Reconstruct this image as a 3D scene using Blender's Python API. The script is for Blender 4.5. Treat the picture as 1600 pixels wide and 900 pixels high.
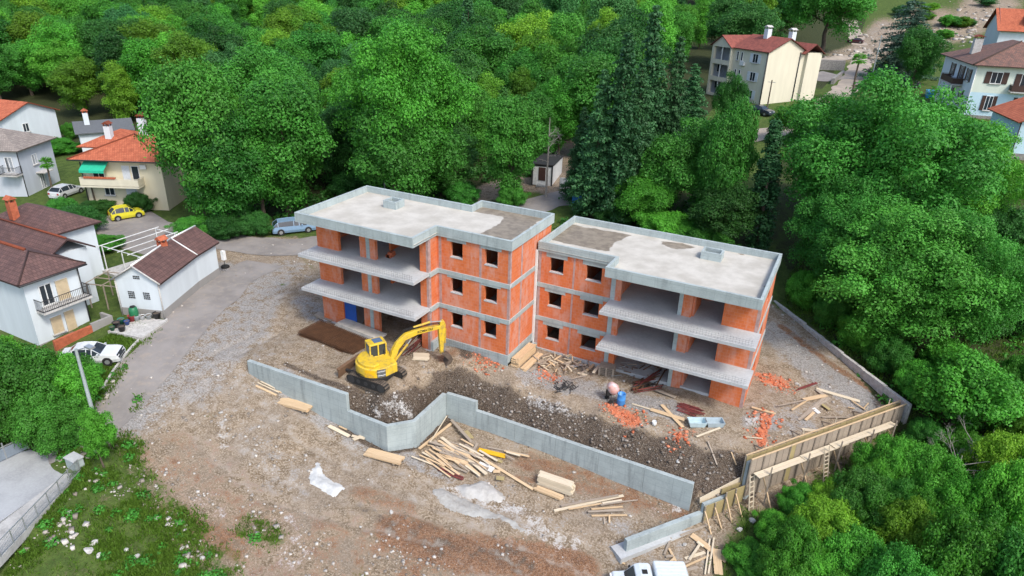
import bpy, bmesh, math, random
import numpy as np
from mathutils import Vector, Matrix
random.seed(7); rng = np.random.default_rng(7)
R_ = math.radians
for o in list(bpy.data.objects): bpy.data.objects.remove(o)
scene = bpy.context.scene
COL = scene.collection

# ---------------------------------------------------------------- camera (solved from the building's edges)
CAM_F, YAW, PIT, ROL = 1064.507, 0.459084, 0.426986, 0.032256      # focal length in pixels of a 1600 px wide frame
CAM = np.array([19.8817, -40.0131, 26.8685])
fw = np.array([-math.sin(YAW)*math.cos(PIT), math.cos(YAW)*math.cos(PIT), -math.sin(PIT)])
r0 = np.array([math.cos(YAW), math.sin(YAW), 0]); u0 = np.cross(r0, fw)
RT = r0*math.cos(ROL)+u0*math.sin(ROL); UP = -r0*math.sin(ROL)+u0*math.cos(ROL)
cd = bpy.data.cameras.new('camera'); cam = bpy.data.objects.new('camera', cd); COL.objects.link(cam)
cd.sensor_fit = 'HORIZONTAL'; cd.sensor_width = 36; cd.lens = CAM_F/1600*36; cd.clip_start = .5; cd.clip_end = 3000
m = Matrix.Identity(4)
for i in range(3): m[i][0] = RT[i]; m[i][1] = UP[i]; m[i][2] = -fw[i]; m[i][3] = CAM[i]
cam.matrix_world = m
scene.camera = cam
# ---------------------------------------------------------------- light: bright overcast day
SUN_EL, SUN_AZ = R_(50), R_(118)          # azimuth measured from +Y clockwise (towards +X)
w = bpy.data.worlds.new('World'); scene.world = w; w.use_nodes = True
nt = w.node_tree; bg = nt.nodes['Background']
sky = nt.nodes.new('ShaderNodeTexSky'); sky.sky_type = 'NISHITA'; sky.sun_disc = False
sky.sun_elevation = SUN_EL; sky.sun_rotation = SUN_AZ; sky.air_density = 1.0; sky.dust_density = 2.5; sky.ozone_density = 1.0
nt.links.new(sky.outputs[0], bg.inputs[0]); bg.inputs[1].default_value = 0.15
sl = bpy.data.lights.new('sun', 'SUN'); sl.energy = 1.5; sl.angle = R_(12); sl.color = (1, .95, .87)
so = bpy.data.objects.new('sun', sl); COL.objects.link(so)
sd = Vector((math.sin(SUN_AZ)*math.cos(SUN_EL), math.cos(SUN_AZ)*math.cos(SUN_EL), math.sin(SUN_EL)))
so.rotation_euler = sd.to_track_quat('Z', 'Y').to_euler(); so.location = (40, -60, 80)
vs = scene.view_settings; vs.view_transform = 'Standard'; vs.look = 'None'; vs.gamma = 1; vs.exposure = 0.9

# ---------------------------------------------------------------- pixel helpers (pixels of the 1600x900 photograph)
def ray(x, y): return fw*CAM_F + RT*(x-800) + UP*(450-y)
def G(x, y, z):
    d = ray(x, y); return CAM + d*((z-CAM[2])/d[2])
def proj(P):
    d = np.asarray(P, float)-CAM; k = d@fw
    return 800+CAM_F*(d@RT)/k, 450-CAM_F*(d@UP)/k, k

# ---------------------------------------------------------------- noise + terrain
def _h(ix, iy, s):
    n = (ix*374761393+iy*668265263+s*974634777) & 0x7fffffff
    n = ((n ^ (n >> 13))*1274126177) & 0x7fffffff
    return ((n ^ (n >> 16)) & 0xffff)/65535.0
def vnoise(x, y, s=0):
    x = np.asarray(x, float); y = np.asarray(y, float)
    xi = np.floor(x).astype(np.int64); yi = np.floor(y).astype(np.int64)
    u = x-xi; v = y-yi; u = u*u*(3-2*u); v = v*v*(3-2*v)
    a = _h(xi, yi, s); b = _h(xi+1, yi, s); c = _h(xi, yi+1, s); d = _h(xi+1, yi+1, s)
    return (a+(b-a)*u)*(1-v)+(c+(d-c)*u)*v
def fbm(x, y, s=0, o=3):
    t = 0; a = .5
    for k in range(o): t = t+a*vnoise(x*2**k, y*2**k, s+k); a *= .5
    return t*8/7 if o == 3 else t
class TPS:
    def __init__(s, pts, lam=.02):
        P = np.array(pts, float); s.p = P[:, :2]; n = len(P)
        K = s.k(s.p, s.p)+lam*np.eye(n)
        A = np.zeros((n+3, n+3)); A[:n, :n] = K; A[:n, n] = 1; A[:n, n+1:] = s.p; A[n, :n] = 1; A[n+1:, :n] = s.p.T
        b = np.zeros(n+3); b[:n] = P[:, 2]; s.w = np.linalg.solve(A, b)
    def k(s, a, b):
        d = np.sqrt(((a[:, None]-b[None])**2).sum(2))
        return d                                            # biharmonic in 3-D: |r|, no overshoot
    def __call__(s, x, y):
        q = np.stack([np.ravel(x), np.ravel(y)], 1).astype(float); out = np.empty(len(q))
        for i in range(0, len(q), 20000):
            c = q[i:i+20000]; out[i:i+20000] = s.k(c, s.p)@s.w[:-3]+s.w[-3]+c@s.w[-2:]
        return out.reshape(np.shape(x))
# retaining wall, seen from above (front face)
WALL = [(-17.19, -9.38), (-7.88, -9.32), (-4.40, -9.45), (-3.03, -8.01), (-3.05, -4.01), (-.56, -3.92), (15.36, -4.10)]
LOWW = [(12.8, -9.0), (16.3, -4.35), (18.25, -1.75), (27.15, 10.4)]     # boundary wall and formwork
common = [(-32, .7, 0), (-25.5, .5, 0), (-21, -3, 0), (-34, 13, 0), (-28, 10, .05), (-20, 8, .1), (-20, 14, .3), (-33.5, -11, 0), (-28.5, -7.6, 0),
          (-38, 0, 0), (-36, -8, 0), (-44, -12, 0), (-45, 2, 0), (-53, 6, 0), (-58, 11, 0), (-72, 6, 0), (-47, 16, 0), (-41, 19, .1), (-8, 9, .2), (-10, 18, 1.2), (-25, 24, .8), (-16, 29, 2),
          (-8, 33, 3), (-13.5, 36, 3), (0, 30, 3), (0, 16, .6), (8, 14, .1), (10, 25, 1.6), (12, 40, 4), (3, 60, 6.2), (2.6, 84.6, 8), (20, 75, 7.6), (34, 82, 9), (20, 120, 9),
          (12, 200, 11), (-10, 60, 5), (-30, 60, 3.5), (-60, 40, 1.5), (-60, 90, 5), (-120, 60, 3), (-150, 110, 7), (-100, 180, 13), (0, 160, 12), (-40, 120, 8.5), (60, 170, 12), (60, 100, 9.5),
          (60, 60, 5.5), (36, 44, 3), (24, 25, .2), (35, 20, -1), (50, 25, .5), (70, 20, 1), (44, 5, -3.5), (60, -10, -5), (70, -40, -7), (17, 23, -.2), (22, 17.5, -.7), (27.6, 11.2, -1.6),
          (-100, 20, 0), (-140, 0, 0), (-60, -20, -1), (-120, -50, -2), (-200, 100, 7), (-250, 250, 30), (0, 300, 30), (-100, 300, 32), (-300, 400, 70), (0, 450, 75), (60, 240, 16), (120, 300, 28), (200, 400, 70),
          (200, 100, 14), (150, 0, 0), (100, -60, -8), (-300, 0, 5), (250, 250, 40), (-450, 200, 40), (300, -60, 0), (-300, -60, 0), (0, -60, -7), (-60, -60, -5)]
front = [(-18.5, -9.6, -.75), (-16, -9.8, -1.2), (-10, -9.9, -2.55), (-6, -10, -3.1), (-4, -10.2, -3.3), (-2.6, -8.5, -3.4), (-2.5, -5, -3.5), (-1.5, -4.5, -3.5), (4, -4.6, -3.6), (10, -4.6, -3.9), (15.4, -4.7, -4.2),
         (12.8, -9.8, -4.85), (16.6, -5, -4.6), (18.6, -2.4, -4.0), (23, 3.5, -3.5), (27.5, 9.6, -2.6), (8, -14.5, -4.9), (0, -14, -4.0), (-8, -14, -3.1), (-14, -13, -2.0), (-20, -12, -.85), (-25.3, -13.2, -.5),
         (-21.4, -21, -1.8), (-18, -18, -1.9), (-24, -20, -1.9), (-5, -21, -4.1), (-17, -28, -3.3), (-23, -25, -2.9), (-25, -22.5, -2.8), (-22.5, -22.3, -2.6), (-19.5, -23, -2.4), (-17, -25.5, -2.45), (-12, -20, -3.1), (20.5, -8, -5.5), (25, 0, -4.6), (32, 4, -4.6), (34, -1, -5.4), (30, -12, -6.4), (10, -22, -5.7),
         (-28, -16, -.6), (-34, -18, -.8), (-33, -24, -1.5), (30, 9, -3.4), (13.5, -6.5, -4.4), (12.6, -8, -4.6), (3, -9, -3.85), (9, -9, -4.3)]
site = [(0, -.3, -.12), (-6, -1, 0), (-12, -3, 0), (-17, -3, 0), (-7.5, -6.5, 0), (-12, -7, 0), (-15, -8.6, .02), (-17, -9, -.1), (-9, -8.7, -.15), (3, 2, -.75), (8, 1, -.8), (14, 0, -.85), (17, 3, -.85), (20, 6, -.9),
        (19, 12, -.7), (17, 20, -.3), (24, 12, -1), (26, 10, -1.3), (0, 4, -.5), (5, 4, -.8), (10, 4, -.75), (16.6, 5, -.8), (-3, -2, -.1), (-20, -9, -.35), (-22, -5, -.1), (16.5, 12, -.5), (22, 4, -1.2), (18.6, 0, -1.5), (23.3, 5.9, -1.6)]
site += [(-8.3, -8.5, -.4), (-5.9, -8.15, -.4), (-4.6, -7.3, -.4), (-4.6, -5.6, -.4), (-4.5, -3.3, -.4), (-3.4, -2.3, -.4), (-2.3, -1.9, -.4), (1.2, -1.6, -.6), (4.9, -1.6, -.8), (7.9, -1.6, -.85), (11, -1.5, -.9), (13.7, -1.3, -.95), (16.4, -.9, -1.0)]
site += [(-7.7, -9.0, -2.1), (-6, -9.1, -3.0), (-4.6, -8.9, -3.3), (-3.6, -7.8, -3.3), (-3.6, -5, -3.2), (-3.4, -3.6, -3.1), (-2.6, -3.3, -3.0), (-.5, -3.3, -3.0), (3, -3.3, -2.95), (7, -3.3, -3.0), (11, -3.4, -3.1), (15.2, -3.6, -3.1), (16.6, -3.4, -3.3), (17.8, -1.6, -2.8)]
H_site = TPS(common+site); H_out = TPS(common+front)
SITE_POLY = WALL+[(16.0, -4.75)]+LOWW[2:]+[(27.6, 11.2), (17, 23), (0, 14), (-12, 10), (-19, -2), (-19.5, -9.2)]
def seg_dist(x, y, pl, closed=False):
    d = np.full(np.shape(x), 1e9); q = list(pl)+([pl[0]] if closed else [])
    for (ax, ay), (bx, by) in zip(q[:-1], q[1:]):
        ex, ey = bx-ax, by-ay; L = ex*ex+ey*ey+1e-12
        t = np.clip(((x-ax)*ex+(y-ay)*ey)/L, 0, 1)
        d = np.minimum(d, np.hypot(x-ax-t*ex, y-ay-t*ey))
    return d
def in_poly(x, y, pl):
    ins = np.zeros(np.shape(x), bool); n = len(pl)
    for i in range(n):
        ax, ay = pl[i]; bx, by = pl[(i+1) % n]
        if ay == by: continue
        c = ((ay > y) != (by > y)) & (x < (bx-ax)*(y-ay)/(by-ay)+ax)
        ins ^= c
    return ins
def sstep(a, b, v):
    t = np.clip((v-a)/(b-a), 0, 1); return t*t*(3-2*t)
SLOPE_LINE = [(-8, -8.7), (-5.9, -8.6), (-4, -7.5), (-3.8, -5), (-3.5, -3.2), (-1.5, -2.6), (4, -2.6), (10, -2.6), (16, -2.2), (18, -1)]
def hfun(x, y, rough=True):
    x = np.asarray(x, float); y = np.asarray(y, float)
    a = H_site(x, y); b = H_out(x, y)
    s = seg_dist(x, y, SITE_POLY, True)*np.where(in_poly(x, y, SITE_POLY), 1, -1)
    dw = np.minimum(seg_dist(x, y, WALL), seg_dist(x, y, LOWW))
    bw = np.clip((dw-.35)*.8, .06, 3)
    h = b+(a-b)*sstep(-bw, bw, s-.17)
    if rough:
        sl = np.clip(1-seg_dist(x, y, SLOPE_LINE)/1.6, 0, 1)
        h = h+sl*((fbm(x*1.3, y*1.3, 5)-.5)*.5+(vnoise(x*3.1, y*3.1, 9)-.5)*.22)
        site_w = np.clip(1-seg_dist(x, y, [(-15, -14), (5, -12), (20, 5)])/22, 0, 1)
        road_w = sstep(2.2, 4.5, seg_dist(x, y, ROADL))*sstep(2.5, 5, seg_dist(x, y, ROADB))
        h = h+((fbm(x*.55, y*.55, 21)-.5)*.35+(fbm(x*2.2, y*2.2, 31)-.5)*.12)*site_w*road_w*sstep(.3, 2, dw)
        dt = np.min([seg_dist(x, y, t_) for t_ in TRACKS], 0)
        h = h-.09*np.exp(-((dt-.85)/.2)**2)+.045*np.exp(-((dt-1.25)/.22)**2)+.03*np.exp(-((dt)/.35)**2)
    return h
TRACKS = [[tuple(G(a, b, c)[:2]) for a, b, c in q] for q in ([(350, 560, -.7), (395, 600, -1.1), (480, 672, -2.3), (600, 738, -3.2), (720, 788, -3.8), (860, 850, -4.3), (980, 900, -4.9)], [(300, 600, -1), (330, 680, -1.8), (420, 760, -3), (560, 800, -3.6), (700, 830, -4), (800, 900, -4.5)], [(440, 470, 0), (420, 520, -.2), (350, 560, -.7)])]
ROADL = [(-23.6, -21.6), (-22.2, -17.6), (-24.3, -12), (-27, -6), (-29.6, .5), (-30.5, 5.5)]
ROADB = [(-60, 3), (-51, 6.4), (-44, 7.2), (-36, 8.2), (-30, 11.2), (-24, 16.5), (-17, 24), (-10.5, 33), (-6, 38), (0, 48), (4, 62), (12, 76), (14.5, 95), (16.5, 125), (17, 160), (15, 200), (9, 240)]
def hz(x, y): return float(hfun(np.array([x]), np.array([y]))[0])
_T = np.concatenate([np.linspace(24, 75, 260), np.linspace(75.4, 200, 240), np.linspace(201, 500, 120)])
def at(px, py, smooth=True):
    """world point where the photo's pixel meets the ground"""
    d = ray(px, py); d = d/np.linalg.norm(d)
    P = CAM[None]+_T[:, None]*d[None]
    g = P[:, 2]-hfun(P[:, 0], P[:, 1], not smooth)
    i = int(np.argmax(g < 0)) if (g < 0).any() else len(g)-1
    if i > 0:
        t = _T[i-1]+(_T[i]-_T[i-1])*g[i-1]/(g[i-1]-g[i]+1e-9)
        P0 = CAM+t*d
    else: P0 = P[0]
    return P0

# ---------------------------------------------------------------- object helpers
def obj(name, me, mat=None, parent=None):
    o = bpy.data.objects.new(name, me); COL.objects.link(o)
    if mat is not None:
        for mm in (mat if isinstance(mat, (list, tuple)) else [mat]): me.materials.append(mm)
    if parent is not None: o.parent = parent
    return o
def tag(o, label=None, cat=None, group=None, kind=None):
    if label: o['label'] = label
    if cat: o['category'] = cat
    if group: o['group'] = group
    if kind: o['kind'] = kind
    return o
def thing(name, label, cat, loc=(0, 0, 0), rz=0, group=None):
    o = bpy.data.objects.new(name, None); COL.objects.link(o); o.empty_display_size = .3
    o.location = loc; o.rotation_euler = (0, 0, rz)
    return tag(o, label, cat, group)
def copy_tree(o, parent=None):
    c = o.copy(); COL.objects.link(c); c.parent = parent
    for ch in list(o.children): copy_tree(ch, c)
    return c
class MB:
    def __init__(s): s.v = []; s.f = []; s.mi = []; s.cur = 0
    def add(s, vs, fs):
        b = len(s.v); s.v += [tuple(map(float, p)) for p in vs]; s.f += [tuple(b+i for i in f) for f in fs]; s.mi += [s.cur]*len(fs); return s
    def box(s, x0, x1, y0, y1, z0, z1):
        return s.add([(x0, y0, z0), (x1, y0, z0), (x1, y1, z0), (x0, y1, z0), (x0, y0, z1), (x1, y0, z1), (x1, y1, z1), (x0, y1, z1)],
                     [(0, 3, 2, 1), (4, 5, 6, 7), (0, 1, 5, 4), (1, 2, 6, 5), (2, 3, 7, 6), (3, 0, 4, 7)])
    def obox(s, M, sx, sy, sz):      # box centred on M
        c = [M@Vector((a*sx/2, b*sy/2, d*sz/2)) for d in (-1, 1) for a, b in ((-1, -1), (1, -1), (1, 1), (-1, 1))]
        return s.add(c, [(0, 3, 2, 1), (4, 5, 6, 7), (0, 1, 5, 4), (1, 2, 6, 5), (2, 3, 7, 6), (3, 0, 4, 7)])
    def bar(s, p, q, w, h=None):      # rectangular bar from p to q
        h = h or w; p = Vector(p); q = Vector(q); d = q-p; L = d.length
        if L < 1e-6: return s
        x = d/L; up = Vector((0, 0, 1)) if abs(x.z) < .95 else Vector((0, 1, 0))
        y = up.cross(x).normalized(); z = x.cross(y)
        M = Matrix(((x.x, y.x, z.x, 0), (x.y, y.y, z.y, 0), (x.z, y.z, z.z, 0), (0, 0, 0, 1))); M.translation = (p+q)/2
        return s.obox(M, L, w, h)
    def prism(s, poly, z0, z1):       # counter-clockwise polygon
        n = len(poly)
        return s.add([(a, b, z0) for a, b in poly]+[(a, b, z1) for a, b in poly],
                     [tuple(range(n))[::-1], tuple(range(n, 2*n))]+[(i, (i+1) % n, n+(i+1) % n, n+i) for i in range(n)])
    def yprism(s, poly, y0, y1):      # polygon in x-z extruded along y
        n = len(poly)
        return s.add([(a, y0, b) for a, b in poly]+[(a, y1, b) for a, b in poly],
                     [tuple(range(n)), tuple(range(n, 2*n))[::-1]]+[(i, n+i, n+(i+1) % n, (i+1) % n) for i in range(n)])
    def tube(s, p, q, r, n=8, r2=None, cap=True):
        r2 = r if r2 is None else r2; p = Vector(p); q = Vector(q); d = (q-p)
        if d.length < 1e-7: return s
        x = d.normalized(); up = Vector((0, 0, 1)) if abs(x.z) < .95 else Vector((1, 0, 0))
        a = up.cross(x).normalized(); b = x.cross(a); vs = []
        for c, rr in ((p, r), (q, r2)):
            for i in range(n):
                t = 2*math.pi*i/n; vs.append(c+a*(math.cos(t)*rr)+b*(math.sin(t)*rr))
        fs = [(i, (i+1) % n, n+(i+1) % n, n+i) for i in range(n)]
        if cap: fs += [tuple(range(n))[::-1], tuple(range(n, 2*n))]
        return s.add(vs, fs)
    def lathe(s, prof, n=14, c=(0, 0, 0)):
        vs = [(c[0]+r*math.cos(2*math.pi*i/n), c[1]+r*math.sin(2*math.pi*i/n), c[2]+z) for r, z in prof for i in range(n)]
        fs = [(k*n+i, k*n+(i+1) % n, (k+1)*n+(i+1) % n, (k+1)*n+i) for k in range(len(prof)-1) for i in range(n)]
        fs += [tuple(range(n))[::-1], tuple(range((len(prof)-1)*n, len(prof)*n))]
        return s.add(vs, fs)
    def mesh(s, name, smooth=False):
        me = bpy.data.meshes.new(name); me.from_pydata(s.v, [], s.f); me.update()
        if any(s.mi): me.polygons.foreach_set('material_index', s.mi)
        if smooth: me.polygons.foreach_set('use_smooth', [True]*len(me.polygons))
        return me
    def build(s, name, mat, parent=None, smooth=False, bevel=0):
        o = obj(name, s.mesh(name, smooth), mat, parent)
        if bevel:
            b = o.modifiers.new('bevel', 'BEVEL'); b.width = bevel; b.segments = 2; b.limit_method = 'ANGLE'; b.angle_limit = R_(40)
        return o
def part(name, mat, parent, *boxes, bevel=0):
    mb = MB()
    for b in boxes: mb.box(*b)
    return mb.build(name, mat, parent, bevel=bevel)
def quads_mesh(name, V, smooth=False):
    """V: (n,4,3) array of separate quads"""
    n = len(V); me = bpy.data.meshes.new(name)
    me.vertices.add(n*4); me.vertices.foreach_set('co', np.ascontiguousarray(V, np.float32).ravel())
    me.loops.add(n*4); me.loops.foreach_set('vertex_index', np.arange(n*4, dtype=np.int32))
    me.polygons.add(n); me.polygons.foreach_set('loop_start', np.arange(0, n*4, 4, dtype=np.int32)); me.polygons.foreach_set('loop_total', np.full(n, 4, np.int32))
    me.update(calc_edges=True)
    return me
def raw_mesh(name, V, F):
    """V (n,3), F (m,k) arrays"""
    me = bpy.data.meshes.new(name); k = F.shape[1]
    me.vertices.add(len(V)); me.vertices.foreach_set('co', np.ascontiguousarray(V, np.float32).ravel())
    me.loops.add(F.size); me.loops.foreach_set('vertex_index', np.ascontiguousarray(F, np.int32).ravel())
    me.polygons.add(len(F)); me.polygons.foreach_set('loop_start', np.arange(0, F.size, k, dtype=np.int32)); me.polygons.foreach_set('loop_total', np.full(len(F), k, np.int32))
    me.update(calc_edges=True)
    return me
def attr(me, name, arr):
    a = me.attributes.new(name, 'FLOAT', 'POINT'); a.data.foreach_set('value', np.ascontiguousarray(arr, np.float32).ravel())
# ---------------------------------------------------------------- materials
class NT:
    def __init__(s, name):
        s.m = bpy.data.materials.new(name); s.m.use_nodes = True; s.t = s.m.node_tree; s.b = s.t.nodes['Principled BSDF']
        s.b.inputs['Specular IOR Level'].default_value = .3
    def n(s, t, **k):
        x = s.t.nodes.new(t)
        for a, v in k.items(): setattr(x, a, v)
        return x
    def l(s, a, b): s.t.links.new(a, b)
    def pos(s, sc=(1, 1, 1), obj=False):
        if obj: c = s.n('ShaderNodeTexCoord').outputs['Object']
        else: c = s.n('ShaderNodeNewGeometry').outputs['Position']
        mp = s.n('ShaderNodeMapping'); mp.inputs['Scale'].default_value = sc; s.l(c, mp.inputs[0]); return mp.outputs[0]
    def noise(s, scale, vec=None, detail=4, rough=.6):
        x = s.n('ShaderNodeTexNoise'); x.inputs['Scale'].default_value = scale; x.inputs['Detail'].default_value = detail; x.inputs['Roughness'].default_value = rough
        if vec is not None: s.l(vec, x.inputs['Vector'])
        return x.outputs['Fac']
    def ramp(s, fac, a, b):
        x = s.n('ShaderNodeMapRange'); x.interpolation_type = 'SMOOTHSTEP'; s.l(fac, x.inputs[0]); x.inputs[1].default_value = a; x.inputs[2].default_value = b; return x.outputs[0]
    def math(s, op, a, b=None):
        x = s.n('ShaderNodeMath', operation=op)
        for i, v in enumerate((a, b)):
            if v is None: continue
            if isinstance(v, (int, float)): x.inputs[i].default_value = v
            else: s.l(v, x.inputs[i])
        return x.outputs[0]
    def mix(s, fac, a, b, mode='MIX'):
        x = s.n('ShaderNodeMix', data_type='RGBA', blend_type=mode)
        for i, v in ((0, fac), (6, a), (7, b)):
            if isinstance(v, (int, float)): x.inputs[i].default_value = v
            elif isinstance(v, tuple): x.inputs[i].default_value = (*v, 1)
            else: s.l(v, x.inputs[i])
        return x.outputs[2]
    def attr(s, name): return s.n('ShaderNodeAttribute', attribute_name=name).outputs['Fac']
    def col(s, c):
        if isinstance(c, tuple): s.b.inputs['Base Color'].default_value = (*c, 1)
        else: s.l(c, s.b.inputs['Base Color'])
    def bump(s, h, strength=.4, dist=.05):
        x = s.n('ShaderNodeBump'); x.inputs['Strength'].default_value = strength; x.inputs['Distance'].default_value = dist; s.l(h, x.inputs['Height']); s.l(x.outputs[0], s.b.inputs['Normal'])
    def rough(s, r): s.b.inputs['Roughness'].default_value = r
def mul(c, k): return tuple(min(1, a*k) for a in c)
def mottled(name, c, c2=None, scale=2., fine=14., rough=.8, bump=.25, objc=False, metal=0, amt=1., spec=.3):
    t = NT(name); p = t.pos(obj=objc); a = t.noise(scale, p); b = t.noise(fine, p)
    c2 = c2 or mul(c, .62)
    k = t.mix(t.ramp(a, .5-.22/amt, .5+.22/amt), c2, c)
    k = t.mix(t.math('MULTIPLY', t.ramp(b, .35, .75), .35), k, mul(c, 1.25)); t.col(k); t.rough(rough)
    t.b.inputs['Metallic'].default_value = metal; t.b.inputs['Specular IOR Level'].default_value = spec
    if bump: t.bump(t.math('ADD', a, b), bump, .03)
    return t.m
def plain(name, c, rough=.5, metal=0, spec=.4, coat=0):
    t = NT(name); t.rough(rough); t.b.inputs['Metallic'].default_value = metal; t.b.inputs['Specular IOR Level'].default_value = spec; t.b.inputs['Coat Weight'].default_value = coat
    p = t.pos(obj=True); t.col(t.mix(t.ramp(t.noise(3.5, p), .3, .7), mul(c, .86), c)); return t.m
M = {}
def concrete(name, c, stain=.5):
    t = NT(name); p = t.pos(); a = t.noise(.7, p, 5); b = t.noise(9, p, 4); v = t.noise(1.2, t.pos((2.2, 2.2, .22)), 4)
    k = t.mix(t.ramp(a, .3, .7), mul(c, .78), c)
    k = t.mix(t.math('MULTIPLY', t.ramp(v, .5, .72), stain), k, mul(c, .5))
    k = t.mix(t.math('MULTIPLY', t.ramp(b, .4, .8), .4), k, mul(c, 1.2))
    z = t.n('ShaderNodeSeparateXYZ'); t.l(t.n('ShaderNodeNewGeometry').outputs['Position'], z.inputs[0])
    fz = t.math('FRACT', t.math('MULTIPLY', z.outputs[2], 2.0)); ln = t.math('LESS_THAN', fz, .06)
    fx = t.math('FRACT', t.math('MULTIPLY', t.math('ADD', z.outputs[0], z.outputs[1]), .5)); ln2 = t.math('LESS_THAN', fx, .02)
    nz = t.n('ShaderNodeSeparateXYZ'); t.l(t.n('ShaderNodeNewGeometry').outputs['Normal'], nz.inputs[0])
    side = t.math('LESS_THAN', t.math('ABSOLUTE', nz.outputs[2]), .5)
    ln = t.math('MULTIPLY', t.math('MULTIPLY', t.math('MAXIMUM', ln, ln2), side), .3)
    k = t.mix(ln, k, mul(c, .45)); t.col(k); t.rough(.85); t.bump(t.math('ADD', b, a), .25, .02); return t.m
M['concrete'] = concrete('raw_concrete', (.38, .44, .44))
M['concrete_wall'] = concrete('board_marked_concrete', (.36, .415, .42), .7)
M['slab'] = mottled('slab_concrete', (.46, .48, .485), (.36, .37, .38), .5, 6, .85, .2)
# hollow clay block: courses of blocks with pale mortar wash
t = NT('clay_block'); p = t.pos(); geo = t.n('ShaderNodeNewGeometry')
sx = t.n('ShaderNodeSeparateXYZ'); t.l(geo.outputs['Position'], sx.inputs[0])
cx = t.n('ShaderNodeCombineXYZ'); t.l(t.math('ADD', sx.outputs[0], sx.outputs[1]), cx.inputs[0]); t.l(sx.outputs[2], cx.inputs[1])
bt = t.n('ShaderNodeTexBrick'); t.l(cx.outputs[0], bt.inputs['Vector']); bt.offset = .5
for k_, v_ in (('Scale', 1), ('Brick Width', .38), ('Row Height', .25), ('Mortar Size', .016), ('Mortar Smooth', .3), ('Bias', 0)): bt.inputs[k_].default_value = v_
bt.inputs['Color1'].default_value = (.61, .165, .055, 1); bt.inputs['Color2'].default_value = (.54, .13, .040, 1); bt.inputs['Mortar'].default_value = (.56, .20, .11, 1)
w1 = t.noise(.55, t.pos((1, 1, .35)), 5); w2 = t.noise(3.2, t.pos((1, 1, .45)), 5)
wash = t.math('MULTIPLY', t.ramp(w1, .40, .60), t.ramp(w2, .34, .60))
k = t.mix(t.math('MULTIPLY', wash, .58), bt.outputs[0], (.56, .33, .27))
k = t.mix(t.math('MULTIPLY', t.ramp(t.noise(1.7, p), .5, .75), .14), k, (.36, .06, .02))
t.col(k); t.rough(.9); t.bump(bt.outputs['Fac'], -.3, .01); M['brick'] = t.m
M['joint'] = mottled('grey_pink_mortar', (.44, .30, .28), None, 3, 20, .9, .3)
# roof screed with wet patches (attribute 'wet')
t = NT('roof_screed'); p = t.pos(); a = t.noise(.6, p, 6); b = t.noise(7, p)
k = t.mix(t.ramp(a, .3, .7), (.40, .375, .325), (.53, .505, .45)); k = t.mix(t.math('MULTIPLY', t.ramp(b, .5, .8), .3), k, (.30, .30, .28))
wv = t.ramp(t.math('ADD', t.attr('wet'), t.math('MULTIPLY', t.math('SUBTRACT', t.noise(1.1, p, 6), .5), .9)), .42, .56)
wet = t.mix(t.ramp(t.noise(2, p), .3, .7), (.17, .14, .105), (.265, .225, .17))
t.col(t.mix(wv, k, wet)); t.l(t.math('SUBTRACT', .85, t.math('MULTIPLY', wv, .35)), t.b.inputs['Roughness']); M['screed'] = t.m
# ground
t = NT('site_ground'); p = t.pos()
nL = t.noise(.22, p, 6); nM = t.noise(1.3, p, 6, .65); nF = t.noise(8, p, 5, .7); nG = t.noise(26, p, 3, .7)
def msk(a, lo=.30, hi=.70, amp=3.0):
    e = t.math('ADD', t.math('MULTIPLY', nM, .6), t.math('MULTIPLY', nF, .4)); sm = t.ramp(t.attr(a), .02, .3)
    return t.math('MULTIPLY', sm, t.ramp(t.math('ADD', t.attr(a), t.math('MULTIPLY', t.math('SUBTRACT', e, .5), amp)), lo, hi))
base = t.mix(t.ramp(nM, .38, .62), (.13, .092, .056), (.285, .22, .15)); base = t.mix(t.ramp(nF, .46, .60), base, (.345, .28, .205)); base = t.mix(t.math('MULTIPLY', t.ramp(nL, .45, .65), .5), base, (.23, .19, .15))
grav = t.mix(t.ramp(nF, .38, .62), (.17, .162, .152), (.33, .32, .31))
base = t.mix(msk('gravel'), base, grav)
red = t.mix(t.ramp(nF, .4, .6), (.12, .058, .03), (.25, .135, .075)); base = t.mix(msk('soil'), base, red)
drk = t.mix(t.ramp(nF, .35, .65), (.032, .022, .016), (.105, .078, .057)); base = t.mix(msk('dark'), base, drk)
wht = t.mix(t.ramp(nF, .3, .6), (.36, .35, .33), (.50, .495, .485)); base = t.mix(msk('white'), base, wht)
dst = t.mix(t.ramp(nM, .3, .7), (.29, .25, .205), (.37, .33, .28)); base = t.mix(t.math('MULTIPLY', t.ramp(t.math('ADD', t.attr('dust'), t.math('MULTIPLY', t.math('SUBTRACT', nM, .5), 2.2)), .35, .95), .6), base, dst)
orn = t.mix(t.ramp(nF, .3, .7), (.42, .10, .04), (.60, .19, .09)); base = t.mix(msk('orange'), base, orn)
spk = t.math('MULTIPLY', t.ramp(nG, .56, .64), t.math('SUBTRACT', 1, t.attr('grass'))); base = t.mix(t.math('MULTIPLY', spk, .75), base, (.47, .425, .365))
grs = t.mix(t.ramp(nM, .3, .7), (.045, .085, .018), (.10, .15, .035)); grs = t.mix(t.ramp(nF, .4, .75), grs, (.05, .06, .02)); base = t.mix(msk('grass'), base, grs)
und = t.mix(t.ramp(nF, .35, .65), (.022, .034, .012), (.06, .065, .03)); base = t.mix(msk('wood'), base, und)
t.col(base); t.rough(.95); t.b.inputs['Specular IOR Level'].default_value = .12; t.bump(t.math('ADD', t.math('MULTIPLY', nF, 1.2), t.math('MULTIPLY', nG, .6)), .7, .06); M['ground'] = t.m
t = NT('dusty_asphalt'); p = t.pos(); a = t.noise(.35, p, 6); b = t.noise(30, p, 3); c_ = t.noise(2, p, 5)
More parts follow.
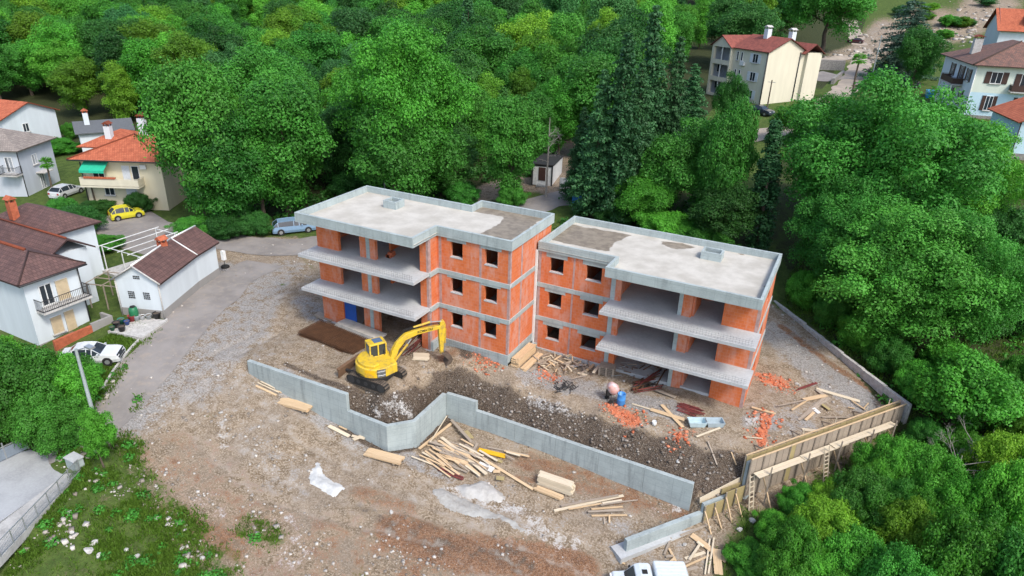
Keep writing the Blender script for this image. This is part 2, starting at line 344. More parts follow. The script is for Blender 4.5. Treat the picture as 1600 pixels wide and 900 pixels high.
k = t.mix(t.ramp(a, .3, .7), (.19, .175, .165), (.27, .25, .235)); k = t.mix(t.math('MULTIPLY', t.ramp(c_, .5, .7), .5), k, (.33, .28, .225)); k = t.mix(t.math('MULTIPLY', t.ramp(b, .55, .7), .4), k, (.36, .35, .34))
t.col(k); t.rough(.9); t.bump(b, .3, .01); M['asphalt'] = t.m
M['dirt_road'] = mottled('dusty_road', (.40, .335, .27), (.25, .22, .19), .4, 5, .95)
def leafmat(name, c, c2, trans=.22, var=.35):
    t = NT(name); t.t.nodes.remove(t.b)
    oi = t.n('ShaderNodeObjectInfo'); at_ = t.attr('tone')
    k = t.mix(at_, c2, c)
    k = t.mix(t.math('MULTIPLY', oi.outputs['Random'], var), k, (c[0]*1.9, c[1]*1.12, c[2]*.9))
    hs = t.n('ShaderNodeHueSaturation'); t.l(k, hs.inputs['Color']); t.l(t.math('ADD', .66, t.math('MULTIPLY', t.math('FRACT', t.math('MULTIPLY', oi.outputs['Random'], 7.31)), .72)), hs.inputs['Value']); k = hs.outputs[0]
    d = t.n('ShaderNodeBsdfPrincipled'); d.inputs['Roughness'].default_value = .55; d.inputs['Specular IOR Level'].default_value = .25
    tr = t.n('ShaderNodeBsdfTranslucent'); mx = t.n('ShaderNodeMixShader'); mx.inputs[0].default_value = trans
    t.l(k, d.inputs['Base Color']); t.l(t.mix(.5, k, (c[0]*1.6, c[1]*1.6, c[2]*.6)), tr.inputs['Color'])
    t.l(d.outputs[0], mx.inputs[1]); t.l(tr.outputs[0], mx.inputs[2]); t.l(mx.outputs[0], t.t.nodes['Material Output'].inputs[0]); return t.m
M['leaf'] = leafmat('broadleaf', (.060, .275, .034), (.016, .088, .014))
M['leaf_blue'] = leafmat('bluish_leaf', (.050, .21, .056), (.016, .08, .026))
M['leaf_yel'] = leafmat('yellow_green_leaf', (.125, .33, .024), (.042, .14, .012))
M['leaf_light'] = leafmat('light_leaf', (.085, .35, .034), (.026, .135, .014))
M['leaf_dark'] = leafmat('dark_leaf', (.034, .15, .026), (.011, .055, .012), .2)
M['needle'] = leafmat('needle', (.045, .15, .05), (.02, .075, .028), .15, .15)
M['needle_blue'] = leafmat('blue_needle', (.085, .17, .12), (.035, .08, .055), .15, .05)
M['grass'] = leafmat('grass_blade', (.075, .17, .02), (.03, .085, .012), .3)
M['bark'] = mottled('bark', (.13, .10, .075), (.06, .048, .038), 2, 15, .95, .6)
M['twig'] = mottled('dead_twig', (.34, .32, .29), (.2, .18, .16), 3, 20, .95, .3)
def timber(name, c, c2):
    t = NT(name); oi = t.n('ShaderNodeObjectInfo'); p = t.pos((.8, 14, 14), obj=True); a = t.noise(2.2, p, 4)
    k = t.mix(t.ramp(a, .3, .7), c2, c); k = t.mix(t.math('MULTIPLY', oi.outputs['Random'], .45), k, mul(c2, .8)); t.col(k); t.rough(.8); t.bump(a, .25, .01); return t.m
M['wood'] = timber('new_timber', (.66, .50, .32), (.52, .37, .22)); M['wood_old'] = timber('weathered_timber', (.42, .36, .29), (.27, .22, .175))
M['wood_yel'] = timber('formwork_panel', (.42, .34, .16), (.28, .23, .12)); M['wood_pale'] = timber('pale_board', (.70, .62, .48), (.56, .47, .34))
M['yellow_panel'] = plain('yellow_panel_face', (.75, .42, .02), .5)
M['rust'] = mottled('rusty_steel', (.15, .075, .038), (.085, .042, .024), 2, 20, .85, .3)
M['red_steel'] = mottled('red_primer_steel', (.22, .05, .045), (.10, .03, .03), 3, 18, .7, .2)
M['steel'] = plain('galvanised_steel', (.42, .44, .45), .45, .6); M['dark_steel'] = plain('dark_steel', (.05, .05, .052), .6, .3)
M['white_paint'] = plain('white_paint', (.74, .75, .74), .5); M['black'] = plain('black_rubber', (.018, .018, .018), .85)
M['glass'] = plain('dark_glass', (.025, .035, .045), .08, 0, .6)
def plaster(name, c):
    t = NT(name); p = t.pos(); v = t.noise(.8, t.pos((1.5, 1.5, .25)), 4); k = t.mix(t.ramp(v, .35, .7), mul(c, .92), c); k = t.mix(t.math('MULTIPLY', t.ramp(t.noise(18, p), .4, .8), .15), k, mul(c, .7)); t.col(k); t.rough(.9); t.bump(t.noise(40, p), .15, .01); return t.m
M['wall_white'] = plaster('white_render', (.62, .68, .72)); M['wall_cream'] = plaster('cream_render', (.66, .62, .49)); M['wall_yellow'] = plaster('pale_yellow_render', (.70, .64, .46))
M['wall_blue'] = plaster('pale_blue_render', (.50, .68, .76)); M['wall_grey'] = plaster('grey_plinth_render', (.30, .29, .28)); M['wall_green'] = plaster('pale_green_render', (.66, .72, .62))
M['wall_ltgrey'] = plaster('light_grey_render', (.50, .54, .60))
def rooftile(name, c, c2, s=3.2):
    t = NT(name); tc = t.n('ShaderNodeTexCoord').outputs['UV']; bt = t.n('ShaderNodeTexBrick'); t.l(tc, bt.inputs['Vector']); bt.offset = .5
    for k_, v_ in (('Scale', 1), ('Brick Width', .28), ('Row Height', .34), ('Mortar Size', .02), ('Mortar Smooth', .6)): bt.inputs[k_].default_value = v_
    bt.inputs['Color1'].default_value = (*c, 1); bt.inputs['Color2'].default_value = (*c2, 1); bt.inputs['Mortar'].default_value = (*mul(c2, .45), 1)
    n = t.noise(1.1, t.pos(), 5); k = t.mix(t.math('MULTIPLY', t.ramp(n, .45, .7), .55), bt.outputs[0], mul(c2, .6)); t.col(k); t.rough(.85); t.bump(bt.outputs['Fac'], -.6, .04); return t.m
M['tile_brown'] = rooftile('brown_shingle', (.15, .085, .075), (.105, .062, .058)); M['tile_red'] = rooftile('terracotta_tile', (.50, .15, .075), (.38, .10, .05))
M['tile_grey'] = rooftile('grey_tile', (.30, .26, .23), (.22, .19, .17)); M['tile_dark'] = rooftile('old_mixed_tile', (.24, .12, .09), (.13, .085, .07)); M['tile_maroon'] = rooftile('maroon_tile', (.30, .09, .065), (.21, .065, .05))
M['terracotta'] = mottled('terracotta_brick', (.46, .13, .065), None, 4, 20, .85, .3)
M['shutter_white'] = plain('white_shutter', (.66, .70, .74)); M['shutter_brown'] = plain('brown_shutter', (.06, .03, .022), .6); M['shutter_tan'] = plain('tan_roller_shutter', (.58, .47, .31), .6)
M['stone'] = mottled('stone_masonry', (.30, .285, .26), (.15, .145, .14), 4, 12, .95, .8)
M['limestone'] = mottled('limestone', (.50, .49, .47), (.34, .33, .31), 3, 12, .95, .5)
def paint(name, c, dirt=.5): 
    t = NT(name); pp = t.pos(obj=True); t.col(t.mix(t.math('MULTIPLY', t.ramp(t.noise(3.2, pp, 7, .7), .46, .66), dirt), c, (.17, .135, .10))); t.rough(.35); t.b.inputs['Coat Weight'].default_value = .5; t.b.inputs['Specular IOR Level'].default_value = .5; return t.m
M['mesh_steel'] = plain('weathered_mesh_steel', (.22, .23, .24), .7, .2)
# ---------------------------------------------------------------- ground sheet
def axis(lo, a, b, hi, step, grow=1.09):
    mid = list(np.arange(a, b+1e-6, step)); L = []; s = step; v = a
    while v > lo: s *= grow; v -= s; L.append(v)
    Rr = []; s = step; v = b
    while v < hi: s *= grow; v += s; Rr.append(v)
    return np.array(L[::-1]+mid+Rr)
gx = axis(-520, -36, 30, 420, .26); gy = axis(-75, -29, 26, 560, .26)
X, Y = np.meshgrid(gx, gy); XF, YF = X.ravel(), Y.ravel()
Z = hfun(XF, YF)
Z = Z+np.where(in_poly(XF, YF, [(-44, -14.5), (-33.6, -14.5), (-33.6, -5), (-44, -5)]), -.05, 0)
nx_, ny_ = len(gx), len(gy); idx = np.arange(nx_*ny_).reshape(ny_, nx_)
F = np.stack([idx[:-1, :-1].ravel(), idx[:-1, 1:].ravel(), idx[1:, 1:].ravel(), idx[1:, :-1].ravel()], 1)
gme = raw_mesh('ground', np.stack([XF, YF, Z], 1), F); gme.polygons.foreach_set('use_smooth', [True]*len(F))
ground = tag(obj('ground', gme, M['ground']), kind='structure')
def P2(*pts): return [tuple(at(a, b)[:2]) for a, b in pts]
BARE = P2((92, 705), (150, 640), (215, 545), (330, 425), (300, 385))+[(-44, 7), (-33, 13), (-22, 13), (-10, 12), (2, 15.5), (14.5, 24.5), (21.8, 18), (27.2, 10.8), (20, -2)]+P2((1160, 800), (1145, 840), (1125, 890))+[(18.5, -12), (5, -24), (-6, -24)]+P2((350, 905), (275, 850), (215, 775), (185, 705), (150, 690))
inb = in_poly(XF, YF, BARE); db = seg_dist(XF, YF, BARE, True)*np.where(inb, 1, -1)
masks = {k: np.zeros(len(XF)) for k in ('gravel', 'soil', 'dark', 'white', 'orange', 'grass', 'wood', 'dust')}
masks['grass'] = 1-sstep(-1.2, 1.6, db)
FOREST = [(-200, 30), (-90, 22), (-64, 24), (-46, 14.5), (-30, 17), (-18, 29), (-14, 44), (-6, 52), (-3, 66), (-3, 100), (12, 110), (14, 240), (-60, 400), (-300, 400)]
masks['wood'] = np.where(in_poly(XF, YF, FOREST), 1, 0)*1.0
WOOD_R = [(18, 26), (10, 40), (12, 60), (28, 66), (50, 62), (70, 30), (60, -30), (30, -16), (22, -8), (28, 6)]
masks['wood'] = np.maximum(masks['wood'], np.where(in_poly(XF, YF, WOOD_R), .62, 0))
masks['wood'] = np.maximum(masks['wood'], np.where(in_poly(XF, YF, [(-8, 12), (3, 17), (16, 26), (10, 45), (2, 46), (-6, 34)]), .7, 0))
masks['gravel'] += .28*fbm(XF*.2, YF*.2, 77)+.12
def stroke(kind, pts, rad, s=1., world=False):
    pl = pts if world else P2(*pts)
    if len(pl) == 1: pl = [pl[0], (pl[0][0]+.01, pl[0][1])]
    d = seg_dist(XF, YF, pl); masks[kind] = np.maximum(masks[kind], s*(1-sstep(rad*.45, rad*1.35, d)))
S = stroke
S('gravel', [(330, 430), (250, 540), (180, 640)], 4.2, 0.68); S('gravel', [(440, 420), (360, 480), (300, 560)], 3, 0.52); S('gravel', [(440, 590), (560, 690), (700, 740)], 1.0, 0.56); S('gravel', [(900, 770), (1010, 850)], 1.3, 0.38)
S('gravel', [(830, 585), (930, 610), (1050, 640)], 1.4, 0.68); S('gravel', [(1215, 520), (1290, 590), (1340, 620)], 2.2, 0.75); S('gravel', [(1180, 660), (1250, 660)], 1.4, 0.52); S('gravel', [(470, 470), (500, 500)], 1.3, 0.52)
S('soil', [(250, 800), (330, 830), (370, 860)], 1.0, 0.58); S('soil', [(620, 830), (700, 860), (800, 870), (900, 890)], 1.6, 0.85); S('soil', [(560, 770), (640, 800)], .8, 0.50); S('soil', [(820, 750), (900, 760), (1000, 790)], .9, 0.43); S('soil', [(700, 860), (640, 890)], 1.2, 0.50)
S('soil', [(1220, 510), (1300, 570), (1360, 610)], .5, 0.65); S('soil', [(690, 560), (720, 545), (760, 560)], .7, 0.50); S('soil', [(340, 700), (400, 780)], 1.2, 0.30); S('soil', [(880, 720), (1010, 770)], .8, 0.50); S('soil', [(480, 880), (560, 860)], 1.0, 0.36)
S('soil', [(260, 720), (330, 800), (440, 850), (600, 870), (760, 890)], 3.2, .38); S('soil', [(820, 720), (960, 770), (1060, 800)], 1.1, .55); S('dark', [(660, 830), (740, 860), (820, 880)], .9, .45); S('gravel', [(300, 600), (380, 520), (420, 440)], 2.6, .6); S('dark', [(560, 790), (620, 830), (700, 870)], .5, .4)
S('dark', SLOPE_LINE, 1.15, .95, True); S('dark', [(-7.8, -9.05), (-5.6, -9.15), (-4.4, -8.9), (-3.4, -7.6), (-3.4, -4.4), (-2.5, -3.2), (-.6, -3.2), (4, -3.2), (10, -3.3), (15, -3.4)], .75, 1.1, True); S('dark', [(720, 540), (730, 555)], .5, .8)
S('dark', [(445, 568), (535, 604)], .28, .75); S('dark', [(450, 420), (520, 470)], .5, .3)
S('white', [(640, 640), (590, 635)], .45, 0.39); S('white', [(770, 770), (700, 765), (820, 800), (870, 850)], .55, 0.46); S('white', [(830, 830), (900, 850)], .6, 0.42); S('white', [(1180, 660)], .8, 0.52); S('white', [(1350, 590), (1380, 620)], .55, 0.56)
S('white', [(345, 660), (350, 700)], .35, 0.45); S('white', [(440, 820), (460, 870)], 1.2, 0.28); S('white', [(300, 770), (340, 800)], .9, 0.27); S('white', [(830, 625), (900, 650)], .5, 0.35); S('white', [(1020, 800), (1060, 790)], .5, 0.39); S('white', [(330, 560), (230, 590)], .6, 0.24)
S('orange', [(960, 640), (990, 655)], .7, 0.68); S('orange', [(1195, 655), (1190, 690)], .42, 0.76); S('orange', [(1190, 590), (1230, 600)], .9, 0.50); S('orange', [(1060, 680), (1080, 675)], .4, 0.56); S('orange', [(770, 565)], .8, 0.34); S('orange', [(855, 585)], .45, 0.48); S('orange', [(490, 460)], .9, 0.32)
S('grass', [(150, 780), (230, 850), (300, 870), (340, 890)], 1.6, 0.50); S('grass', [(180, 720), (260, 800), (300, 830)], 1.3, 0.50); S('grass', [(390, 820), (430, 840)], .9, 0.45); S('grass', [(150, 890), (60, 860), (20, 890)], 3, 0.68); S('grass', [(210, 700), (195, 690)], 1.0, 0.64)
S('grass', [(230, 610), (215, 640)], .35, 0.44); S('grass', [(470, 400), (490, 420)], .3, 0.40); S('grass', [(330, 650)], .5, 0.40); S('grass', [(440, 445)], .35, 0.48); S('grass', [(560, 900)], .8, 0.32)
S('wood', [(0, 690), (60, 660), (150, 590)], 1.6, .5)
ll = (XF < -2) & (YF < -11); masks['grass'] = np.where(ll, np.clip(masks['grass']*(.35+1.15*fbm(XF*.45, YF*.45, 55)), 0, 1.1), masks['grass'])
SITE_B = P2((735, 312), (800, 285), (860, 290), (900, 300), (900, 215), (870, 205))
for k in ('grass', 'wood'): masks[k] *= 1-(1-sstep(1.5, 4.0, seg_dist(XF, YF, SITE_B)))
S('soil', SITE_B, 2.5, .25, True)
RUBB = P2((1330, 90), (1400, 40), (1460, 20), (1560, 5), (1500, 45), (1420, 75))
for k in ('grass', 'wood'): masks[k] *= 1-.9*(1-sstep(4, 11, seg_dist(XF, YF, RUBB)))
dtk = np.min([seg_dist(XF, YF, q) for q in TRACKS], 0); masks['dust'] = np.maximum(np.exp(-((dtk-.85)/.36)**2)*.62, np.exp(-(dtk/2.2)**2)*.3)*inb
for k, v in masks.items(): attr(gme, k, np.clip(v, 0, 1.3))
def mask_at(kind, x, y):
    i = np.clip(np.searchsorted(gx, x), 0, nx_-1); j = np.clip(np.searchsorted(gy, y), 0, ny_-1); return masks[kind][j*nx_+i]

def ribbon(name, pl, width, mat, lift=.035, step=.6, across=9, wob=.3, label=None):
    pl = [Vector(p) for p in pl]; pts = []
    cr = [pl[0]]+pl+[pl[-1]]
    for i in range(1, len(cr)-2):
        n = max(2, int((cr[i+1]-cr[i]).length/step))
        for k in range(n):
            u = k/n; a, b, c, d = cr[i-1], cr[i], cr[i+1], cr[i+2]
            pts.append(.5*((2*b)+(c-a)*u+(2*a-5*b+4*c-d)*u*u+(3*b-a-3*c+d)*u**3))
    pts.append(pl[-1]); V = []; n = len(pts)
    for i, q in enumerate(pts):
        t = (pts[min(i+1, n-1)]-pts[max(i-1, 0)]).normalized(); nn = Vector((-t.y, t.x))
        wdt = width(i/n) if callable(width) else width
        for k in range(across):
            u = k/(across-1)*2-1; e = 1+wob*(float(vnoise(i*.35, k//across+u*2, 3))-.5) if abs(u) > .9 else 1
            V.append(tuple(q+nn*(u*wdt/2*e)))
    V = np.array(V); z = hfun(V[:, 0], V[:, 1])+lift
    F = np.array([(i*across+k, i*across+k+1, (i+1)*across+k+1, (i+1)*across+k) for i in range(n-1) for k in range(across-1)])[:, ::-1]
    me = raw_mesh(name, np.column_stack([V, z]), F); me.polygons.foreach_set('use_smooth', [True]*len(F))
    return tag(obj(name, me, mat), kind='structure')
yard = [tuple(G(a, b, .05)[:2]) for a, b in ((140, 352), (232, 328), (268, 350), (322, 378), (300, 396), (225, 398), (165, 380))]
tag(MB().prism(yard[::-1] if sum(yard[i][0]*yard[i-1][1]-yard[i-1][0]*yard[i][1] for i in range(len(yard))) > 0 else yard, -.3, .075).build('paved_yard', M['asphalt']), kind='structure')
ribbon('road', ROADL, lambda u: 4.2, M['asphalt'], .03)
ribbon('road', ROADB[:9], lambda u: 4.6+2.6*math.exp(-((u-.62)/.14)**2), M['asphalt'], .045)
ribbon('road', ROADB[8:], lambda u: 4.6, M['dirt_road'], .05)
# ---------------------------------------------------------------- the unfinished apartment building
apt = thing('apartment_building', 'unfinished three storey orange block apartment building with flat concrete roofs', 'building')
CO, BR, SLB = M['concrete'], M['brick'], M['slab']
def wallx(y0, y1, x0, x1, z0, z1, holes=(), mat=None, name='wall'):
    """brick wall along x with rectangular holes (xa, xb, za, zb)"""
    mb = MB(); xs = sorted({x0, x1, *[h[0] for h in holes], *[h[1] for h in holes]})
    for a, b in zip(xs[:-1], xs[1:]):
        hs = sorted([(h[2], h[3]) for h in holes if h[0] <= a+1e-6 and h[1] >= b-1e-6]); z = z0
        for c, d in hs:
            if c > z: mb.box(a, b, y0, y1, z, c)
            z = d
        if z < z1: mb.box(a, b, y0, y1, z, z1)
    return mb.build(name, mat or BR, apt)
def wally(x0, x1, y0, y1, z0, z1, holes=(), mat=None, name='wall'):
    mb = MB(); ys = sorted({y0, y1, *[h[0] for h in holes], *[h[1] for h in holes]})
    for a, b in zip(ys[:-1], ys[1:]):
        hs = sorted([(h[2], h[3]) for h in holes if h[0] <= a+1e-6 and h[1] >= b-1e-6]); z = z0
        for c, d in hs:
            if c > z: mb.box(x0, x1, a, b, z, c)
            z = d
        if z < z1: mb.box(x0, x1, a, b, z, z1)
    return mb.build(name, mat or BR, apt)
def P(name, mat, *boxes, bevel=0): return part(name, mat, apt, *boxes, bevel=bevel)
def ring(name, poly, th, z0, z1):
    """parapet: polygon ring"""
    n = len(poly); inner = []
    for i in range(n):
        p, c, q = Vector(poly[i-1]), Vector(poly[i]), Vector(poly[(i+1) % n])
        a = (c-p).normalized(); b = (q-c).normalized(); na = Vector((-a.y, a.x)); nb = Vector((-b.y, b.x)); inner.append(c+(na+nb)*th)
    mb = MB()
    for i in range(n):
        j = (i+1) % n; a, b = poly[i], poly[j]; c, d = inner[j], inner[i]
        mb.add([(*a, z0), (*b, z0), (*c, z0), (*d, z0), (*a, z1), (*b, z1), (*c, z1), (*d, z1)], [(0, 1, 5, 4), (2, 3, 7, 6), (4, 5, 6, 7), (3, 2, 1, 0)])
    return mb.build(name, CO, apt), inner
def roof(poly, ztop, wets, fx0, fx1, fy0, fy1):
    P_, inner = ring('parapet', poly, .2, ztop-.75, ztop)
    MB().prism([tuple(p) for p in inner], ztop-.745, ztop-.53).build('roof_slab', SLB, apt)
    n1, n2 = int((fx1-fx0)/.25), int((fy1-fy0)/.25)
    xx, yy = np.meshgrid(np.linspace(fx0+.1, fx1-.1, n1), np.linspace(fy0+.1, fy1-.1, n2)); xx = xx.ravel(); yy = yy.ravel()
    id_ = np.arange(n1*n2).reshape(n2, n1); F = np.stack([id_[:-1, :-1].ravel(), id_[:-1, 1:].ravel(), id_[1:, 1:].ravel(), id_[1:, :-1].ravel()], 1)
    cxm = xx[F].mean(1); cym = yy[F].mean(1); keep = in_poly(cxm, cym, [tuple(p) for p in poly]); F = F[keep]
    me = raw_mesh('roof_screed', np.column_stack([xx, yy, np.full(len(xx), ztop-.515)+(vnoise(xx, yy, 4)-.5)*.012]), F)
    w = np.zeros(len(xx))
    for pl, s in wets:
        q = [tuple(G(a, b, ztop-.5)[:2]) for a, b in pl]
        d = seg_dist(xx, yy, q, True)*np.where(in_poly(xx, yy, q), 1, -1); w = np.maximum(w, s*sstep(-.5, .5, d))
    attr(me, 'wet', w); obj('roof_screed', me, M['screed'], apt)
def zz(x, y, s=1., sc=3.6, ox=800, oy=310): return (ox+x/sc, oy+y/sc)
L1 = lambda *q: [zz(a, b, sc=3.75, ox=440, oy=270) for a, b in q]; R1 = lambda *q: [zz(a, b) for a, b in q]
ZL, ZR = 10.1, 8.73
polyL = [(-17.13, -3.08), (-6.25, -3.08), (-6.25, 0), (0, 0), (0, 7.36), (-6.62, 7.36), (-6.62, 5.74), (-17.13, 5.74)]
polyR = [(-.29+.33, 4.41), (6.21, 4.41), (6.21, 2.23), (16.8, 2.23), (16.8, 11.58), (.04, 11.58)]
roof(polyL, ZL, [(L1((1110, 225), (1300, 260), (1280, 290), (1150, 355), (1350, 400), (1540, 265), (1200, 190)), .8), (L1((190, 240), (330, 205), (330, 225), (220, 260)), .35), (L1((500, 250), (560, 250), (560, 280), (500, 280)), .3)], -17.13, 0, -3.08, 7.36)
roof(polyR, ZR, [(R1((195, 225), (320, 140), (450, 165), (680, 205), (580, 250), (545, 300), (330, 260)), .85), (R1((820, 235), (960, 250), (1040, 275), (930, 290), (850, 265)), .8), (R1((1250, 300), (1330, 310), (1300, 330)), .6), (R1((1400, 470), (1480, 380), (1490, 400), (1410, 560)), .5)], .04, 16.8, 2.23, 11.58)
for (x0, x1, y0, y1, z) in ((-13.15, -11.9, 2.75, 3.95, ZL-.52), (11.4, 12.9, 8.65, 9.8, ZR-.52)):
    c = P('chimney_shaft', M['concrete'], (x0, x1, y0, y0+.15, z, z+.62), (x0, x1, y1-.15, y1, z, z+.62), (x0, x0+.15, y0+.15, y1-.15, z, z+.62), (x1-.15, x1, y0+.15, y1-.15, z, z+.62))
    part('shaft_bottom', M['dark_steel'], c, (x0+.15, x1-.15, y0+.15, y1-.15, z, z+.05))
# left wing floors
for zt in (.9, 3.8, 6.7):
    if zt > 1:
        MB().prism([(-17.2, -3.1), (-6.28, -3.1), (-6.28, .1), (-.1, .1), (-.1, 7.2), (-6.7, 7.2), (-6.7, 5.6), (-17.0, 5.6)], zt-.24, zt).build('floor_slab', SLB, apt)
        P('ring_beam', CO, (-6.33, -.13, .09, .4, zt-.36, zt-.01)); P('ring_beam', CO, (-.4, -.09, .4, 7.2, zt-.36, zt-.01)); P('ring_beam', CO, (-6.36, -6.2, -1.04, .09, zt-.36, zt-.01))
    else: MB().prism([(-17., -1.2), (-6.3, -1.2), (-6.3, .1), (-.1, .1), (-.1, 7.2), (-6.7, 7.2), (-6.7, 5.6), (-17.0, 5.6)], -.5, .2 if 0 else .12).build('floor_slab', SLB, apt)
P('plinth', M['concrete_wall'], (-6.33, -.1, .06, .45, -1, .82)); P('plinth', M['concrete_wall'], (-.45, -.1, .45, 4.4, -1.2, .82)); P('plinth', M['concrete_wall'], (-6.38, -6.1, -1.0, .06, -1, .82))
for k, zf in enumerate((.9, 3.8, 6.7)):
    z0 = zf-.08 if k == 0 else zf; z1 = zf+2.55 if k < 2 else 9.33
    # front wall of the right half
    wz = zf+1.17; hs = [(-5.15, -4.12, wz, wz+1.19), (-2.25, -1.19, wz, wz+1.19)]
    wallx(.15, .43, -6.35+.0, -.15, z0, z1, hs)
    for h in hs:
        P('window_sill', M['slab'], (h[0]-.03, h[1]+.03, .12, .4, wz-.08, wz+.002))
        P('lintel', CO, (h[0]-.32, h[1]+.3, .13, .445, wz+1.19, z1+.02))
    P('column', M['joint'], (-1.75-.95, -1.55-.95, .143, .3, z0, z1)); P('column', M['joint'], (-6.2, -5.95, .144, .3, z0, z1))
    wally(-.43, -.15, .43, 7.2, z0, z1); P('column', M['joint'], (-.3, -.14, 1.9, 2.15, z0, z1))
    P('corner_pier', M['joint'], (-.33, -.144, .144, .36, z0, z1))
    # recessed wall behind the balcony
    wallx(-1.05, -.77, -17.0, -14.8, z0 if k else -.2, z1); wallx(-1.05, -.77, -12.7, -12.08, z0 if k else -.2, z1); P('column', CO, (-12.08, -11.73, -1.07, -.75, -.2 if k == 0 else zf, z1))
    wallx(-1.05, -.77, -11.73, -11.19, z0 if k else -.2, z1); wallx(-1.05, -.77, -7.1, -6.53, z0 if k else -.2, z1)
    P('column', M['joint'], (-6.53, -6.33, -1.06, -.75, z0 if k else -.2, z1)); wally(-6.62, -6.35, -.75, .15, z0, z1)
    wally(-17.0, -16.72, -.77, 5.6, z0, z1, [(1.2, 2.3, zf+1.1, zf+2.2)])
    wallx(5.32, 5.6, -16.72, -6.7, z0, z1, [(-13, -12, zf+1, zf+2.2), (-9.5, -8.4, zf+1, zf+2.2)]); wallx(6.92, 7.2, -6.7, -.43, z0, z1, [(-2.2, -1.2, zf+1., zf+2.2), (-5, -4, zf+1, zf+2.2)]); wally(-6.7, -6.42, 5.6, 6.92, z0, z1)
    wally(-11.6, -11.4, 1.2, 5.32, z0, z1, name='partition'); wallx(2.6, 2.75, -16.72, -11.6, z0, z1, [(-13.6, -12.6, zf, zf+2.1)], name='partition'); wally(-6.55, -6.35, .43, 6.9, z0, z1, [(4, 5, zf, zf+2.1)], name='partition')
    wallx(3.6, 3.75, -11.4, -6.55, z0, z1, [(-8.3, -7.3, zf, zf+2.1)], name='partition'); wally(-3.35, -3.2, .43, 6.9, z0, z1, name='partition')
# right wing
for zt in (-.42, 2.43, 5.33):
    if zt > 0:
        MB().prism([(.14, 4.53), (6.1, 4.53), (6.1, 2.05), (16.95, 2.05), (16.95, 4.4), (16.68, 4.4), (16.68, 11.4), (.14, 11.4)], zt-.24, zt).build('floor_slab', SLB, apt)
        P('ring_beam', CO, (.02, 6.08, 4.5, 4.8, zt-.36, zt-.01)); P('ring_beam', CO, (16.4, 16.73, 4.41, 11.4, zt-.36, zt-.01))
    else: MB().prism([(.12, 4.46), (16.64, 4.46), (16.64, 11.36), (.12, 11.36)], -1.2, zt).build('floor_slab', SLB, apt)
for k, zf in enumerate((-.42, 2.43, 5.33)):
    z1 = zf+2.55 if k < 2 else 7.96; z0 = zf if k else -1.3
    wz = zf+1.0 if k == 0 else zf+1.08
    hs = [(1.03, 2.15, wz, wz+1.17), (4.0, 5.23, wz, wz+1.17)]
    wallx(4.56, 4.84, .05, 6.08, z0, z1, hs)
    for h in hs:
        P('window_sill', M['slab'], (h[0]-.03, h[1]+.03, 4.53, 4.8, wz-.08, wz+.002)); P('lintel', CO, (h[0]-.32, h[1]+.3, 4.54, 4.855, wz+1.17, z1+.02))
    P('column', M['joint'], (2.95, 3.1, 4.553, 4.7, z0, z1)); P('column', M['joint'], (.06, .3, 4.554, 4.7, z0, z1))
    P('column', CO, (6.08, 6.42, 4.37, 4.86, z0, z1)); wallx(4.4, 4.68, 6.42, 6.86, z0, z1); P('column', CO, (11.14, 11.43, 4.38, 4.7, z0, z1)); wallx(4.4, 4.68, 11.43, 12.1, z0, z1)
    wallx(4.4, 4.68, 14.25, 16.68, z0, z1); P('corner_pier', M['joint'], (16.46, 16.686, 4.394, 4.6, z0, z1))
    wally(16.4, 16.68, 4.68, 11.4, z0, z1, [(7.0, 8.1, zf+1.1, zf+2.2)])
    wallx(11.12, 11.4, .1, 16.4, z0, z1, [(2, 3, zf+1, zf+2.2), (8, 9, zf+1, zf+2.2), (13.4, 14.4, zf+1, zf+2.2)]); wally(.1, .38, 4.84, 11.12, z0, z1)
    wally(6.42, 6.6, 4.86, 11.1, z0, z1, [(8.6, 9.6, zf, zf+2.1)], name='partition'); wally(12.05, 12.25, 4.68, 11.1, z0, z1, [(7, 8, zf, zf+2.1)], name='partition'); wallx(8.2, 8.35, 6.6, 12.05, z0, z1, [(9.5, 10.5, zf, zf+2.1)], name='partition'); wally(3.4, 3.55, 4.84, 11.1, z0, z1, name='partition')
    wallx(8.0, 8.15, 12.25, 16.4, z0, z1, [(13, 14, zf, zf+2.1)], name='partition')
P('expansion_joint', M['white_paint'], (-.13, .03, 4.36, 4.54, -.9, 8.0))
P('plinth', M['concrete_wall'], (-.45, .3, 4.42, 4.555, -1.2, -.1))
P('door_panel', plain('blue_tarp', (.015, .08, .35), .5), (-14.78, -13.6, -.95, -.9, .12, 2.3))
# upstanding reinforcement mesh along the balcony edges
def rebar(x0, x1, y, z, dx=.2, h=.5, yy=None):
    mb = MB(); n = int((x1-x0)/dx)
    for i in range(n+1):
        x = x0+i*dx+random.uniform(-.02, .02); hh = h*random.uniform(.8, 1.08); mb.bar((x, y, z), (x+random.uniform(-.03, .03), y+random.uniform(-.03, .03), z+hh), .011)
    for q in (.12, .26, .40): mb.bar((x0, y+.01, z+q*h/.5), (x1, y+.01, z+q*h/.5), .010)
    return mb.build('rebar_mesh', M['mesh_steel'], apt)
for z in (3.8, 6.7): rebar(-16.9, -6.4, -3.0, z)
for z in (2.43, 5.33): rebar(6.25, 16.8, 2.15, z)
mb = MB()
for i in range(22): mb.bar((-6.0+i*.2, -.12, -.2), (-6.0+i*.2, -.06, 1.2 if i < 13 else .75), .012)
for q in range(6): mb.bar((-6.0, -.1, .0+q*.2), (-3.4 if q > 3 else -1.8, -.1, .0+q*.2), .012)
mb.build('rebar_mesh', M['mesh_steel'], apt)
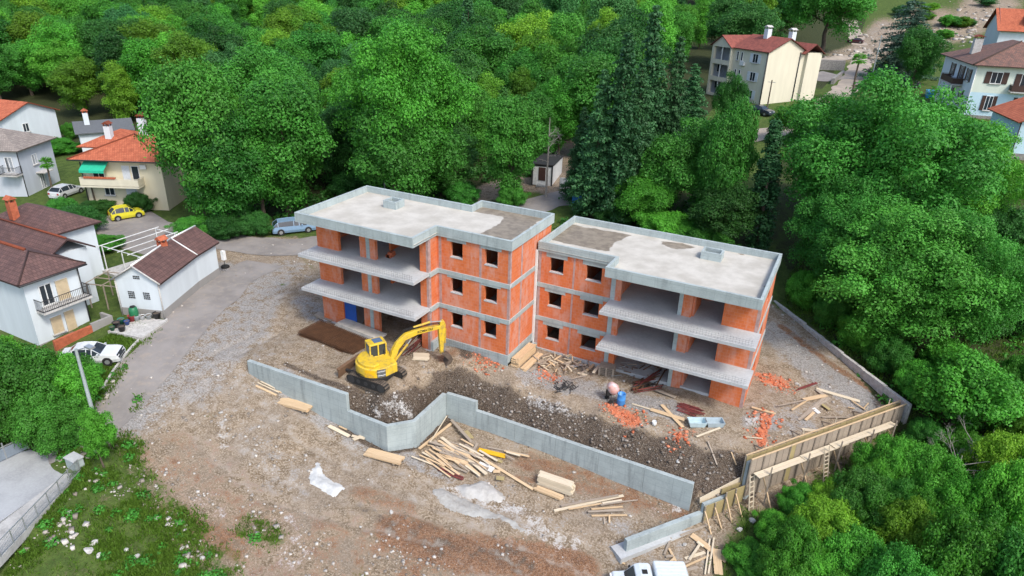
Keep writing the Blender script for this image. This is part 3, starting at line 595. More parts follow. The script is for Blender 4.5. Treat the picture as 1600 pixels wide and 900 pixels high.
# loose blocks left on the top floor
for i in range(7): P('clay_block', M['terracotta'], (-10.9+.1*(i % 3), -10.55+.1*(i % 3), -.2+.3*(i//3), .05+.3*(i//3), 6.7+.24*(i % 3 > 1), 6.93+.24*(i % 3 > 1)))
# ---------------------------------------------------------------- trees
def leaves(C, N, size, rs, aspect=.62, up=.35):
    """leaf quads at points C with outward normals N"""
    n = len(C); nrm = N+rs.normal(0, .55, (n, 3)); nrm[:, 2] += up; nrm /= np.linalg.norm(nrm, axis=1)[:, None]+1e-9
    a = np.cross(nrm, rs.normal(0, 1, (n, 3))); a /= np.linalg.norm(a, axis=1)[:, None]+1e-9; b = np.cross(nrm, a)
    s = size*rs.uniform(.6, 1.35, n)[:, None]; k = s*aspect
    droop = nrm*(-.22*s)
    return np.stack([C-a*s, C-b*k+droop*0, C+a*s+droop, C+b*k], 1)
def crown_mesh(name, clumps, leaf, dens, rs, squash=.8, inner=.35):
    """clumps: (n,4) array cx,cy,cz,r ; leaves on the shell of each clump"""
    Cs, Ns, To = [], [], []
    zc = clumps[:, 2]; z0, z1 = zc.min(), zc.max()+1e-6
    for cx, cy, cz, r in clumps:
        n = int(dens*r*r*4); d = rs.normal(0, 1, (n, 3)); d[:, 2] = np.where(rs.random(n) < .72, np.abs(d[:, 2]), d[:, 2])-.1; d /= np.linalg.norm(d, axis=1)[:, None]+1e-9
        rad = r*(1-inner*rs.random(n)**2)*(1+.22*np.sin(d[:, 0]*7+cx*3)*np.sin(d[:, 1]*7+cy*3)+.12*rs.normal(0, 1, n))
        p = d*rad[:, None]; p[:, 2] *= squash
        Cs.append(p+np.array([cx, cy, cz])); Ns.append(d); To.append(np.clip(rs.random()*.55+.5*rs.random(n), 0, 1))
    C = np.concatenate(Cs); N = np.concatenate(Ns); T = np.concatenate(To)
    me = quads_mesh(name, leaves(C, N, leaf, rs)); attr(me, 'tone', np.repeat(T, 4)); return me
def broad_clumps(rs, n, h0, rx, rz, cr, lean=0, flat=1.0):
    """clumps spread on and inside an ellipsoid centred on height h0"""
    out = []
    for i in range(n):
        d = rs.normal(0, 1, 3); d[2] = d[2]*.9+.25; d /= np.linalg.norm(d); k = rs.uniform(.55, 1.0) if i > n*.2 else rs.uniform(0, .6)
        lob = 1+.22*math.sin(3*math.atan2(d[1], d[0])+lean)+.12*math.sin(5*math.atan2(d[1], d[0])+2*lean)
        out.append((d[0]*rx*k*lob, d[1]*rx*k*lob, h0+d[2]*rz*k, cr*rs.uniform(.6, 1.35)))
    return np.array(out)
def trunk_mesh(name, rs, h, r, clumps, nl=9):
    mb = MB(); q = Vector((0, 0, -.4)); rr = r*1.25; n = 5; pts = [q]
    for i in range(n):
        p = q+Vector((rs.normal(0, .03*h), rs.normal(0, .03*h), h/n)); mb.tube(q, p, rr, 8, rr*.86, False); q = p; rr *= .86; pts.append(p)
    for c in clumps[rs.choice(len(clumps), min(nl, len(clumps)), False)]:
        s = pts[rs.integers(2, len(pts))]; e = Vector(c[:3]); mid = s.lerp(e, .5)+Vector((0, 0, .06*h)); mb.tube(s, mid, rr*.6, 6, rr*.4, False); mb.tube(mid, e, rr*.4, 5, rr*.15, False)
    return mb.mesh(name, True)
KINDS = {}
def kind(name, maker): KINDS[name] = maker
PROTO = {}
def mk_broad(key, seed, n, ratio, leaf, dens, mat, rz=.46, cr=.155, h0=.53, squash=.92):
    rs = np.random.default_rng(seed)     # unit: height 10
    cl = broad_clumps(rs, n, 10*h0, 10*ratio/2*.84, 10*rz*.84, 10*cr, seed)
    cm = crown_mesh('crown', cl, leaf, dens, rs, squash); co = np.empty(len(cm.vertices)*3, np.float32); cm.vertices.foreach_get('co', co); co = co.reshape(-1, 3)
    wd_ = 2*np.percentile(np.hypot(co[:, 0], co[:, 1]), 98.5); PROTO[key] = (cm, trunk_mesh('trunk', rs, 5.2, .22, cl), mat, float(np.percentile(co[:, 2], 99.5)), float(wd_))
mk_broad('oak1', 1, 95, .80, .098, 150, 'leaf', cr=.10); mk_broad('oak2', 2, 105, .95, .098, 150, 'leaf', cr=.10)
mk_broad('tall1', 4, 95, .50, .092, 160, 'leaf', .50, .088, .50); mk_broad('tall2', 5, 100, .58, .092, 160, 'leaf', .50, .09, .50); mk_broad('tall3', 7, 95, .66, .092, 160, 'leaf', .48, .09, .51)
mk_broad('big1', 11, 210, .95, .066, 270, 'leaf', .46, .072, .53, .95); mk_broad('big2', 12, 190, .85, .066, 270, 'leaf', .47, .074, .52, .95)
mk_broad('bush1', 14, 130, 1.5, .145, 100, 'leaf', .5, .13, .42); mk_broad('bush2', 15, 130, 1.4, .145, 100, 'leaf', .5, .13, .42)
mk_broad('small1', 17, 80, .95, .15, 85, 'leaf_light', .44, .11, .55)
def mk_conifer(key, seed, w, leaf, mat, tiers=26, whorl=9, shape=1.0, droop=.18):
    rs = np.random.default_rng(seed); cl = []
    for i in range(tiers):
        u = i/(tiers-1); z = 10*(.08+.9*u); R0 = w*10/2*((1-u)**shape)*(.85+.3*rs.random())+.12
        for k in range(max(3, int(whorl*(1-.6*u)))):
            a = rs.uniform(0, 2*math.pi); L = R0*rs.uniform(.65, 1.05)
            for f in (.35, .7, 1.0): cl.append((math.cos(a)*L*f, math.sin(a)*L*f, z-droop*L*f, (.20+.30*R0*.35)*(1.25-.5*f)))
    cl = np.array(cl); mb = MB(); mb.tube((0, 0, -.3), (0, 0, 9.6), .2, 8, .03)
    PROTO[key] = (crown_mesh('crown', cl, leaf, 95, rs, .75, .6), mb.mesh('trunk', True), mat, 10., w*10)
mk_conifer('cedar1', 21, .46, .085, 'needle', 30, 13, .6); mk_conifer('cedar2', 22, .36, .085, 'needle', 30, 12, .7); mk_conifer('spruce', 23, .62, .09, 'needle_blue', 24, 11, .5)
def mk_cypress(key, seed):
    rs = np.random.default_rng(seed); cl = []
    for i in range(150):
        u = rs.random(); z = .35+9.3*u; R0 = .72*(math.sin(math.pi*min(1, (u*.9+.12)))**.7)*(1-u*.45); a = rs.uniform(0, 6.28); cl.append((math.cos(a)*R0*.8, math.sin(a)*R0*.8, z, .24))
    mb = MB(); mb.tube((0, 0, -.3), (0, 0, 9), .12, 6, .03); PROTO[key] = (crown_mesh('crown', np.array(cl), .085, 330, rs, 1.7, .3), mb.mesh('trunk'), 'needle', 10., 1.7)
mk_cypress('cypress', 31)
def mk_palm(key):
    rs = np.random.default_rng(41); mb = MB(); q = Vector((0, 0, -.3))
    for i in range(8): p = Vector((.08*math.sin(i*.5), 0, (i+1)*8.4/8)); mb.tube(q, p, .26-.01*i, 9, .25-.01*i, False); q = p
    Q = []
    for k in range(64):
        a = rs.uniform(0, 6.28); el = rs.uniform(-.7, 1.2); d = np.array([math.cos(a)*math.cos(el), math.sin(a)*math.cos(el), math.sin(el)]); s = np.array([-math.sin(a), math.cos(a), 0])
        c = np.array([q.x, q.y, q.z])+d*.9
        for f in range(-5, 6):
            t = f*.16; e = d*math.cos(t*2)+s*math.sin(t*2); tip = c+e*(1.0-.25*abs(t))-np.array([0, 0, .2]); w_ = np.cross(e, d+np.array([.01, 0, .3])); w_ = w_/(np.linalg.norm(w_)+1e-6)*.05; mid = (c+tip)/2
            Q.append([c, mid+w_, tip, mid-w_])
    me = quads_mesh('crown', np.array(Q)); attr(me, 'tone', rs.random(len(Q)*4)); PROTO[key] = (me, mb.mesh('trunk', True), 'leaf_light', 10., 4.2)
mk_palm('palm')
for k, (cm, tm, mt, hh, ww) in PROTO.items():
    cm.materials.append(M[mt]); tm.materials.append(M['bark'])
TREES = []
def tree(key, x, y, h, wid=None, name='broadleaf_tree', label=None, cat='tree', group=None, rz=None, z=None, tilt=0, tone=None):
    cm, tm, mt, hh, ww = PROTO[key]
    z = hz(x, y) if z is None else z
    t_ = thing(name, label, cat, (x, y, z-.05), random.uniform(0, 6.28) if rz is None else rz, group); s = h/hh; sw = (wid/ww) if wid else s*random.uniform(.9, 1.15)
    t_.scale = (sw*random.uniform(.93, 1.07), sw*random.uniform(.93, 1.07), s); t_.rotation_euler.x = random.uniform(-.04, .04)+tilt; t_.rotation_euler.y = random.uniform(-.04, .04)
    c_ = obj('crown', cm, None, t_); obj('trunk', tm, None, t_)
    if tone: c_.material_slots[0].link = 'OBJECT'; c_.material_slots[0].material = M[tone]
    TREES.append((x, y, h)); return t_
def ptree(key, px, pb, pt, wpx, **k):
    """tree whose crown is centred on column px, foot on row pb of the ground, top at row pt, crown wpx pixels wide"""
    bx = px
    for it in range(3 if key != 'palm' else 1):
        g = at(bx, pb); _, _, dep = proj(g); lo, hi = .3, 45; wid = wpx*dep/CAM_F
        bd = np.array([g[0]-CAM[0], g[1]-CAM[1]]); bd /= np.linalg.norm(bd); bk = .22*wid if key not in ('cypress', 'palm', 'spruce', 'cedar1', 'cedar2') else 0
        for _ in range(30):
            md = (lo+hi)/2; yy = proj((g[0]+bd[0]*bk, g[1]+bd[1]*bk, g[2]+md*(.94 if bk else 1)))[1]
            if yy > pt: lo = md
            else: hi = md
        bx += px-proj((g[0], g[1], g[2]+.55*lo))[0]
    return tree(key, g[0], g[1], lo, wid, z=float(g[2]), **k)
# ---------------------------------------------------------------- houses
def roofmesh(name, polys, mat, parent, th=.14):
    """roof of sloped polygons (first edge = eave), each a slab of thickness th, UV in metres"""
    me = bpy.data.meshes.new(name); V = []; F = []; UV = []
    for pl in polys:
        q = [Vector(p) for p in pl]; e = (q[1]-q[0]); e.z = 0; e.normalize(); n = (q[1]-q[0]).cross(q[-1]-q[0]).normalized()
        if n.z < 0: n = -n
        s = n.cross(e).normalized(); b = len(V); k = len(q)
        V += [tuple(p) for p in q]+[(p.x, p.y, p.z-th) for p in q]
        uv = [((p-q[0]).dot(e), (p-q[0]).dot(s)) for p in q]
        F.append(list(range(b, b+k))); UV.append(uv); F.append(list(range(b+k, b+2*k))[::-1]); UV.append([(0, 0)]*k)
        for i in range(k): j = (i+1) % k; F.append([b+i, b+k+i, b+k+j, b+j]); UV.append([(0, 0)]*4)
    me.from_pydata(V, [], F); me.update(); ul = me.uv_layers.new(name='UVMap'); i = 0
    for f, uv in zip(me.polygons, UV):
        for l, c in zip(f.loop_indices, uv): ul.data[l].uv = c
    return obj(name, me, mat, parent)
def hip_polys(x0, x1, y0, y1, z, h, ov=.45, r=None):
    x0 -= ov; x1 += ov; y0 -= ov; y1 += ov
    if (x1-x0) >= (y1-y0):
        r = (y1-y0)/2 if r is None else r; yc = (y0+y1)/2; a, b = (x0+r, yc, z+h), (x1-r, yc, z+h)
        return [[(x0, y0, z), (x1, y0, z), b, a], [(x1, y0, z), (x1, y1, z), b], [(x1, y1, z), (x0, y1, z), a, b], [(x0, y1, z), (x0, y0, z), a]]
    r = (x1-x0)/2 if r is None else r; xc = (x0+x1)/2; a, b = (xc, y0+r, z+h), (xc, y1-r, z+h)
    return [[(x0, y0, z), (x1, y0, z), a], [(x1, y0, z), (x1, y1, z), b, a], [(x1, y1, z), (x0, y1, z), b], [(x0, y1, z), (x0, y0, z), a, b]]
def gable_polys(x0, x1, y0, y1, z, h, ov=.4, along='x'):
    x0 -= ov; x1 += ov; y0 -= ov; y1 += ov; z -= ov*h/((y1-y0)/2 if along == 'x' else (x1-x0)/2)*.9
    if along == 'x':
        yc = (y0+y1)/2; return [[(x0, y0, z), (x1, y0, z), (x1, yc, z+h), (x0, yc, z+h)], [(x1, y1, z), (x0, y1, z), (x0, yc, z+h), (x1, yc, z+h)]]
    xc = (x0+x1)/2; return [[(x1, y0, z), (x1, y1, z), (xc, y1, z+h), (xc, y0, z+h)], [(x0, y1, z), (x0, y0, z), (xc, y0, z+h), (xc, y1, z+h)]]
def ridge(name, pts, mat, parent, r=.11):
    mb = MB()
    for a, b in zip(pts[:-1], pts[1:]): mb.tube(a, b, r, 8)
    return mb.build(name, mat, parent, True)
def face_M(face, u, z, x0, x1, y0, y1):
    """matrix whose x runs along the face, -y points out of it"""
    if face == 'F': return Matrix.Translation((x0+u, y0, z))
    if face == 'R': return Matrix.Translation((x1, y0+u, z))@Matrix.Rotation(math.pi/2, 4, 'Z')
    if face == 'L': return Matrix.Translation((x0, y1-u, z))@Matrix.Rotation(-math.pi/2, 4, 'Z')
    return Matrix.Translation((x1-u, y1, z))@Matrix.Rotation(math.pi, 4, 'Z')
def T3(x, y, z): return Matrix.Translation((x, y, z))
def win(parent, dims, face, u, z, w, h, shutter=None, roller=None, frame=None, panes=2, sill=True):
    Mx = face_M(face, u, z, *dims); mb = MB(); f = .07
    mb.obox(Mx@T3(w/2, -.02, f/2), w, .1, f); mb.obox(Mx@T3(w/2, -.02, h-f/2), w, .1, f)
    for i in range(panes+1): mb.obox(Mx@T3(f/2+i*(w-f)/panes, -.02, h/2), f, .1, h-2*f)
    wd = mb.build('window', frame or M['white_paint'], parent)
    for i in range(panes): MB().obox(Mx@T3(f/2+(i+.5)*(w-f)/panes, 0, h/2), (w-f)/panes-f, .06, h-2*f).build('pane', M['glass'], wd)
    if sill: MB().obox(Mx@T3(w/2, -.08, -.04), w+.2, .22, .07).build('sill', M['limestone'], wd)
    if shutter:
        for s in (-1, 1): MB().obox(Mx@T3(-w*.27 if s < 0 else w*1.27, -.05, h/2), w*.5, .06, h).build('shutter', shutter, wd)
    if roller:
        mb = MB()
        for i in range(int(h/.12)): mb.obox(Mx@T3(w/2, -.05, .06+i*.12), w, .05, .105)
        mb.build('roller_shutter', roller, wd)
    return wd
def balcony(parent, dims, face, u, z, w, d, slab, rail, h=.95, gap=.14, solid=None):
    Mx = face_M(face, u, z, *dims); b = MB().obox(Mx@T3(w/2, -d/2, -.09), w, d, .18).build('balcony', slab, parent)
    mb = MB(); pts = [(0.03, 0), (.03, -d+.03), (w-.03, -d+.03), (w-.03, 0)]
    for (ax, ay), (bx, by) in zip(pts[:-1], pts[1:]):
        L = math.hypot(bx-ax, by-ay); n = max(2, int(L/gap))
        for zz_ in (.08, h): mb.bar(Mx@Vector((ax, ay, zz_)), Mx@Vector((bx, by, zz_)), .045)
        if solid: mb.bar(Mx@Vector((ax, ay, h*.5)), Mx@Vector((bx, by, h*.5)), .04, h*.8)
        else:
            for i in range(n+1): q = (ax+(bx-ax)*i/n, ay+(by-ay)*i/n); mb.bar(Mx@Vector((*q, 0)), Mx@Vector((*q, h)), .022)
    mb.build('railing', rail, b); return b
def chimney(parent, x, y, z0, z1, w, mat, cap, d=None):
    d = d or w; c = part('chimney', mat, parent, (x-w/2, x+w/2, y-d/2, y+d/2, z0, z1)); 
    mb = MB()
    for sx in (-1, 1):
        for sy in (-1, 1): mb.box(x+sx*w*.38-.06, x+sx*w*.38+.06, y+sy*d*.38-.06, y+sy*d*.38+.06, z1, z1+.32)
    mb.yprism([(x-w*.68, z1+.30), (x+w*.68, z1+.30), (x, z1+.62)], y-d*.66, y+d*.66); mb.build('chimney_cap', cap, c); return c
def pipe(parent, pts, r=.055, mat=None, name='downpipe'):
    mb = MB()
    for a, b in zip(pts[:-1], pts[1:]): mb.tube(a, b, r, 8)
    return mb.build(name, mat or M['dark_steel'], parent, True)
WW = M['wall_white']
# --- white house at the left (front = +X)
h1 = thing('white_house', 'white two storey house with brown roof and iron balcony at left edge', 'house', (-33.4, -15.0, 0), math.pi/2)
D1 = (0, 4.2, 0, 11, 0, 5.1)[:4]
part('wall', WW, h1, (0, 4.2, 0, 11, -1.5, 5.1)); part('wall', WW, h1, (4.2, 7.0, 3.0, 12, -1.5, 5.1)); part('wall', WW, h1, (7, 11, 8, 14, -1, 5.0))
roofmesh('roof', hip_polys(0, 4.2, 0, 14, 5.1, 1.35, .5), M['tile_brown'], h1)
roofmesh('roof', [[(4.0, 2.4, 5.35), (7.3, 2.4, 5.35), (7.3, 14, 5.35), (4, 14, 6.9)], [(7.3, 2.4, 5.35), (7.3, 14, 5.35), (5.2, 14, 6.9), (4.2, 5, 6.6)]][:0]+gable_polys(3.6, 7.1, 2.9, 14, 5.25, 1.3, .4, 'y'), M['tile_brown'], h1)
roofmesh('roof', hip_polys(6.8, 11, 8, 16, 5.2, 1.4, .5), M['tile_brown'], h1)
ridge('ridge_cap', [(2.1, 2.6, 6.5), (2.1, 11.4, 6.5)], M['tile_red'], h1, .13); ridge('ridge_cap', [(-.5, -.5, 5.14), (2.1, 2.1, 6.47)], M['tile_brown'], h1, .07); ridge('ridge_cap', [(4.7, -.5, 5.14), (2.1, 2.1, 6.47)], M['tile_brown'], h1, .06)
ridge('ridge_cap', [(5.35, 2.6, 6.42), (5.35, 14.3, 6.42)], M['tile_red'], h1, .09)
pipe(h1, [(-.5, -.56, 5.0), (4.7, -.56, 5.0)], .07, name='gutter'); pipe(h1, [(4.15, -.08, 4.9), (4.15, -.08, -.4)])
win(h1, D1, 'F', 1.0, 2.62, .95, 1.75, panes=2); win(h1, D1, 'F', 2.25, 2.62, .95, 1.75, roller=M['shutter_tan'], panes=1); win(h1, D1, 'F', 1.2, .1, .85, 1.45, roller=M['shutter_tan'], panes=1); win(h1, D1, 'F', 2.3, -.2, .75, 1.85, roller=M['shutter_tan'], panes=1, sill=False)
balcony(h1, D1, 'F', .45, 2.5, 3.85, .95, M['limestone'], M['dark_steel'])
chimney(h1, 7.2, 13.2, 5.6, 7.2, .62, M['terracotta'], M['terracotta'])
part('plinth', M['wall_grey'], h1, (-.02, 4.22, -.03, .1, -1.5, -.25))
# small brick garden wall in front of it
gw = thing('garden_wall', 'low brown brick garden wall in front of the white house', 'wall', (-31.6, -15.2, 0), math.pi/2)
part('brick_wall', M['terracotta'], gw, (.4, 3.4, 0, .25, -1, .45)); part('rendered_wall', M['wall_grey'], gw, (3.4, 5.2, 0, .22, -1, .6)); part('rendered_wall', M['wall_grey'], gw, (4.98, 5.2, .22, 1.3, -1, .6))
# --- white shed with kinked gable roof
h2 = thing('garden_shed', 'white gabled shed with brown shingle roof beside the gravel road', 'shed')
A_, B_, C_, D_ = Vector((-32.1, -8.8)), Vector((-28.5, -7.55)), Vector((-30.95, -1.9)), Vector((-31.9, 1.2)); wl = (A_-B_)
E_, F_ = C_+wl*1.05, D_+wl*1.0
def shedwall(z0, z1, off, mat, nm):
    mb = MB(); P6 = [A_, B_, C_, D_, F_, E_]; ctr = sum(P6, Vector((0, 0)))/6; q = [tuple(p+(p-ctr).normalized()*off) for p in P6]; mb.prism(q, z0, z1); return mb.build(nm, mat, h2)
shedwall(.75, 3.45, 0, WW, 'wall'); shedwall(-.6, .75, .03, M['wall_grey'], 'plinth')
ap = [(A_+B_)/2, (C_+E_)/2, (D_+F_)/2]; zr = 4.75
mb = MB(); ins = Vector((wl.y, -wl.x)).normalized()*.0
mb.add([(*A_, 3.44), (*B_, 3.44), (*ap[0], zr-.12)], [(0, 1, 2)]); mb.build('gable_wall', WW, h2); MB().add([(*D_, 3.44), (*F_, 3.44), (*ap[2], zr-.12)], [(0, 1, 2)]).build('gable_wall', WW, h2)
def ex(p, q, k): return p+(p-q).normalized()*k
ov = .3; fd = (A_-E_).normalized()*.25; bd = (D_-C_).normalized()*.25; zo = 3.33
R3 = [ex(B_, A_, ov)+fd, ex(C_, E_, ov), ex(D_, F_, ov)+bd]; L3 = [ex(A_, B_, ov)+fd, ex(E_, C_, ov), ex(F_, D_, ov)+bd]; K3 = [ap[0]+fd, ap[1], ap[2]+bd]
v3 = lambda p, z: (p.x, p.y, z)
roofmesh('roof', [[v3(R3[0], zo), v3(R3[1], zo), v3(K3[1], zr), v3(K3[0], zr)], [v3(R3[1], zo), v3(R3[2], zo), v3(K3[2], zr), v3(K3[1], zr)], [v3(L3[1], zo), v3(L3[0], zo), v3(K3[0], zr), v3(K3[1], zr)], [v3(L3[2], zo), v3(L3[1], zo), v3(K3[1], zr), v3(K3[2], zr)]], M['tile_brown'], h2)
ridge('ridge_cap', [v3(p, zr+.02) for p in K3], M['white_paint'], h2, .08); ridge('ridge_cap', [v3(K3[1], zr+.02), v3(R3[1], zo+.03)], M['white_paint'], h2, .06)
ridge('verge_board', [v3(L3[0], zo-.05), v3(K3[0], zr-.03), v3(R3[0], zo-.05)], M['limestone'], h2, .07)
for p in (A_, B_): pipe(h2, [(p.x+.06, p.y-.06, 3.2), (p.x+.06, p.y-.06, -.1)], .06, M['limestone'])
fdv = Vector((B_.x-A_.x, B_.y-A_.y, 0)).normalized(); nv = Vector((fdv.y, -fdv.x, 0))
for u, z in ((1.0, 1.75), (2.35, 1.75), (1.75, 3.55)):
    mb = MB(); n2 = 4 if z < 3 else 2
    for i in range(4):
        for j in range(n2): c = Vector((A_.x, A_.y, z))+fdv*(u+i*.15)+nv*.012+Vector((0, 0, j*.17)); mb.obox(Matrix.Translation(c)@Matrix.Rotation(math.atan2(fdv.y, fdv.x), 4, 'Z'), .1, .05, .11)
    o_ = mb.build('vent_grille', M['dark_steel'], h2); o_['kind'] = 'stuff'
chimney(h2, ap[0].x-2.0, ap[0].y+4.3, 2.6, 4.9, .62, M['terracotta'], M['terracotta'])
part('electric_box', M['white_paint'], h2, (-31.55, -31.2, 1.35, 1.65, 1.6, 2.5))
# --- yellow house with terracotta roof and green awning
yd = Vector((-53.7+60.4, 11.2-7.9)).normalized(); yr = math.atan2(yd.y, yd.x)
h3 = thing('cream_villa', 'pale cream villa with terracotta hip roof and green balcony awning', 'house', (-60.9, 7.6, .1), yr)
D3 = (0, 9.5, 0, 9)
part('wall', M['wall_yellow'], h3, (0, 9.5, 0, 9, -1, 6.1)); part('wall', M['wall_yellow'], h3, (-3, 2, 8.5, 13, -1, 6.0))
roofmesh('roof', hip_polys(0, 9.5, 0, 9, 6.05, 2.0, .9), M['tile_red'], h3); roofmesh('roof', hip_polys(-3, 2, 6, 13, 6.05, 1.3, .6), M['tile_red'], h3)
ridge('ridge_cap', [(-.9, -.9, 6.09), (4.6, 4.5, 8.08), (10.4, -.9, 6.09)], M['tile_red'], h3, .1)
pipe(h3, [(-.9, -.95, 6.0), (10.4, -.95, 6.0)], .08, name='gutter'); pipe(h3, [(.05, -.15, 5.6), (.05, -.15, 0)], .07)
win(h3, D3, 'F', 2.2, 1.6, 1.2, 1.05, panes=2); win(h3, D3, 'F', 4.8, 1.6, 1.3, 1.1, roller=M['shutter_white'], panes=1); win(h3, D3, 'F', 4.8, 3.2, .9, 2.1, roller=M['shutter_white'], panes=1, sill=False); win(h3, D3, 'F', 5.9, 3.3, .9, 2.0, panes=1); win(h3, D3, 'F', 1.2, 3.2, 1.4, 2.0, panes=2, sill=False)
balcony(h3, D3, 'F', .3, 3.1, 6.9, 1.4, M['wall_cream'], M['wall_cream'], .95, .22, True)
mb = MB(); mb.add([(.5, -.05, 5.75), (3.4, -.05, 5.75), (3.4, -1.4, 4.95), (.5, -1.4, 4.95), (.5, -.05, 5.70), (3.4, -.05, 5.70), (3.4, -1.4, 4.90), (.5, -1.4, 4.90), (.5, -1.42, 4.65), (3.4, -1.42, 4.65)], [(0, 3, 2, 1), (4, 5, 6, 7), (3, 8, 9, 2), (0, 4, 7, 3), (1, 2, 6, 5)]); mb.build('awning', plain('green_awning', (.02, .42, .26), .7), h3)
part('flower_box', M['terracotta'], h3, (.9, 4.6, -1.48, -1.25, 4.0, 4.2)); part('air_conditioner', M['white_paint'], h3, (7.1, 7.8, -.3, 0, 5.0, 5.5))
chimney(h3, -.3, 7.4, 6.2, 8.3, .75, WW, M['tile_red']); chimney(h3, 4.6, 6.6, 7.2, 9.6, .8, WW, M['tile_red'])
# --- grey roofed house at the far left
h4 = thing('grey_roof_house', 'pale yellow house with grey hipped roof at the far left edge', 'house', (-71.5, 6.4, 0), R_(118))
D4 = (0, 7, 0, 10); part('wall', M['wall_cream'], h4, (0, 7, 0, 10, -1, 5.9)); part('wall', M['wall_ltgrey'], h4, (-.02, 7, -.03, .0, -1, 5.88)); part('side_render', M['wall_ltgrey'], h4, (-.03, 0, 0, 9.97, -1, 5.89))
roofmesh('roof', hip_polys(0, 7, 0, 10, 5.9, 1.9, .6), M['tile_grey'], h4); balcony(h4, D4, 'L', 8.0, 3.0, 2.2, 1.2, M['limestone'], M['dark_steel']); win(h4, D4, 'F', 2.5, 3.4, 1.0, 1.3); win(h4, D4, 'L', 8.4, 3.1, .9, 1.9, sill=False); pipe(h4, [(0, -.08, 5.8), (0, -.08, 0)])
MB().box(2.6, 4.4, -1.2, 0, 2.3, 2.42).build('door_canopy', M['limestone'], h4); win(h4, D4, 'F', 3.1, .1, .9, 2.0, sill=False)
h5 = thing('orange_roof_house', 'house with orange tiled roof behind the grey roofed house', 'house', (-92, 16, 0), R_(100))
part('wall', WW, h5, (0, 9, 0, 9, -1, 6)); roofmesh('roof', gable_polys(0, 9, 0, 9, 6, 1.9, .5, 'y'), M['tile_red'], h5); MB().add([(0, 0, 6), (9, 0, 6), (4.5, 0, 7.6)], [(0, 1, 2)]).build('gable_wall', WW, h5); win(h5, (0, 9, 0, 9), 'F', 3, 3.4, 1, 1.3)
h6 = thing('garden_cottage', 'small cottage with dark grey roof and white chimney left of the hedge', 'house', (-84, 22, 0), R_(60))
part('wall', WW, h6, (0, 7, 0, 5, -1, 4)); roofmesh('roof', gable_polys(0, 7, 0, 5, 4, 1.3, .5), plain('slate', (.11, .12, .13), .7), h6); chimney(h6, 1.4, 1.8, 4.4, 6.4, .7, WW, M['terracotta']); win(h6, (0, 7, 0, 5), 'F', 2, 1.2, 1.1, 1.2)
for x_ in (0, 7): MB().add([(x_, 0, 4), (x_, 5, 4), (x_, 2.5, 5.1)], [(0, 1, 2)]).build('gable_wall', WW, h6)
# --- cream three storey house
a0, b0 = Vector((-7.0, 96.0)), Vector((3.78, 87.2)); cd_ = b0-a0; cw = cd_.length
h7 = thing('cream_apartment_house', 'cream three storey house with maroon roof and open corner loggias', 'house', (a0.x, a0.y, 7.9), math.atan2(cd_.y, cd_.x)); WC = M['wall_cream']
D7 = (0, cw, 0, 8.2)
part('wall', WC, h7, (5.2, cw, 0, 8.2, -3, 9.0)); part('wall', WC, h7, (0, 5.2, 2.6, 9.5, -3, 9.0))
for z in (0, 3, 6, 9): part('loggia_slab', WC, h7, (0, 5.2, -.6, 2.6, z-.3, z))
for z in (0, 3, 6):
    part('loggia_pier', WC, h7, (0, .5, -.6, 0, z, z+2.7)); part('loggia_pier', WC, h7, (4.9, 5.2, -.6, 0, z, z+2.7)); part('loggia_post', M['white_paint'], h7, (2.6, 2.75, -.5, -.35, z, z+2.7)); part('loggia_parapet', WC, h7, (.5, 2.6, -.58, -.45, z, z+.5), (2.75, 4.9, -.58, -.45, z, z+.5))
    part('inner_wall', M['wall_ltgrey'], h7, (.01, 5.19, 2.5, 2.59, z, z+2.7)); part('end_wall', M['wall_ltgrey'], h7, (-.02, .0, -.58, 9.45, z-.2, z+2.85))
mb = MB(); mb.yprism([(-.0, 9.0), (5.2, 9.0), (2.6, 10.7)], -.6, -.4); mb.build('gable_wall', WC, h7)
roofmesh('roof', gable_polys(0, 5.2, -.6, 9, 9.05, 1.9, .35, 'y'), M['tile_maroon'], h7); roofmesh('roof', gable_polys(5.2, cw, -.0, 8.2, 9.05, 2.2, .4, 'x'), M['tile_maroon'], h7)
mb = MB(); mb.add([(cw, 0, 9), (cw, 8.2, 9), (cw, 4.1, 11.0), (cw-.3, 0, 9), (cw-.3, 8.2, 9), (cw-.3, 4.1, 11.0)], [(0, 1, 2), (5, 4, 3), (0, 2, 5, 3), (1, 4, 5, 2)]); mb.build('gable_wall', WC, h7)
for z in (.8, 3.8, 6.8): win(h7, D7, 'F', cw-3.6, z, 1.3, 1.5, shutter=M['shutter_white'])
for z in (3.8, 6.8): win(h7, D7, 'F', 6.2, z, .5, 1.5, panes=1); win(h7, D7, 'F', 7.3, z, .5, 1.5, panes=1)
for z in (2.9, 6.1): part('air_conditioner', M['white_paint'], h7, (7.6, 8.6, -.4, 0, z, z+.7))
win(h7, D7, 'L', 6, 1.0, 1.1, 1.5, shutter=M['shutter_white']); win(h7, D7, 'L', 6, 4.0, 1.1, 1.5, shutter=M['shutter_white'])
for q in ((cw-.1, -.1), (cw+.1, 7.0)): pipe(h7, [(q[0], q[1], 8.8), (q[0], q[1], -1)], .09)
chimney(h7, 9, 3.6, 10.6, 12.2, .9, WW, M['limestone']); chimney(h7, cw-1.2, 5.6, 10.2, 12, .9, WW, M['limestone']); part('wall', WC, h7, (cw-2, cw+.6, 8.2, 11.5, -3, 8.7)); roofmesh('roof', gable_polys(cw-4, cw+.6, 7.5, 11.5, 8.8, 1.6, .35, 'x'), M['tile_maroon'], h7); part('wall', WC, h7, (6, cw-2, 8.2, 9.6, -3, 8.7))
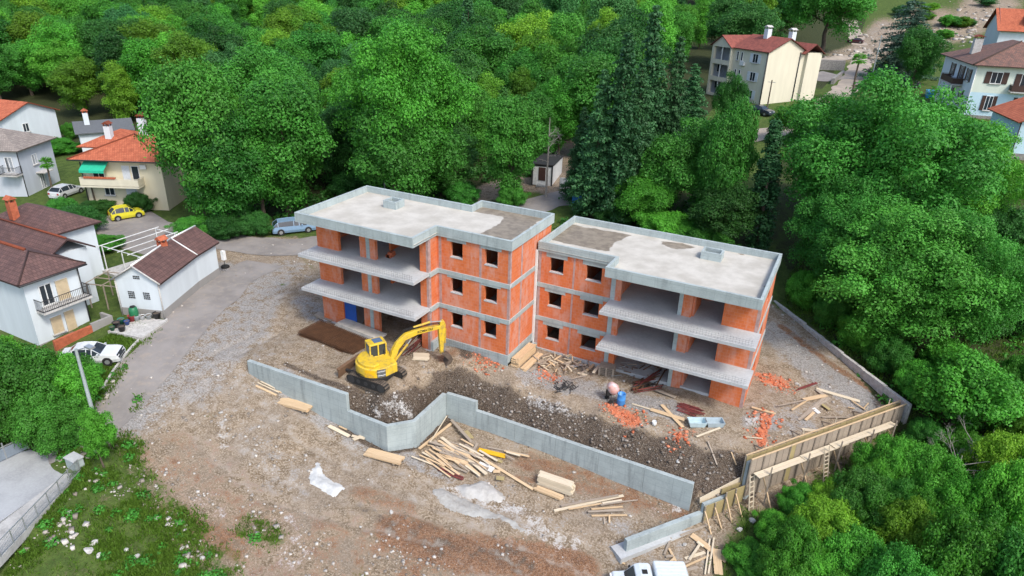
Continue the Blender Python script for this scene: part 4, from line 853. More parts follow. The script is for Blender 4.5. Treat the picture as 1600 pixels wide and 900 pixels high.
# --- pale blue house at the upper right
h8 = thing('blue_house', 'large pale blue and white house with brown shutters and old tile roof', 'house', (33.9, 88.3, 8), R_(10)); D8 = (0, 14, 0, 18); z8 = 1.7
part('wall', M['wall_blue'], h8, (0, 14, 0, 18, 1.6, 5.0)); part('upper_wall', M['wall_green'], h8, (.003, 14, .003, 18, 5.0, 9.0)); part('side_wall', WW, h8, (-.03, 0, .02, 18, 1.6, 8.95)); part('plinth', M['stone'], h8, (-.1, 14.1, -.1, 18, -4, 1.6))
roofmesh('roof', hip_polys(0, 14, 0, 18, 9.0, 3.2, .8), M['tile_dark'], h8); chimney(h8, 1.8, 9.5, 9.4, 12.2, 1.2, M['limestone'], M['tile_red']); ridge('ridge_cap', [(-.8, -.8, 9.05), (7, 7, 12.2)], M['tile_dark'], h8, .14)
win(h8, D8, 'F', 2.2, 6.4, 1.5, 1.7, shutter=M['shutter_brown']); win(h8, D8, 'F', 6.2, 5.6, 1.5, 2.4, shutter=M['shutter_brown'], sill=False); win(h8, D8, 'F', 2.4, 2.4, 1.0, 2.2, shutter=M['shutter_brown']); win(h8, D8, 'F', 6.6, 2.4, 1.0, 2.2, shutter=M['shutter_brown']); balcony(h8, D8, 'F', 5.0, 5.5, 6, 1.1, M['limestone'], M['shutter_brown'], 1, .3, True)
for u, z, w_, hh_ in ((14.5, 6.2, 1.4, 1.9), (10.5, 5.7, 1.6, 2.5), (13.5, 2.4, 1.2, 2.2), (8.5, 2.4, 1.2, 2.2), (5.5, 6.2, 1.4, 1.9)): win(h8, D8, 'L', u, z, w_, hh_, shutter=M['shutter_brown'])
balcony(h8, D8, 'L', 6.5, 5.5, 7, 1.6, M['limestone'], M['shutter_brown'], 1, .3, True); part('balcony_post', M['white_paint'], h8, (-1.6, -1.4, 4.6, 4.8, -1, 5.3)); part('balcony_post', M['white_paint'], h8, (-1.6, -1.4, 11.2, 11.4, -1, 5.3)); pipe(h8, [(0, -.1, 8.9), (0, -.1, 1.6)], .07, M['white_paint'])
rw = tag(MB().box(30, 52, 84.2, 84.8, 3, 7.6).build('terrace_wall', M['stone']), 'grey stone terrace wall below the pale blue house', 'wall')
h9 = thing('dormer_house', 'white house with bright red roof and dormers at the top right corner', 'house', (46, 176, 13), R_(6))
part('wall', WW, h9, (0, 26, 0, 14, -3, 6)); roofmesh('roof', gable_polys(0, 26, 0, 14, 6, 5, .8), M['tile_red'], h9); MB().add([(0, 0, 6), (0, 14, 6), (0, 7, 10.8)], [(0, 2, 1)]).build('gable_wall', WW, h9)
for x in (5.5, 13, 20):
    d_ = part('dormer', WW, h9, (x, x+3.6, .6, 6, 6, 9.2)); roofmesh('dormer_roof', gable_polys(x, x+3.6, .6, 7, 9.2, 1.5, .4, 'y'), M['tile_red'], d_); MB().yprism([(x, 9.2), (x+3.6, 9.2), (x+1.8, 10.6)], .6, .8).build('dormer_gable', WW, d_); win(d_, (0, 26, .6, 14), 'F', x+1.0, 6.6, 1.5, 2.0, sill=False)
h10 = thing('arched_house', 'white house with orange roof and stone arch cut by the right edge', 'house', (38.4, 69, 5.6), R_(12)); D10 = (0, 10, 0, 10)
part('wall', M['wall_blue'], h10, (0, 10, 0, 10, 2.3, 6.6)); part('stone_base', M['stone'], h10, (-.05, 10, -.05, 10, -4, 2.3)); roofmesh('roof', gable_polys(0, 10, 0, 10, 6.6, 2.6, .6, 'y'), M['tile_red'], h10); pipe(h10, [(-.06, -.12, 6.4), (-.06, -.12, -1)], .08); win(h10, D10, 'F', 2.5, 3.4, 1.2, 1.6)
mb = MB(); mb.lathe([(.01, 0), (1.1, 0)], 3) if 0 else None
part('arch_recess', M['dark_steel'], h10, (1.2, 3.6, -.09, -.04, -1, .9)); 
# --- pergola and paved terrace behind the shed
pt = tag(MB().prism([(-41.5, -4.2), (-35.4, -4.6), (-35.0, 1.8), (-40.6, 3.2)], -.6, .35).build('paved_terrace', M['limestone']), 'pale paved terrace under the white pergola behind the shed', 'terrace')
pg = thing('pergola', 'thin white metal pergola frame over the terrace', 'pergola', (-41.3, -4, .35))
for i, x in enumerate((0.2, 3, 5.8)):
    for y in (0.1, 5.8): MB().bar((x, y, 0), (x, y, 2.5), .07).build('post', M['white_paint'], pg)
for x in (0.2, 1.6, 3, 4.4, 5.8): MB().bar((x, -.3, 2.54), (x, 6.2, 2.54), .06).build('rafter', M['white_paint'], pg)
for y in (.1, 5.8): MB().bar((0, y, 2.46), (6, y, 2.46), .06).build('beam', M['white_paint'], pg)
pg2 = thing('vine_arbour', 'weathered pole arbour between shed and white house', 'pergola', (-35.6, -9.2, 0), .3)
for x in (0, 1.6, 3.0):
    for y in (0, 2.6): MB().bar((x, y, -.1), (x, y, 2.2), .08).build('post', M['wood_old'], pg2)
for y in (0, 1.3, 2.6): MB().bar((-.2, y, 2.24), (3.2, y, 2.24), .07).build('rail', M['wood_old'], pg2)
for x in (0, 1.6, 3.0): MB().bar((x, -.3, 2.31), (x, 2.9, 2.31), .06).build('rail', M['wood_old'], pg2)
# --- site cabin, fence panels, sign behind the building
cb = at(843, 292); k_ = thing('site_cabin', 'white site cabin with brown door between the trees behind the building', 'cabin', (cb[0]-1.2, cb[1]+.2, cb[2]), R_(10))
part('wall', M['white_paint'], k_, (0, 2.6, 0, 5.5, .1, 2.6)); part('frame', M['dark_steel'], k_, (-.05, .12, -.05, .1, 0, 2.7), (2.48, 2.65, -.05, .1, 0, 2.7), (-.05, 2.65, -.05, .1, 2.55, 2.75)); part('roof', M['dark_steel'], k_, (-.15, 2.75, -.15, 5.6, 2.75, 2.85)); part('door', plain('brown_door', (.07, .035, .03), .5), k_, (.85, 1.75, -.06, .0, .75, 2.4)); part('step', M['steel'], k_, (.7, 1.9, -.6, -.1, 0, .2))
for i in range(3):
    g = at(874+i*10, 296); o = thing('fence_panel', f'white sheet fence panel right of the site cabin, {("left", "middle", "right")[i]} one', 'fence panel', (g[0], g[1], g[2]), R_(22), 'white fence panels'); part('sheet', M['white_paint'], o, (0, .92, 0, .05, .1, 1.5)); part('post', M['steel'], o, (-.03, .03, -.03, .08, 0, 1.6))
g = at(893, 329); o = thing('blue_sign', 'blue site board on posts by the road behind the roofs', 'sign', tuple(g), R_(25)); part('board', plain('blue_board', (.06, .25, .62), .5), o, (0, 1.5, 0, .06, .9, 2.1)); part('post', M['steel'], o, (.1, .16, .06, .12, 0, 2.1)); part('post', M['steel'], o, (1.3, 1.36, .06, .12, 0, 2.1))
# stone wall of the far car park and driveway kerbs
for (p, q, hh_, lb) in (((1255, 108), (1318, 110), 2.2, 'dark stone wall below the white car park at the cream house'), ((1318, 112), (1300, 132), 1.2, 'low concrete kerb wall along the far road bend')):
    a, b = at(*p), at(*q); mb = MB(); mb.bar((a[0], a[1], min(a[2], b[2])+hh_/2-.6), (b[0], b[1], min(a[2], b[2])+hh_/2-.6), .6, hh_+1.2); tag(mb.build('stone_wall', M['stone']), lb, 'wall')
pv = at(1475, 152); o = tag(MB().prism([(pv[0]-3, pv[1]-2.5), (pv[0]+3, pv[1]-2.5), (pv[0]+3, pv[1]+2.5), (pv[0]-3, pv[1]+2.5)], pv[2]-.5, pv[2]+.9).build('swimming_pool', plain('pool_liner', (.06, .36, .70), .2)), 'small bright blue pool left of the pale blue house', 'pool')
# ---------------------------------------------------------------- trees named one by one (foot px, foot row, top row, crown width px)
BT = 'broadleaf_tree'
named = [
 ('tall2', 302, 356, 112, 120, BT, 'tall broadleaf tree right of the cream villa with awning'), ('tall1', 348, 358, 182, 110, BT, 'dark tree between villa and silver estate car, second from the villa'), ('tall2', 440, 340, 138, 135, BT, 'broad dark green tree behind the silver estate car'),
 ('big3', 635, 322, 60, 215, BT, 'largest bright green tree rising behind the left roof'), ('tall3', 400, 345, 190, 110, BT, 'slim dark tree between the villa trees and the estate car'), ('dark2', 540, 300, 160, 120, BT, 'dark tree behind the left roof chimney'), ('dark1', 690, 308, 205, 120, BT, 'dark tree left of the dirt track behind the roofs'), ('tall2', 798, 318, 160, 92, BT, 'slim tree just left of the site cabin'),
 ('tall1', 840, 262, 150, 70, BT, 'thin tree standing behind the site cabin'), ('light1', 875, 250, 130, 90, BT, 'tree leaning over the track right of the site cabin'),
 ('cedar2', 968, 342, 48, 92, 'conifer_tree', 'huge dark conifer right of the site cabin track'), ('cedar2', 935, 338, 105, 70, 'conifer_tree', 'dark conifer hugging the left flank of the huge conifer'), ('cedar2', 1000, 335, 95, 72, 'conifer_tree', 'dark conifer hugging the right flank of the huge conifer'), ('cedar2', 1052, 300, 55, 62, 'conifer_tree', 'slim conifer left of the cream apartment house'), ('cedar2', 1022, 300, 5, 84, 'conifer_tree', 'tall conifer behind the huge dark conifer'), ('cedar2', 905, 315, 165, 52, 'conifer_tree', 'narrow conifer on the left side of the huge dark one'), ('cedar2', 1083, 225, 98, 62, 'conifer_tree', 'small dark conifer in front of the cream apartment house'), ('cypress', 731, 165, -30, 34, 'cypress_tree', 'thin cypress poking out of the forest at top centre'),
 ('cypress', 1203, 398, 184, 56, 'cypress_tree', 'slender dark cypress behind the right roof corner'), ('oak2', 1085, 345, 195, 150, BT, 'bright tree behind the right roof, beside the conifer'), ('oak1', 1132, 372, 172, 95, BT, 'tree left of the slender cypress'), ('dark2', 1130, 392, 290, 130, BT, 'low dark tree close behind the right roof'), ('light1', 1010, 355, 275, 110, BT, 'low yellow green tree behind the middle of the roofs'),
 ('big1', 1390, 425, 138, 290, BT, 'very large oak with grey trunk right of the building'), ('big3', 1292, 330, 160, 135, BT, 'light green tree right of the slender cypress'), ('big2', 1318, 470, 285, 165, BT, 'tree with grey green crown right of the right roof'), ('big3', 1520, 390, 205, 150, BT, 'light green tree below the terrace wall at right'), ('big2', 1420, 548, 330, 260, BT, 'dense tree beside the white boundary wall'), ('big1', 1510, 560, 345, 190, BT, 'tree right of the boundary wall near the right edge'),
 ('small1', 1512, 680, 555, 150, BT, 'small bright lime green tree near the grey garage'), ('palm', 1330, 157, 80, 30, 'palm_tree', 'single palm tree beside the far road'), ('palm', 84, 310, 243, 26, 'palm_tree', 'palm tree in front of the grey roofed house'), ('palm', 152, 326, 276, 22, 'palm_tree', 'young palm tree in front of the cream villa'),
 ('spruce', 1422, 125, -5, 110, 'conifer_tree', 'blue grey cedar near the rubble slope'), ('oak1', 1437, 140, 50, 80, BT, 'green tree in front of the blue grey cedar'), ('oak2', 1300, 80, -60, 140, BT, 'dark tree left of the far road end'), ('light1', 1385, 222, 162, 100, BT, 'low bright tree below the far road'), ('light2', 1250, 225, 160, 90, BT, 'bright tree below the cream apartment house'), ('oak2', 1140, 215, 120, 50, BT, 'pale tree covering the corner of the cream apartment house'),
 ('light2', 1465, 215, 165, 120, BT, 'bright tree in front of the small blue pool'), ('oak1', 1230, 60, -30, 110, BT, 'forest tree behind the maroon roof'), ('oak3', 1150, 40, -60, 120, BT, 'tree top behind the cream apartment house, left of its chimneys')]
ALIAS = {'oak3': ('tall2', 'leaf'), 'light1': ('oak1', 'leaf_light'), 'light2': ('oak2', 'leaf_light'), 'dark1': ('tall2', 'leaf_dark'), 'dark2': ('oak1', 'leaf_dark'), 'big3': ('big2', 'leaf_light'), 'bush3': ('bush1', 'leaf_dark'), 'bush2': ('bush2', 'leaf_light')}
def AL(k): return ALIAS.get(k, (k, None))
for k, px, pb, pt_, wp, nm, lb in named: ptree(AL(k)[0], px, pb, pt_, wp, name=nm, label=lb, tone=AL(k)[1])
# shrubs
shr = [('bush1', 30, 668, 535, 170, 'large rounded green bush at the left edge beside the road'), ('bush2', 95, 650, 560, 110, 'bright bush touching the white parked car'), ('bush1', 70, 700, 610, 120, 'dark lower bush above the grey gate'), ('bush1', 118, 606, 560, 70, 'green bush partly hiding the white parked car'), ('bush2', 8, 640, 530, 90, 'light green bush cut by the left edge'),
       ('bush3', 115, 368, 322, 80, 'rounded bush left of the pergola'), ('bush1', 95, 350, 310, 60, 'bush in front of the silver car at the villa'), ('bush3', 215, 332, 300, 48, 'dark rounded bush behind the yellow car'), ('bush3', 150, 336, 312, 60, 'low hedge left of the yellow car'), ('bush2', 107, 217, 193, 28, 'small ball shaped tree behind the villa'), ('bush2', 85, 240, 215, 70, 'clipped yellow green hedge behind the grey roofed house'), ('bush2', 165, 216, 198, 60, 'light hedge behind the villa chimneys'),
       ('bush2', 150, 392, 368, 70, 'green vine growing under the pergola'), ('small1', 150, 730, 640, 56, 'small feathery tree at the foot of the lamp post'), ('bush1', 1095, 398, 350, 110, 'dark shrub just behind the right roof edge'), ('bush2', 1040, 378, 330, 100, 'yellow green shrub behind the right roof'), ('bush3', 960, 350, 318, 70, 'shrub in the gap behind the right roof corner'),
       ('bush1', 300, 368, 338, 66, 'low shrub at the road edge above the shed ridge'), ('bush3', 348, 371, 336, 66, 'low dark shrub at the road edge left of the scrap'), ('bush3', 398, 366, 330, 60, 'low dark shrub at the road edge left of the estate car'), ('bush3', 560, 305, 262, 90, 'dark shrub behind the left roof corner'), ('bush3', 640, 318, 275, 90, 'dark shrub behind the left roof middle'), ('bush1', 720, 322, 285, 60, 'green shrub left of the dirt track behind the roofs'), ('bush1', 800, 322, 288, 50, 'green shrub at the foot of the slim tree by the cabin'),
       ('bush2', 1262, 478, 425, 60, 'bright shrub behind the upper end of the boundary wall'), ('bush1', 1305, 510, 455, 70, 'shrub outside the boundary wall, second from its upper end'), ('bush2', 1352, 548, 490, 76, 'light shrub outside the middle of the boundary wall'), ('bush1', 1398, 585, 528, 76, 'green shrub outside the lower half of the boundary wall'), ('bush2', 1440, 622, 566, 76, 'bright shrub at the lower end of the boundary wall'), ('bush2', 1480, 590, 530, 80, 'light shrub between boundary wall and lime green tree'), ('bush1', 1350, 505, 450, 66, 'shrub in the second row behind the boundary wall'), ('bush2', 1590, 640, 560, 70, 'shrub right of the lime green tree'),
       ('bush2', 1590, 305, 280, 50, 'clipped bright hedge at the right edge'), ('bush3', 1560, 400, 320, 120, 'dark shrub below the clipped hedge at right'), ('bush2', 1575, 450, 400, 110, 'yellow green shrub at the right edge'), ('bush1', 1570, 520, 440, 140, 'green shrub at right edge beside the dense tree')]
for k, px, pb, pt_, wp, lb in shr: ptree(AL(k)[0], px, pb, pt_, wp, name='shrub', label=lb, cat='shrub', tone=AL(k)[1])
near = [(1180, 890, 850, 90), (1235, 905, 810, 110), (1290, 870, 780, 110), (1250, 800, 755, 75), (1345, 830, 735, 110), (1390, 770, 680, 100), (1330, 930, 830, 120), (1420, 900, 790, 120), (1450, 800, 700, 110), (1400, 980, 850, 130), (1500, 960, 810, 150), (1575, 880, 730, 130), (1570, 780, 680, 110), (1530, 760, 700, 95), (1590, 1010, 840, 150), (1480, 850, 745, 110), (1300, 960, 880, 110), (1590, 700, 615, 80), (1230, 960, 880, 100), (1450, 700, 655, 65), (1500, 720, 668, 70),
        (1370, 850, 770, 90), (1300, 820, 755, 85), (1440, 860, 770, 95), (1530, 840, 745, 95), (1360, 800, 720, 80), (1270, 930, 850, 90), (1460, 930, 835, 100), (1545, 930, 810, 120), (1405, 840, 750, 85), (1420, 750, 690, 70), (1210, 850, 800, 70)]
for i, (px, pb, pt_, wp) in enumerate(near): ptree(('bush2', 'bush1')[i % 2], px, pb, pt_, wp, name='shrub', label='leafy green shrub in the thicket below the formwork wall', cat='shrub', group='thicket shrubs at the lower right', tone=('leaf_light', 'leaf_light', 'leaf_yel', 'leaf_light', 'leaf')[i % 5])
# hillside forest
CLEAR = [(85, 160, 262, 345, 118), (-40, 170, 90, 320, 140), (1095, 40, 1270, 175, 150), (1455, 55, 1600, 260, 160), (1235, 55, 1400, 165, 260), (735, 195, 915, 330, 96), (1330, -20, 1600, 72, 420), (1520, -60, 1600, 80, 260), (160, 315, 520, 400, 95), (1040, 0, 1100, 60, 0), (1160, 160, 1215, 190, 130)]
cand = []
sp = 7.5; yv = 16.0
while yv < 300:
    s = sp*(1+max(0, yv-50)/85); xv = -230+random.uniform(0, s)
    while xv < 75:
        cand.append((xv+random.uniform(-.3, .3)*s, yv+random.uniform(-.3, .3)*s)); xv += s
    yv += s*.92
FKEYS = ['oak1', 'tall1', 'tall1', 'tall2', 'tall3', 'tall2', 'tall3', 'tall2']; FT = ['leaf', 'leaf', 'leaf_light', 'leaf_light', 'leaf_dark', 'leaf_blue', 'leaf_yel', 'leaf', 'leaf_dark', 'leaf_yel', 'leaf_light']
cx_ = np.array(cand); inF = in_poly(cx_[:, 0], cx_[:, 1], FOREST+[]) | in_poly(cx_[:, 0], cx_[:, 1], [(14, 150), (22, 150), (60, 215), (160, 215), (160, 330), (10, 330)]) | in_poly(cx_[:, 0], cx_[:, 1], [(-170, 30), (-95, 24), (-80, 30), (-64, 24), (-64, 60), (-200, 60)])
ptsF = [p for p, k in zip(cand, inF) if k]; zF = hfun(np.array([p[0] for p in ptsF]), np.array([p[1] for p in ptsF]), False)
nF_ = 0
for (x, y), z in zip(ptsF, zF):
    if seg_dist(np.array([x]), np.array([y]), ROADB)[0] < 5 or any((x-a)**2+(y-b)**2 < 14 for a, b, _ in TREES): continue
    h = random.uniform(10, 15.5)*(1+max(0, y-60)/500); X0, Y0, dep = proj((x, y, z)); X1, Y1, _ = proj((x, y, z+h)); wp = h*.42*CAM_F/dep
    if dep < 30 or X0 < -wp-20 or X0 > 1620+wp or Y1 > 420 or Y0 < -25: continue
    bad = False
    for (ax, ay, bx, by, dd) in CLEAR:
        if dep < dd and X0+wp > ax and X0-wp < bx and Y1 < by and Y0 > ay: bad = True; break
    if bad: continue
    tree(random.choice(FKEYS), x, y, h, name='forest_tree', label='broadleaf tree in the dense hillside forest', group='hillside forest trees', z=float(z), tone=random.choice(FT)); nF_ += 1
print('forest trees', nF_)

rs_ = np.random.default_rng(99)
for i in range(16):
    px, py = rs_.uniform(1385, 1590), rs_.uniform(8, 66)
    if 1515 < px and py > 15: continue
    ptree(('bush1', 'bush2', 'oak1')[i % 3], px, py, py-rs_.uniform(8, 20), rs_.uniform(18, 42), name='shrub', label='scattered bush on the cleared rubble slope at the top right', cat='shrub', group='bushes on the rubble slope', tone=('leaf', 'leaf_blue', 'leaf_light', 'leaf_yel')[i % 4])
# ---------------------------------------------------------------- retaining wall
CW = M['concrete_wall']
def wallseg(a, b, z0, z1, th=.3, z0b=None):
    """vertical slab whose front (left->right, facing -y side) runs a->b; thickness goes behind"""
    a, b = Vector(a), Vector(b); t = (b-a).normalized(); n = Vector((-t.y, t.x))*th; z0b = z0 if z0b is None else z0b
    mb = MB(); mb.add([(*a, z0), (*b, z0b), (*(b+n), z0b), (*(a+n), z0), (*a, z1), (*b, z1), (*(b+n), z1), (*(a+n), z1)], [(0, 3, 2, 1), (4, 5, 6, 7), (0, 1, 5, 4), (1, 2, 6, 5), (2, 3, 7, 6), (3, 0, 4, 7)]); return mb
rwl = thing('retaining_wall', 'long stepped grey concrete retaining wall in front of the building', 'wall')
segs = [(0, 1, .21), (1, 2, -1.15), (2, 3, -1.15), (3, 4, -1.15), (4, 5, -1.15), (5, 6, -1.92)]
for i, (a, b, zt) in enumerate(segs):
    A, B = Vector(WALL[a]), Vector(WALL[b]); L = (B-A).length; n = max(1, round(L/3.0))
    for k in range(n):                                   # one pour after the other, hairline joints between
        p, q = A.lerp(B, k/n), A.lerp(B, (k+1)/n); t_ = (q-p).normalized()
        wallseg(p+t_*(.006 if k else .0), q-t_*(.006 if k < n-1 else 0), -5, zt+random.uniform(-.008, .008)).build('wall_segment', CW, rwl, bevel=.012)
lw = thing('boundary_wall', 'low concrete wall stub running towards the white van', 'wall')
A, B = Vector(LOWW[0]), Vector(LOWW[1]); wallseg(A, B, -6, -3.62, .3).build('wall_segment', CW, lw, bevel=.012); t_ = (B-A).normalized(); n_ = Vector((-t_.y, t_.x))
wallseg(A-n_*.35-t_*.6, B-n_*.35, -6, -4.45, 1.1).build('footing', M['slab'], lw)
# formwork wall
fwk = thing('formwork_wall', 'timber formwork wall with plank walkway at the right of the site', 'formwork')
A, B = Vector(LOWW[2]), Vector(LOWW[3]); t_ = (B-A).normalized(); n_ = Vector((-t_.y, t_.x)); L = (B-A).length; FZ = -.5
MB().bar((*(A+n_*.18), -3), (*(B+n_*.18), -3), .2, 4.4).build('concrete_core', CW, fwk)
npan = 26
for k in range(npan):
    a, b = A+t_*(L*k/npan+.012), A+t_*(L*(k+1)/npan-.012); w_ = random.uniform(-.03, .03)
    for side in (-.0, .34): MB().bar((*((a)+n_*side), FZ-1.5+w_), (*((b)+n_*side), FZ-1.5+w_), .045, 3.0).build('panel', random.choice([M['wood_yel'], M['wood_old'], M['wood_old'], M['wood_old'], M['wood_old']]) if side == 0 else M['wood_yel'], fwk)
    if k % 2 == 0:
        for side in (-.08, .42): MB().bar((*(a+n_*side), FZ-3.0), (*(a+n_*side), FZ+random.uniform(.0, .12)), .07).build('stud', M['wood_old'], fwk)
for side in (-.07, .41):
    for z in (FZ-.05, ): MB().bar((*(A+n_*side), FZ+.07), (*(B+n_*side), FZ+.07), .1, .05).build('top_rail', M['wood'], fwk)
for s0, s1, dz in ((.3, 4.9, -1.05), (4.4, 8.6, -1.0), (7.2, 11.4, -.93), (10.6, 13.6, -.95)):
    for j in range(2): p, q = A+t_*s0-n_*(.3+.27*j), A+t_*s1-n_*(.3+.27*j); MB().bar((*p, FZ+dz), (*q, FZ+dz+random.uniform(-.02, .02)), .25, .045).build('walkway_plank', M['wood_pale'], fwk)
for s in (1.2, 4.6, 7.7, 10.9, 13.3):
    p = A+t_*s-n_*.75; q = A+t_*s-n_*1.5; gz = hz(p.x, p.y); MB().bar((*p, gz-.1), (*p, FZ-.45), .09).build('prop', M['wood_old'], fwk); MB().bar((*(A+t_*s-n_*.1), FZ-1.12), (*p, FZ-1.12), .08).build('bracket', M['wood'], fwk); MB().bar((*q, hz(q.x, q.y)), (*(A+t_*s-n_*.1), FZ-1.3), .08).build('brace', M['wood'], fwk)
    p = A+t_*(s+.6)+n_*.5; q = A+t_*(s+.9)+n_*1.7; MB().bar((*q, hz(q.x, q.y)), (*p, FZ-.15), .07).build('brace', M['wood_old'], fwk); MB().bar((*p, FZ-1.0), (*p, FZ+.45), .06).build('stake', M['wood_pale'], fwk)
f2 = thing('low_formwork', 'yellow formwork boards on the low wall step beside the small ladder', 'formwork')
A2, B2 = Vector(LOWW[1]), Vector(LOWW[2]); t2 = (B2-A2).normalized(); n2 = Vector((-t2.y, t2.x)); L2 = (B2-A2).length
MB().bar((*(A2+n2*.18), -4.2), (*(B2+n2*.18), -4.2), .2, 2.4).build('concrete_core', CW, f2)
for k in range(4):
    a, b = A2+t2*(L2*k/4+.01), A2+t2*(L2*(k+1)/4-.01); zt = -3.1 if k < 2 else -2.55
    for side in (0, .36): MB().bar((*(a+n2*side), zt-.8), (*(b+n2*side), zt-.8), .045, 1.6).build('panel', M['wood_yel'], f2)
    MB().bar((*(a-n2*.08), -4.8), (*(a-n2*.08), zt+.05), .07).build('stud', M['wood_old'], f2); q = a-n2*.9; MB().bar((*q, hz(q.x, q.y)), (*(a-n2*.06), zt-.3), .08).build('brace', M['wood'], f2)
MB().bar((*(A2+n2*.5), -3.05), (*(B2+n2*.5), -2.5), .04, .5).build('board', M['wood_pale'], f2)
def ladder(label, foot, top, w=.42, n=9):
    f = Vector(foot); tp = Vector(top); l = thing('ladder', label, 'ladder', foot); d = tp-f; s = Vector((t_.x, t_.y, 0))*w/2
    for k in (-1, 1): MB().bar(s*k, d+s*k, .07).build('rail', M['wood_pale'], l)
    for i in range(n): p = d*((i+.6)/n); MB().bar(p-s, p+s, .05).build('rung', M['wood_pale'], l)
q = A+t_*6.4-n_*1.15; ladder('long timber ladder leaning on the middle of the formwork walkway', (q.x, q.y, hz(q.x, q.y)), (*(A+t_*6.4-n_*.62), FZ-.6))
q = A+t_*.1-n_*.75; ladder('short timber ladder at the near end of the formwork wall', (q.x, q.y, hz(q.x, q.y)), (*(A+t_*.3-n_*.12), FZ-1.2), .36, 7)
# white boundary wall at right
bw_ = thing('garden_boundary_wall', 'pale concrete boundary wall running diagonally along the trees at right', 'wall')
for k in range(7):
    a = Vector((16.0, 23.2)).lerp(Vector((27.4, 10.3)), k/7); b = Vector((16.0, 23.2)).lerp(Vector((27.4, 10.3)), (k+1)/7); zt = -.02-.035*k*2; wallseg(a, b-(b-a).normalized()*.02, -3, zt+random.uniform(-.03, .03), .28).build('wall_segment', M['limestone'], bw_, bevel=.02)
# ---------------------------------------------------------------- excavator
YEL = paint('machine_yellow', (.66, .45, .03)); YEL2 = paint('worn_yellow', (.55, .36, .03))
XC = (-7.35, -6.5); xz = hz(*XC)
exv = thing('excavator', 'yellow tracked excavator with raised boom beside the trench', 'excavator', (*XC, xz))
for s, y in (('near', -1.05), ('far', 1.05)):
    tr = MB(); pl = [(-1.75, .38), (-1.62, .12), (-1.3, 0), (1.3, 0), (1.62, .12), (1.75, .38), (1.62, .62), (1.3, .74), (-1.3, .74), (-1.62, .62)]; tr.yprism(pl, y-.25, y+.25); to = tr.build('track', M['black'], exv, bevel=.02)
    per = []; 
    for (ax, az), (bx, bz) in zip(pl, pl[1:]+pl[:1]):
        Ls = math.hypot(bx-ax, bz-az); n = max(1, int(Ls/.17))
        for i in range(n): per.append((ax+(bx-ax)*(i+.5)/n, az+(bz-az)*(i+.5)/n, math.atan2(bz-az, bx-ax)))
    sh = MB()
    for px_, pz_, an in per: sh.obox(Matrix.Translation((px_, y, pz_))@Matrix.Rotation(-an, 4, 'Y'), .12, .54, .05)
    sh.build('track_shoes', mottled('muddy_track', (.14, .11, .085), (.06, .05, .04), 3, 15, .95), to)
    for i, x in enumerate((-1.3, -.65, 0, .65, 1.3)): MB().tube((x, y-.27, .36), (x, y+.27, .36), .30 if abs(x) > 1 else .16, 14).build('wheel', M['dark_steel'], to)
part('undercarriage', M['dark_steel'], exv, (-1.0, 1.0, -.8, .8, .3, .75)); MB().tube((0, 0, .75), (0, 0, .95), .6, 18).build('slew_ring', M['dark_steel'], exv)
bl = MB(); bl.yprism([(-2.55, .05), (-2.45, .0), (-2.40, .75), (-2.62, .8), (-2.52, .4)], -1.25, 1.25); bl.build('dozer_blade', mottled('muddy_blade', (.17, .10, .06), None, 2, 14, .9), exv); part('blade_arm', M['dark_steel'], exv, (-2.45, -1, -.55, -.4, .3, .45)); part('blade_arm', M['dark_steel'], exv, (-2.45, -1, .4, .55, .3, .45))
hd = R_(58); up_ = bpy.data.objects.new('upper_body', None)
def up(mb, name, mat, parent=None, **k):
    rt = Matrix.Rotation(hd, 4, 'Z'); mb.v = [tuple(rt@Vector(v)) for v in mb.v]; return mb.build(name, mat, parent or exv, **k)
bpy.data.objects.remove(up_)
def arc(r, a0, a1, n): return [(r*math.cos(R_(a0+(a1-a0)*i/n)), r*math.sin(R_(a0+(a1-a0)*i/n))) for i in range(n+1)]
body = MB().prism(arc(1.46, 62, 298, 26)+[(1.15, -1.2), (1.2, -.35), (1.2, .35), (1.05, 1.2)], .98, 1.72); hull = up(body, 'hull', YEL, bevel=.07)
up(MB().prism(arc(1.40, 60, 300, 26)+[(.9, -1.1), (.9, 1.1)], .84, .98), 'skirt', M['dark_steel'])
up(MB().prism(arc(1.30, 115, 245, 14)+[(-.1, -1.0), (-.1, 1.0)], 1.72, 1.92), 'engine_hood', YEL, bevel=.05)
cb_ = MB(); cb_.prism([(-.30, .32), (1.15, .32), (1.2, .45), (1.2, 1.1), (1.1, 1.24), (-.30, 1.24)], 1.0, 1.75); cab = up(cb_, 'cab', YEL, bevel=.04)
rf = MB(); rf.prism([(-.34, .28), (.95, .28), (.98, 1.26), (-.34, 1.26)], 2.62, 2.76); up(rf, 'cab_roof', YEL, cab, bevel=.05)
for (x, y) in ((-.28, .34), (.92, .34), (.92, 1.2), (-.28, 1.2), (.32, 1.22), (.32, .33)): up(MB().box(x-.045, x+.045, y-.045, y+.045, 1.7, 2.66), 'cab_pillar', YEL, cab)
up(MB().box(-.27, .9, .355, .375, 1.74, 2.62), 'cab_window', M['glass'], cab); up(MB().box(-.27, .9, 1.18, 1.2, 1.74, 2.62), 'cab_window', M['glass'], cab); up(MB().box(-.27, -.25, .4, 1.16, 1.74, 2.62), 'cab_window', M['glass'], cab)
up(MB().box(.92, .94, .4, 1.16, 1.5, 2.62), 'windscreen', M['glass'], cab); up(MB().box(.1, .75, .45, 1.1, 2.762, 2.785), 'roof_window', plain('sky_blue_glass', (.10, .16, .26), .1), cab); up(MB().box(-.3, -.28, .45, 1.1, 1.9, 2.5), 'rear_window', plain('tinted_glass', (.08, .13, .2), .1), cab)
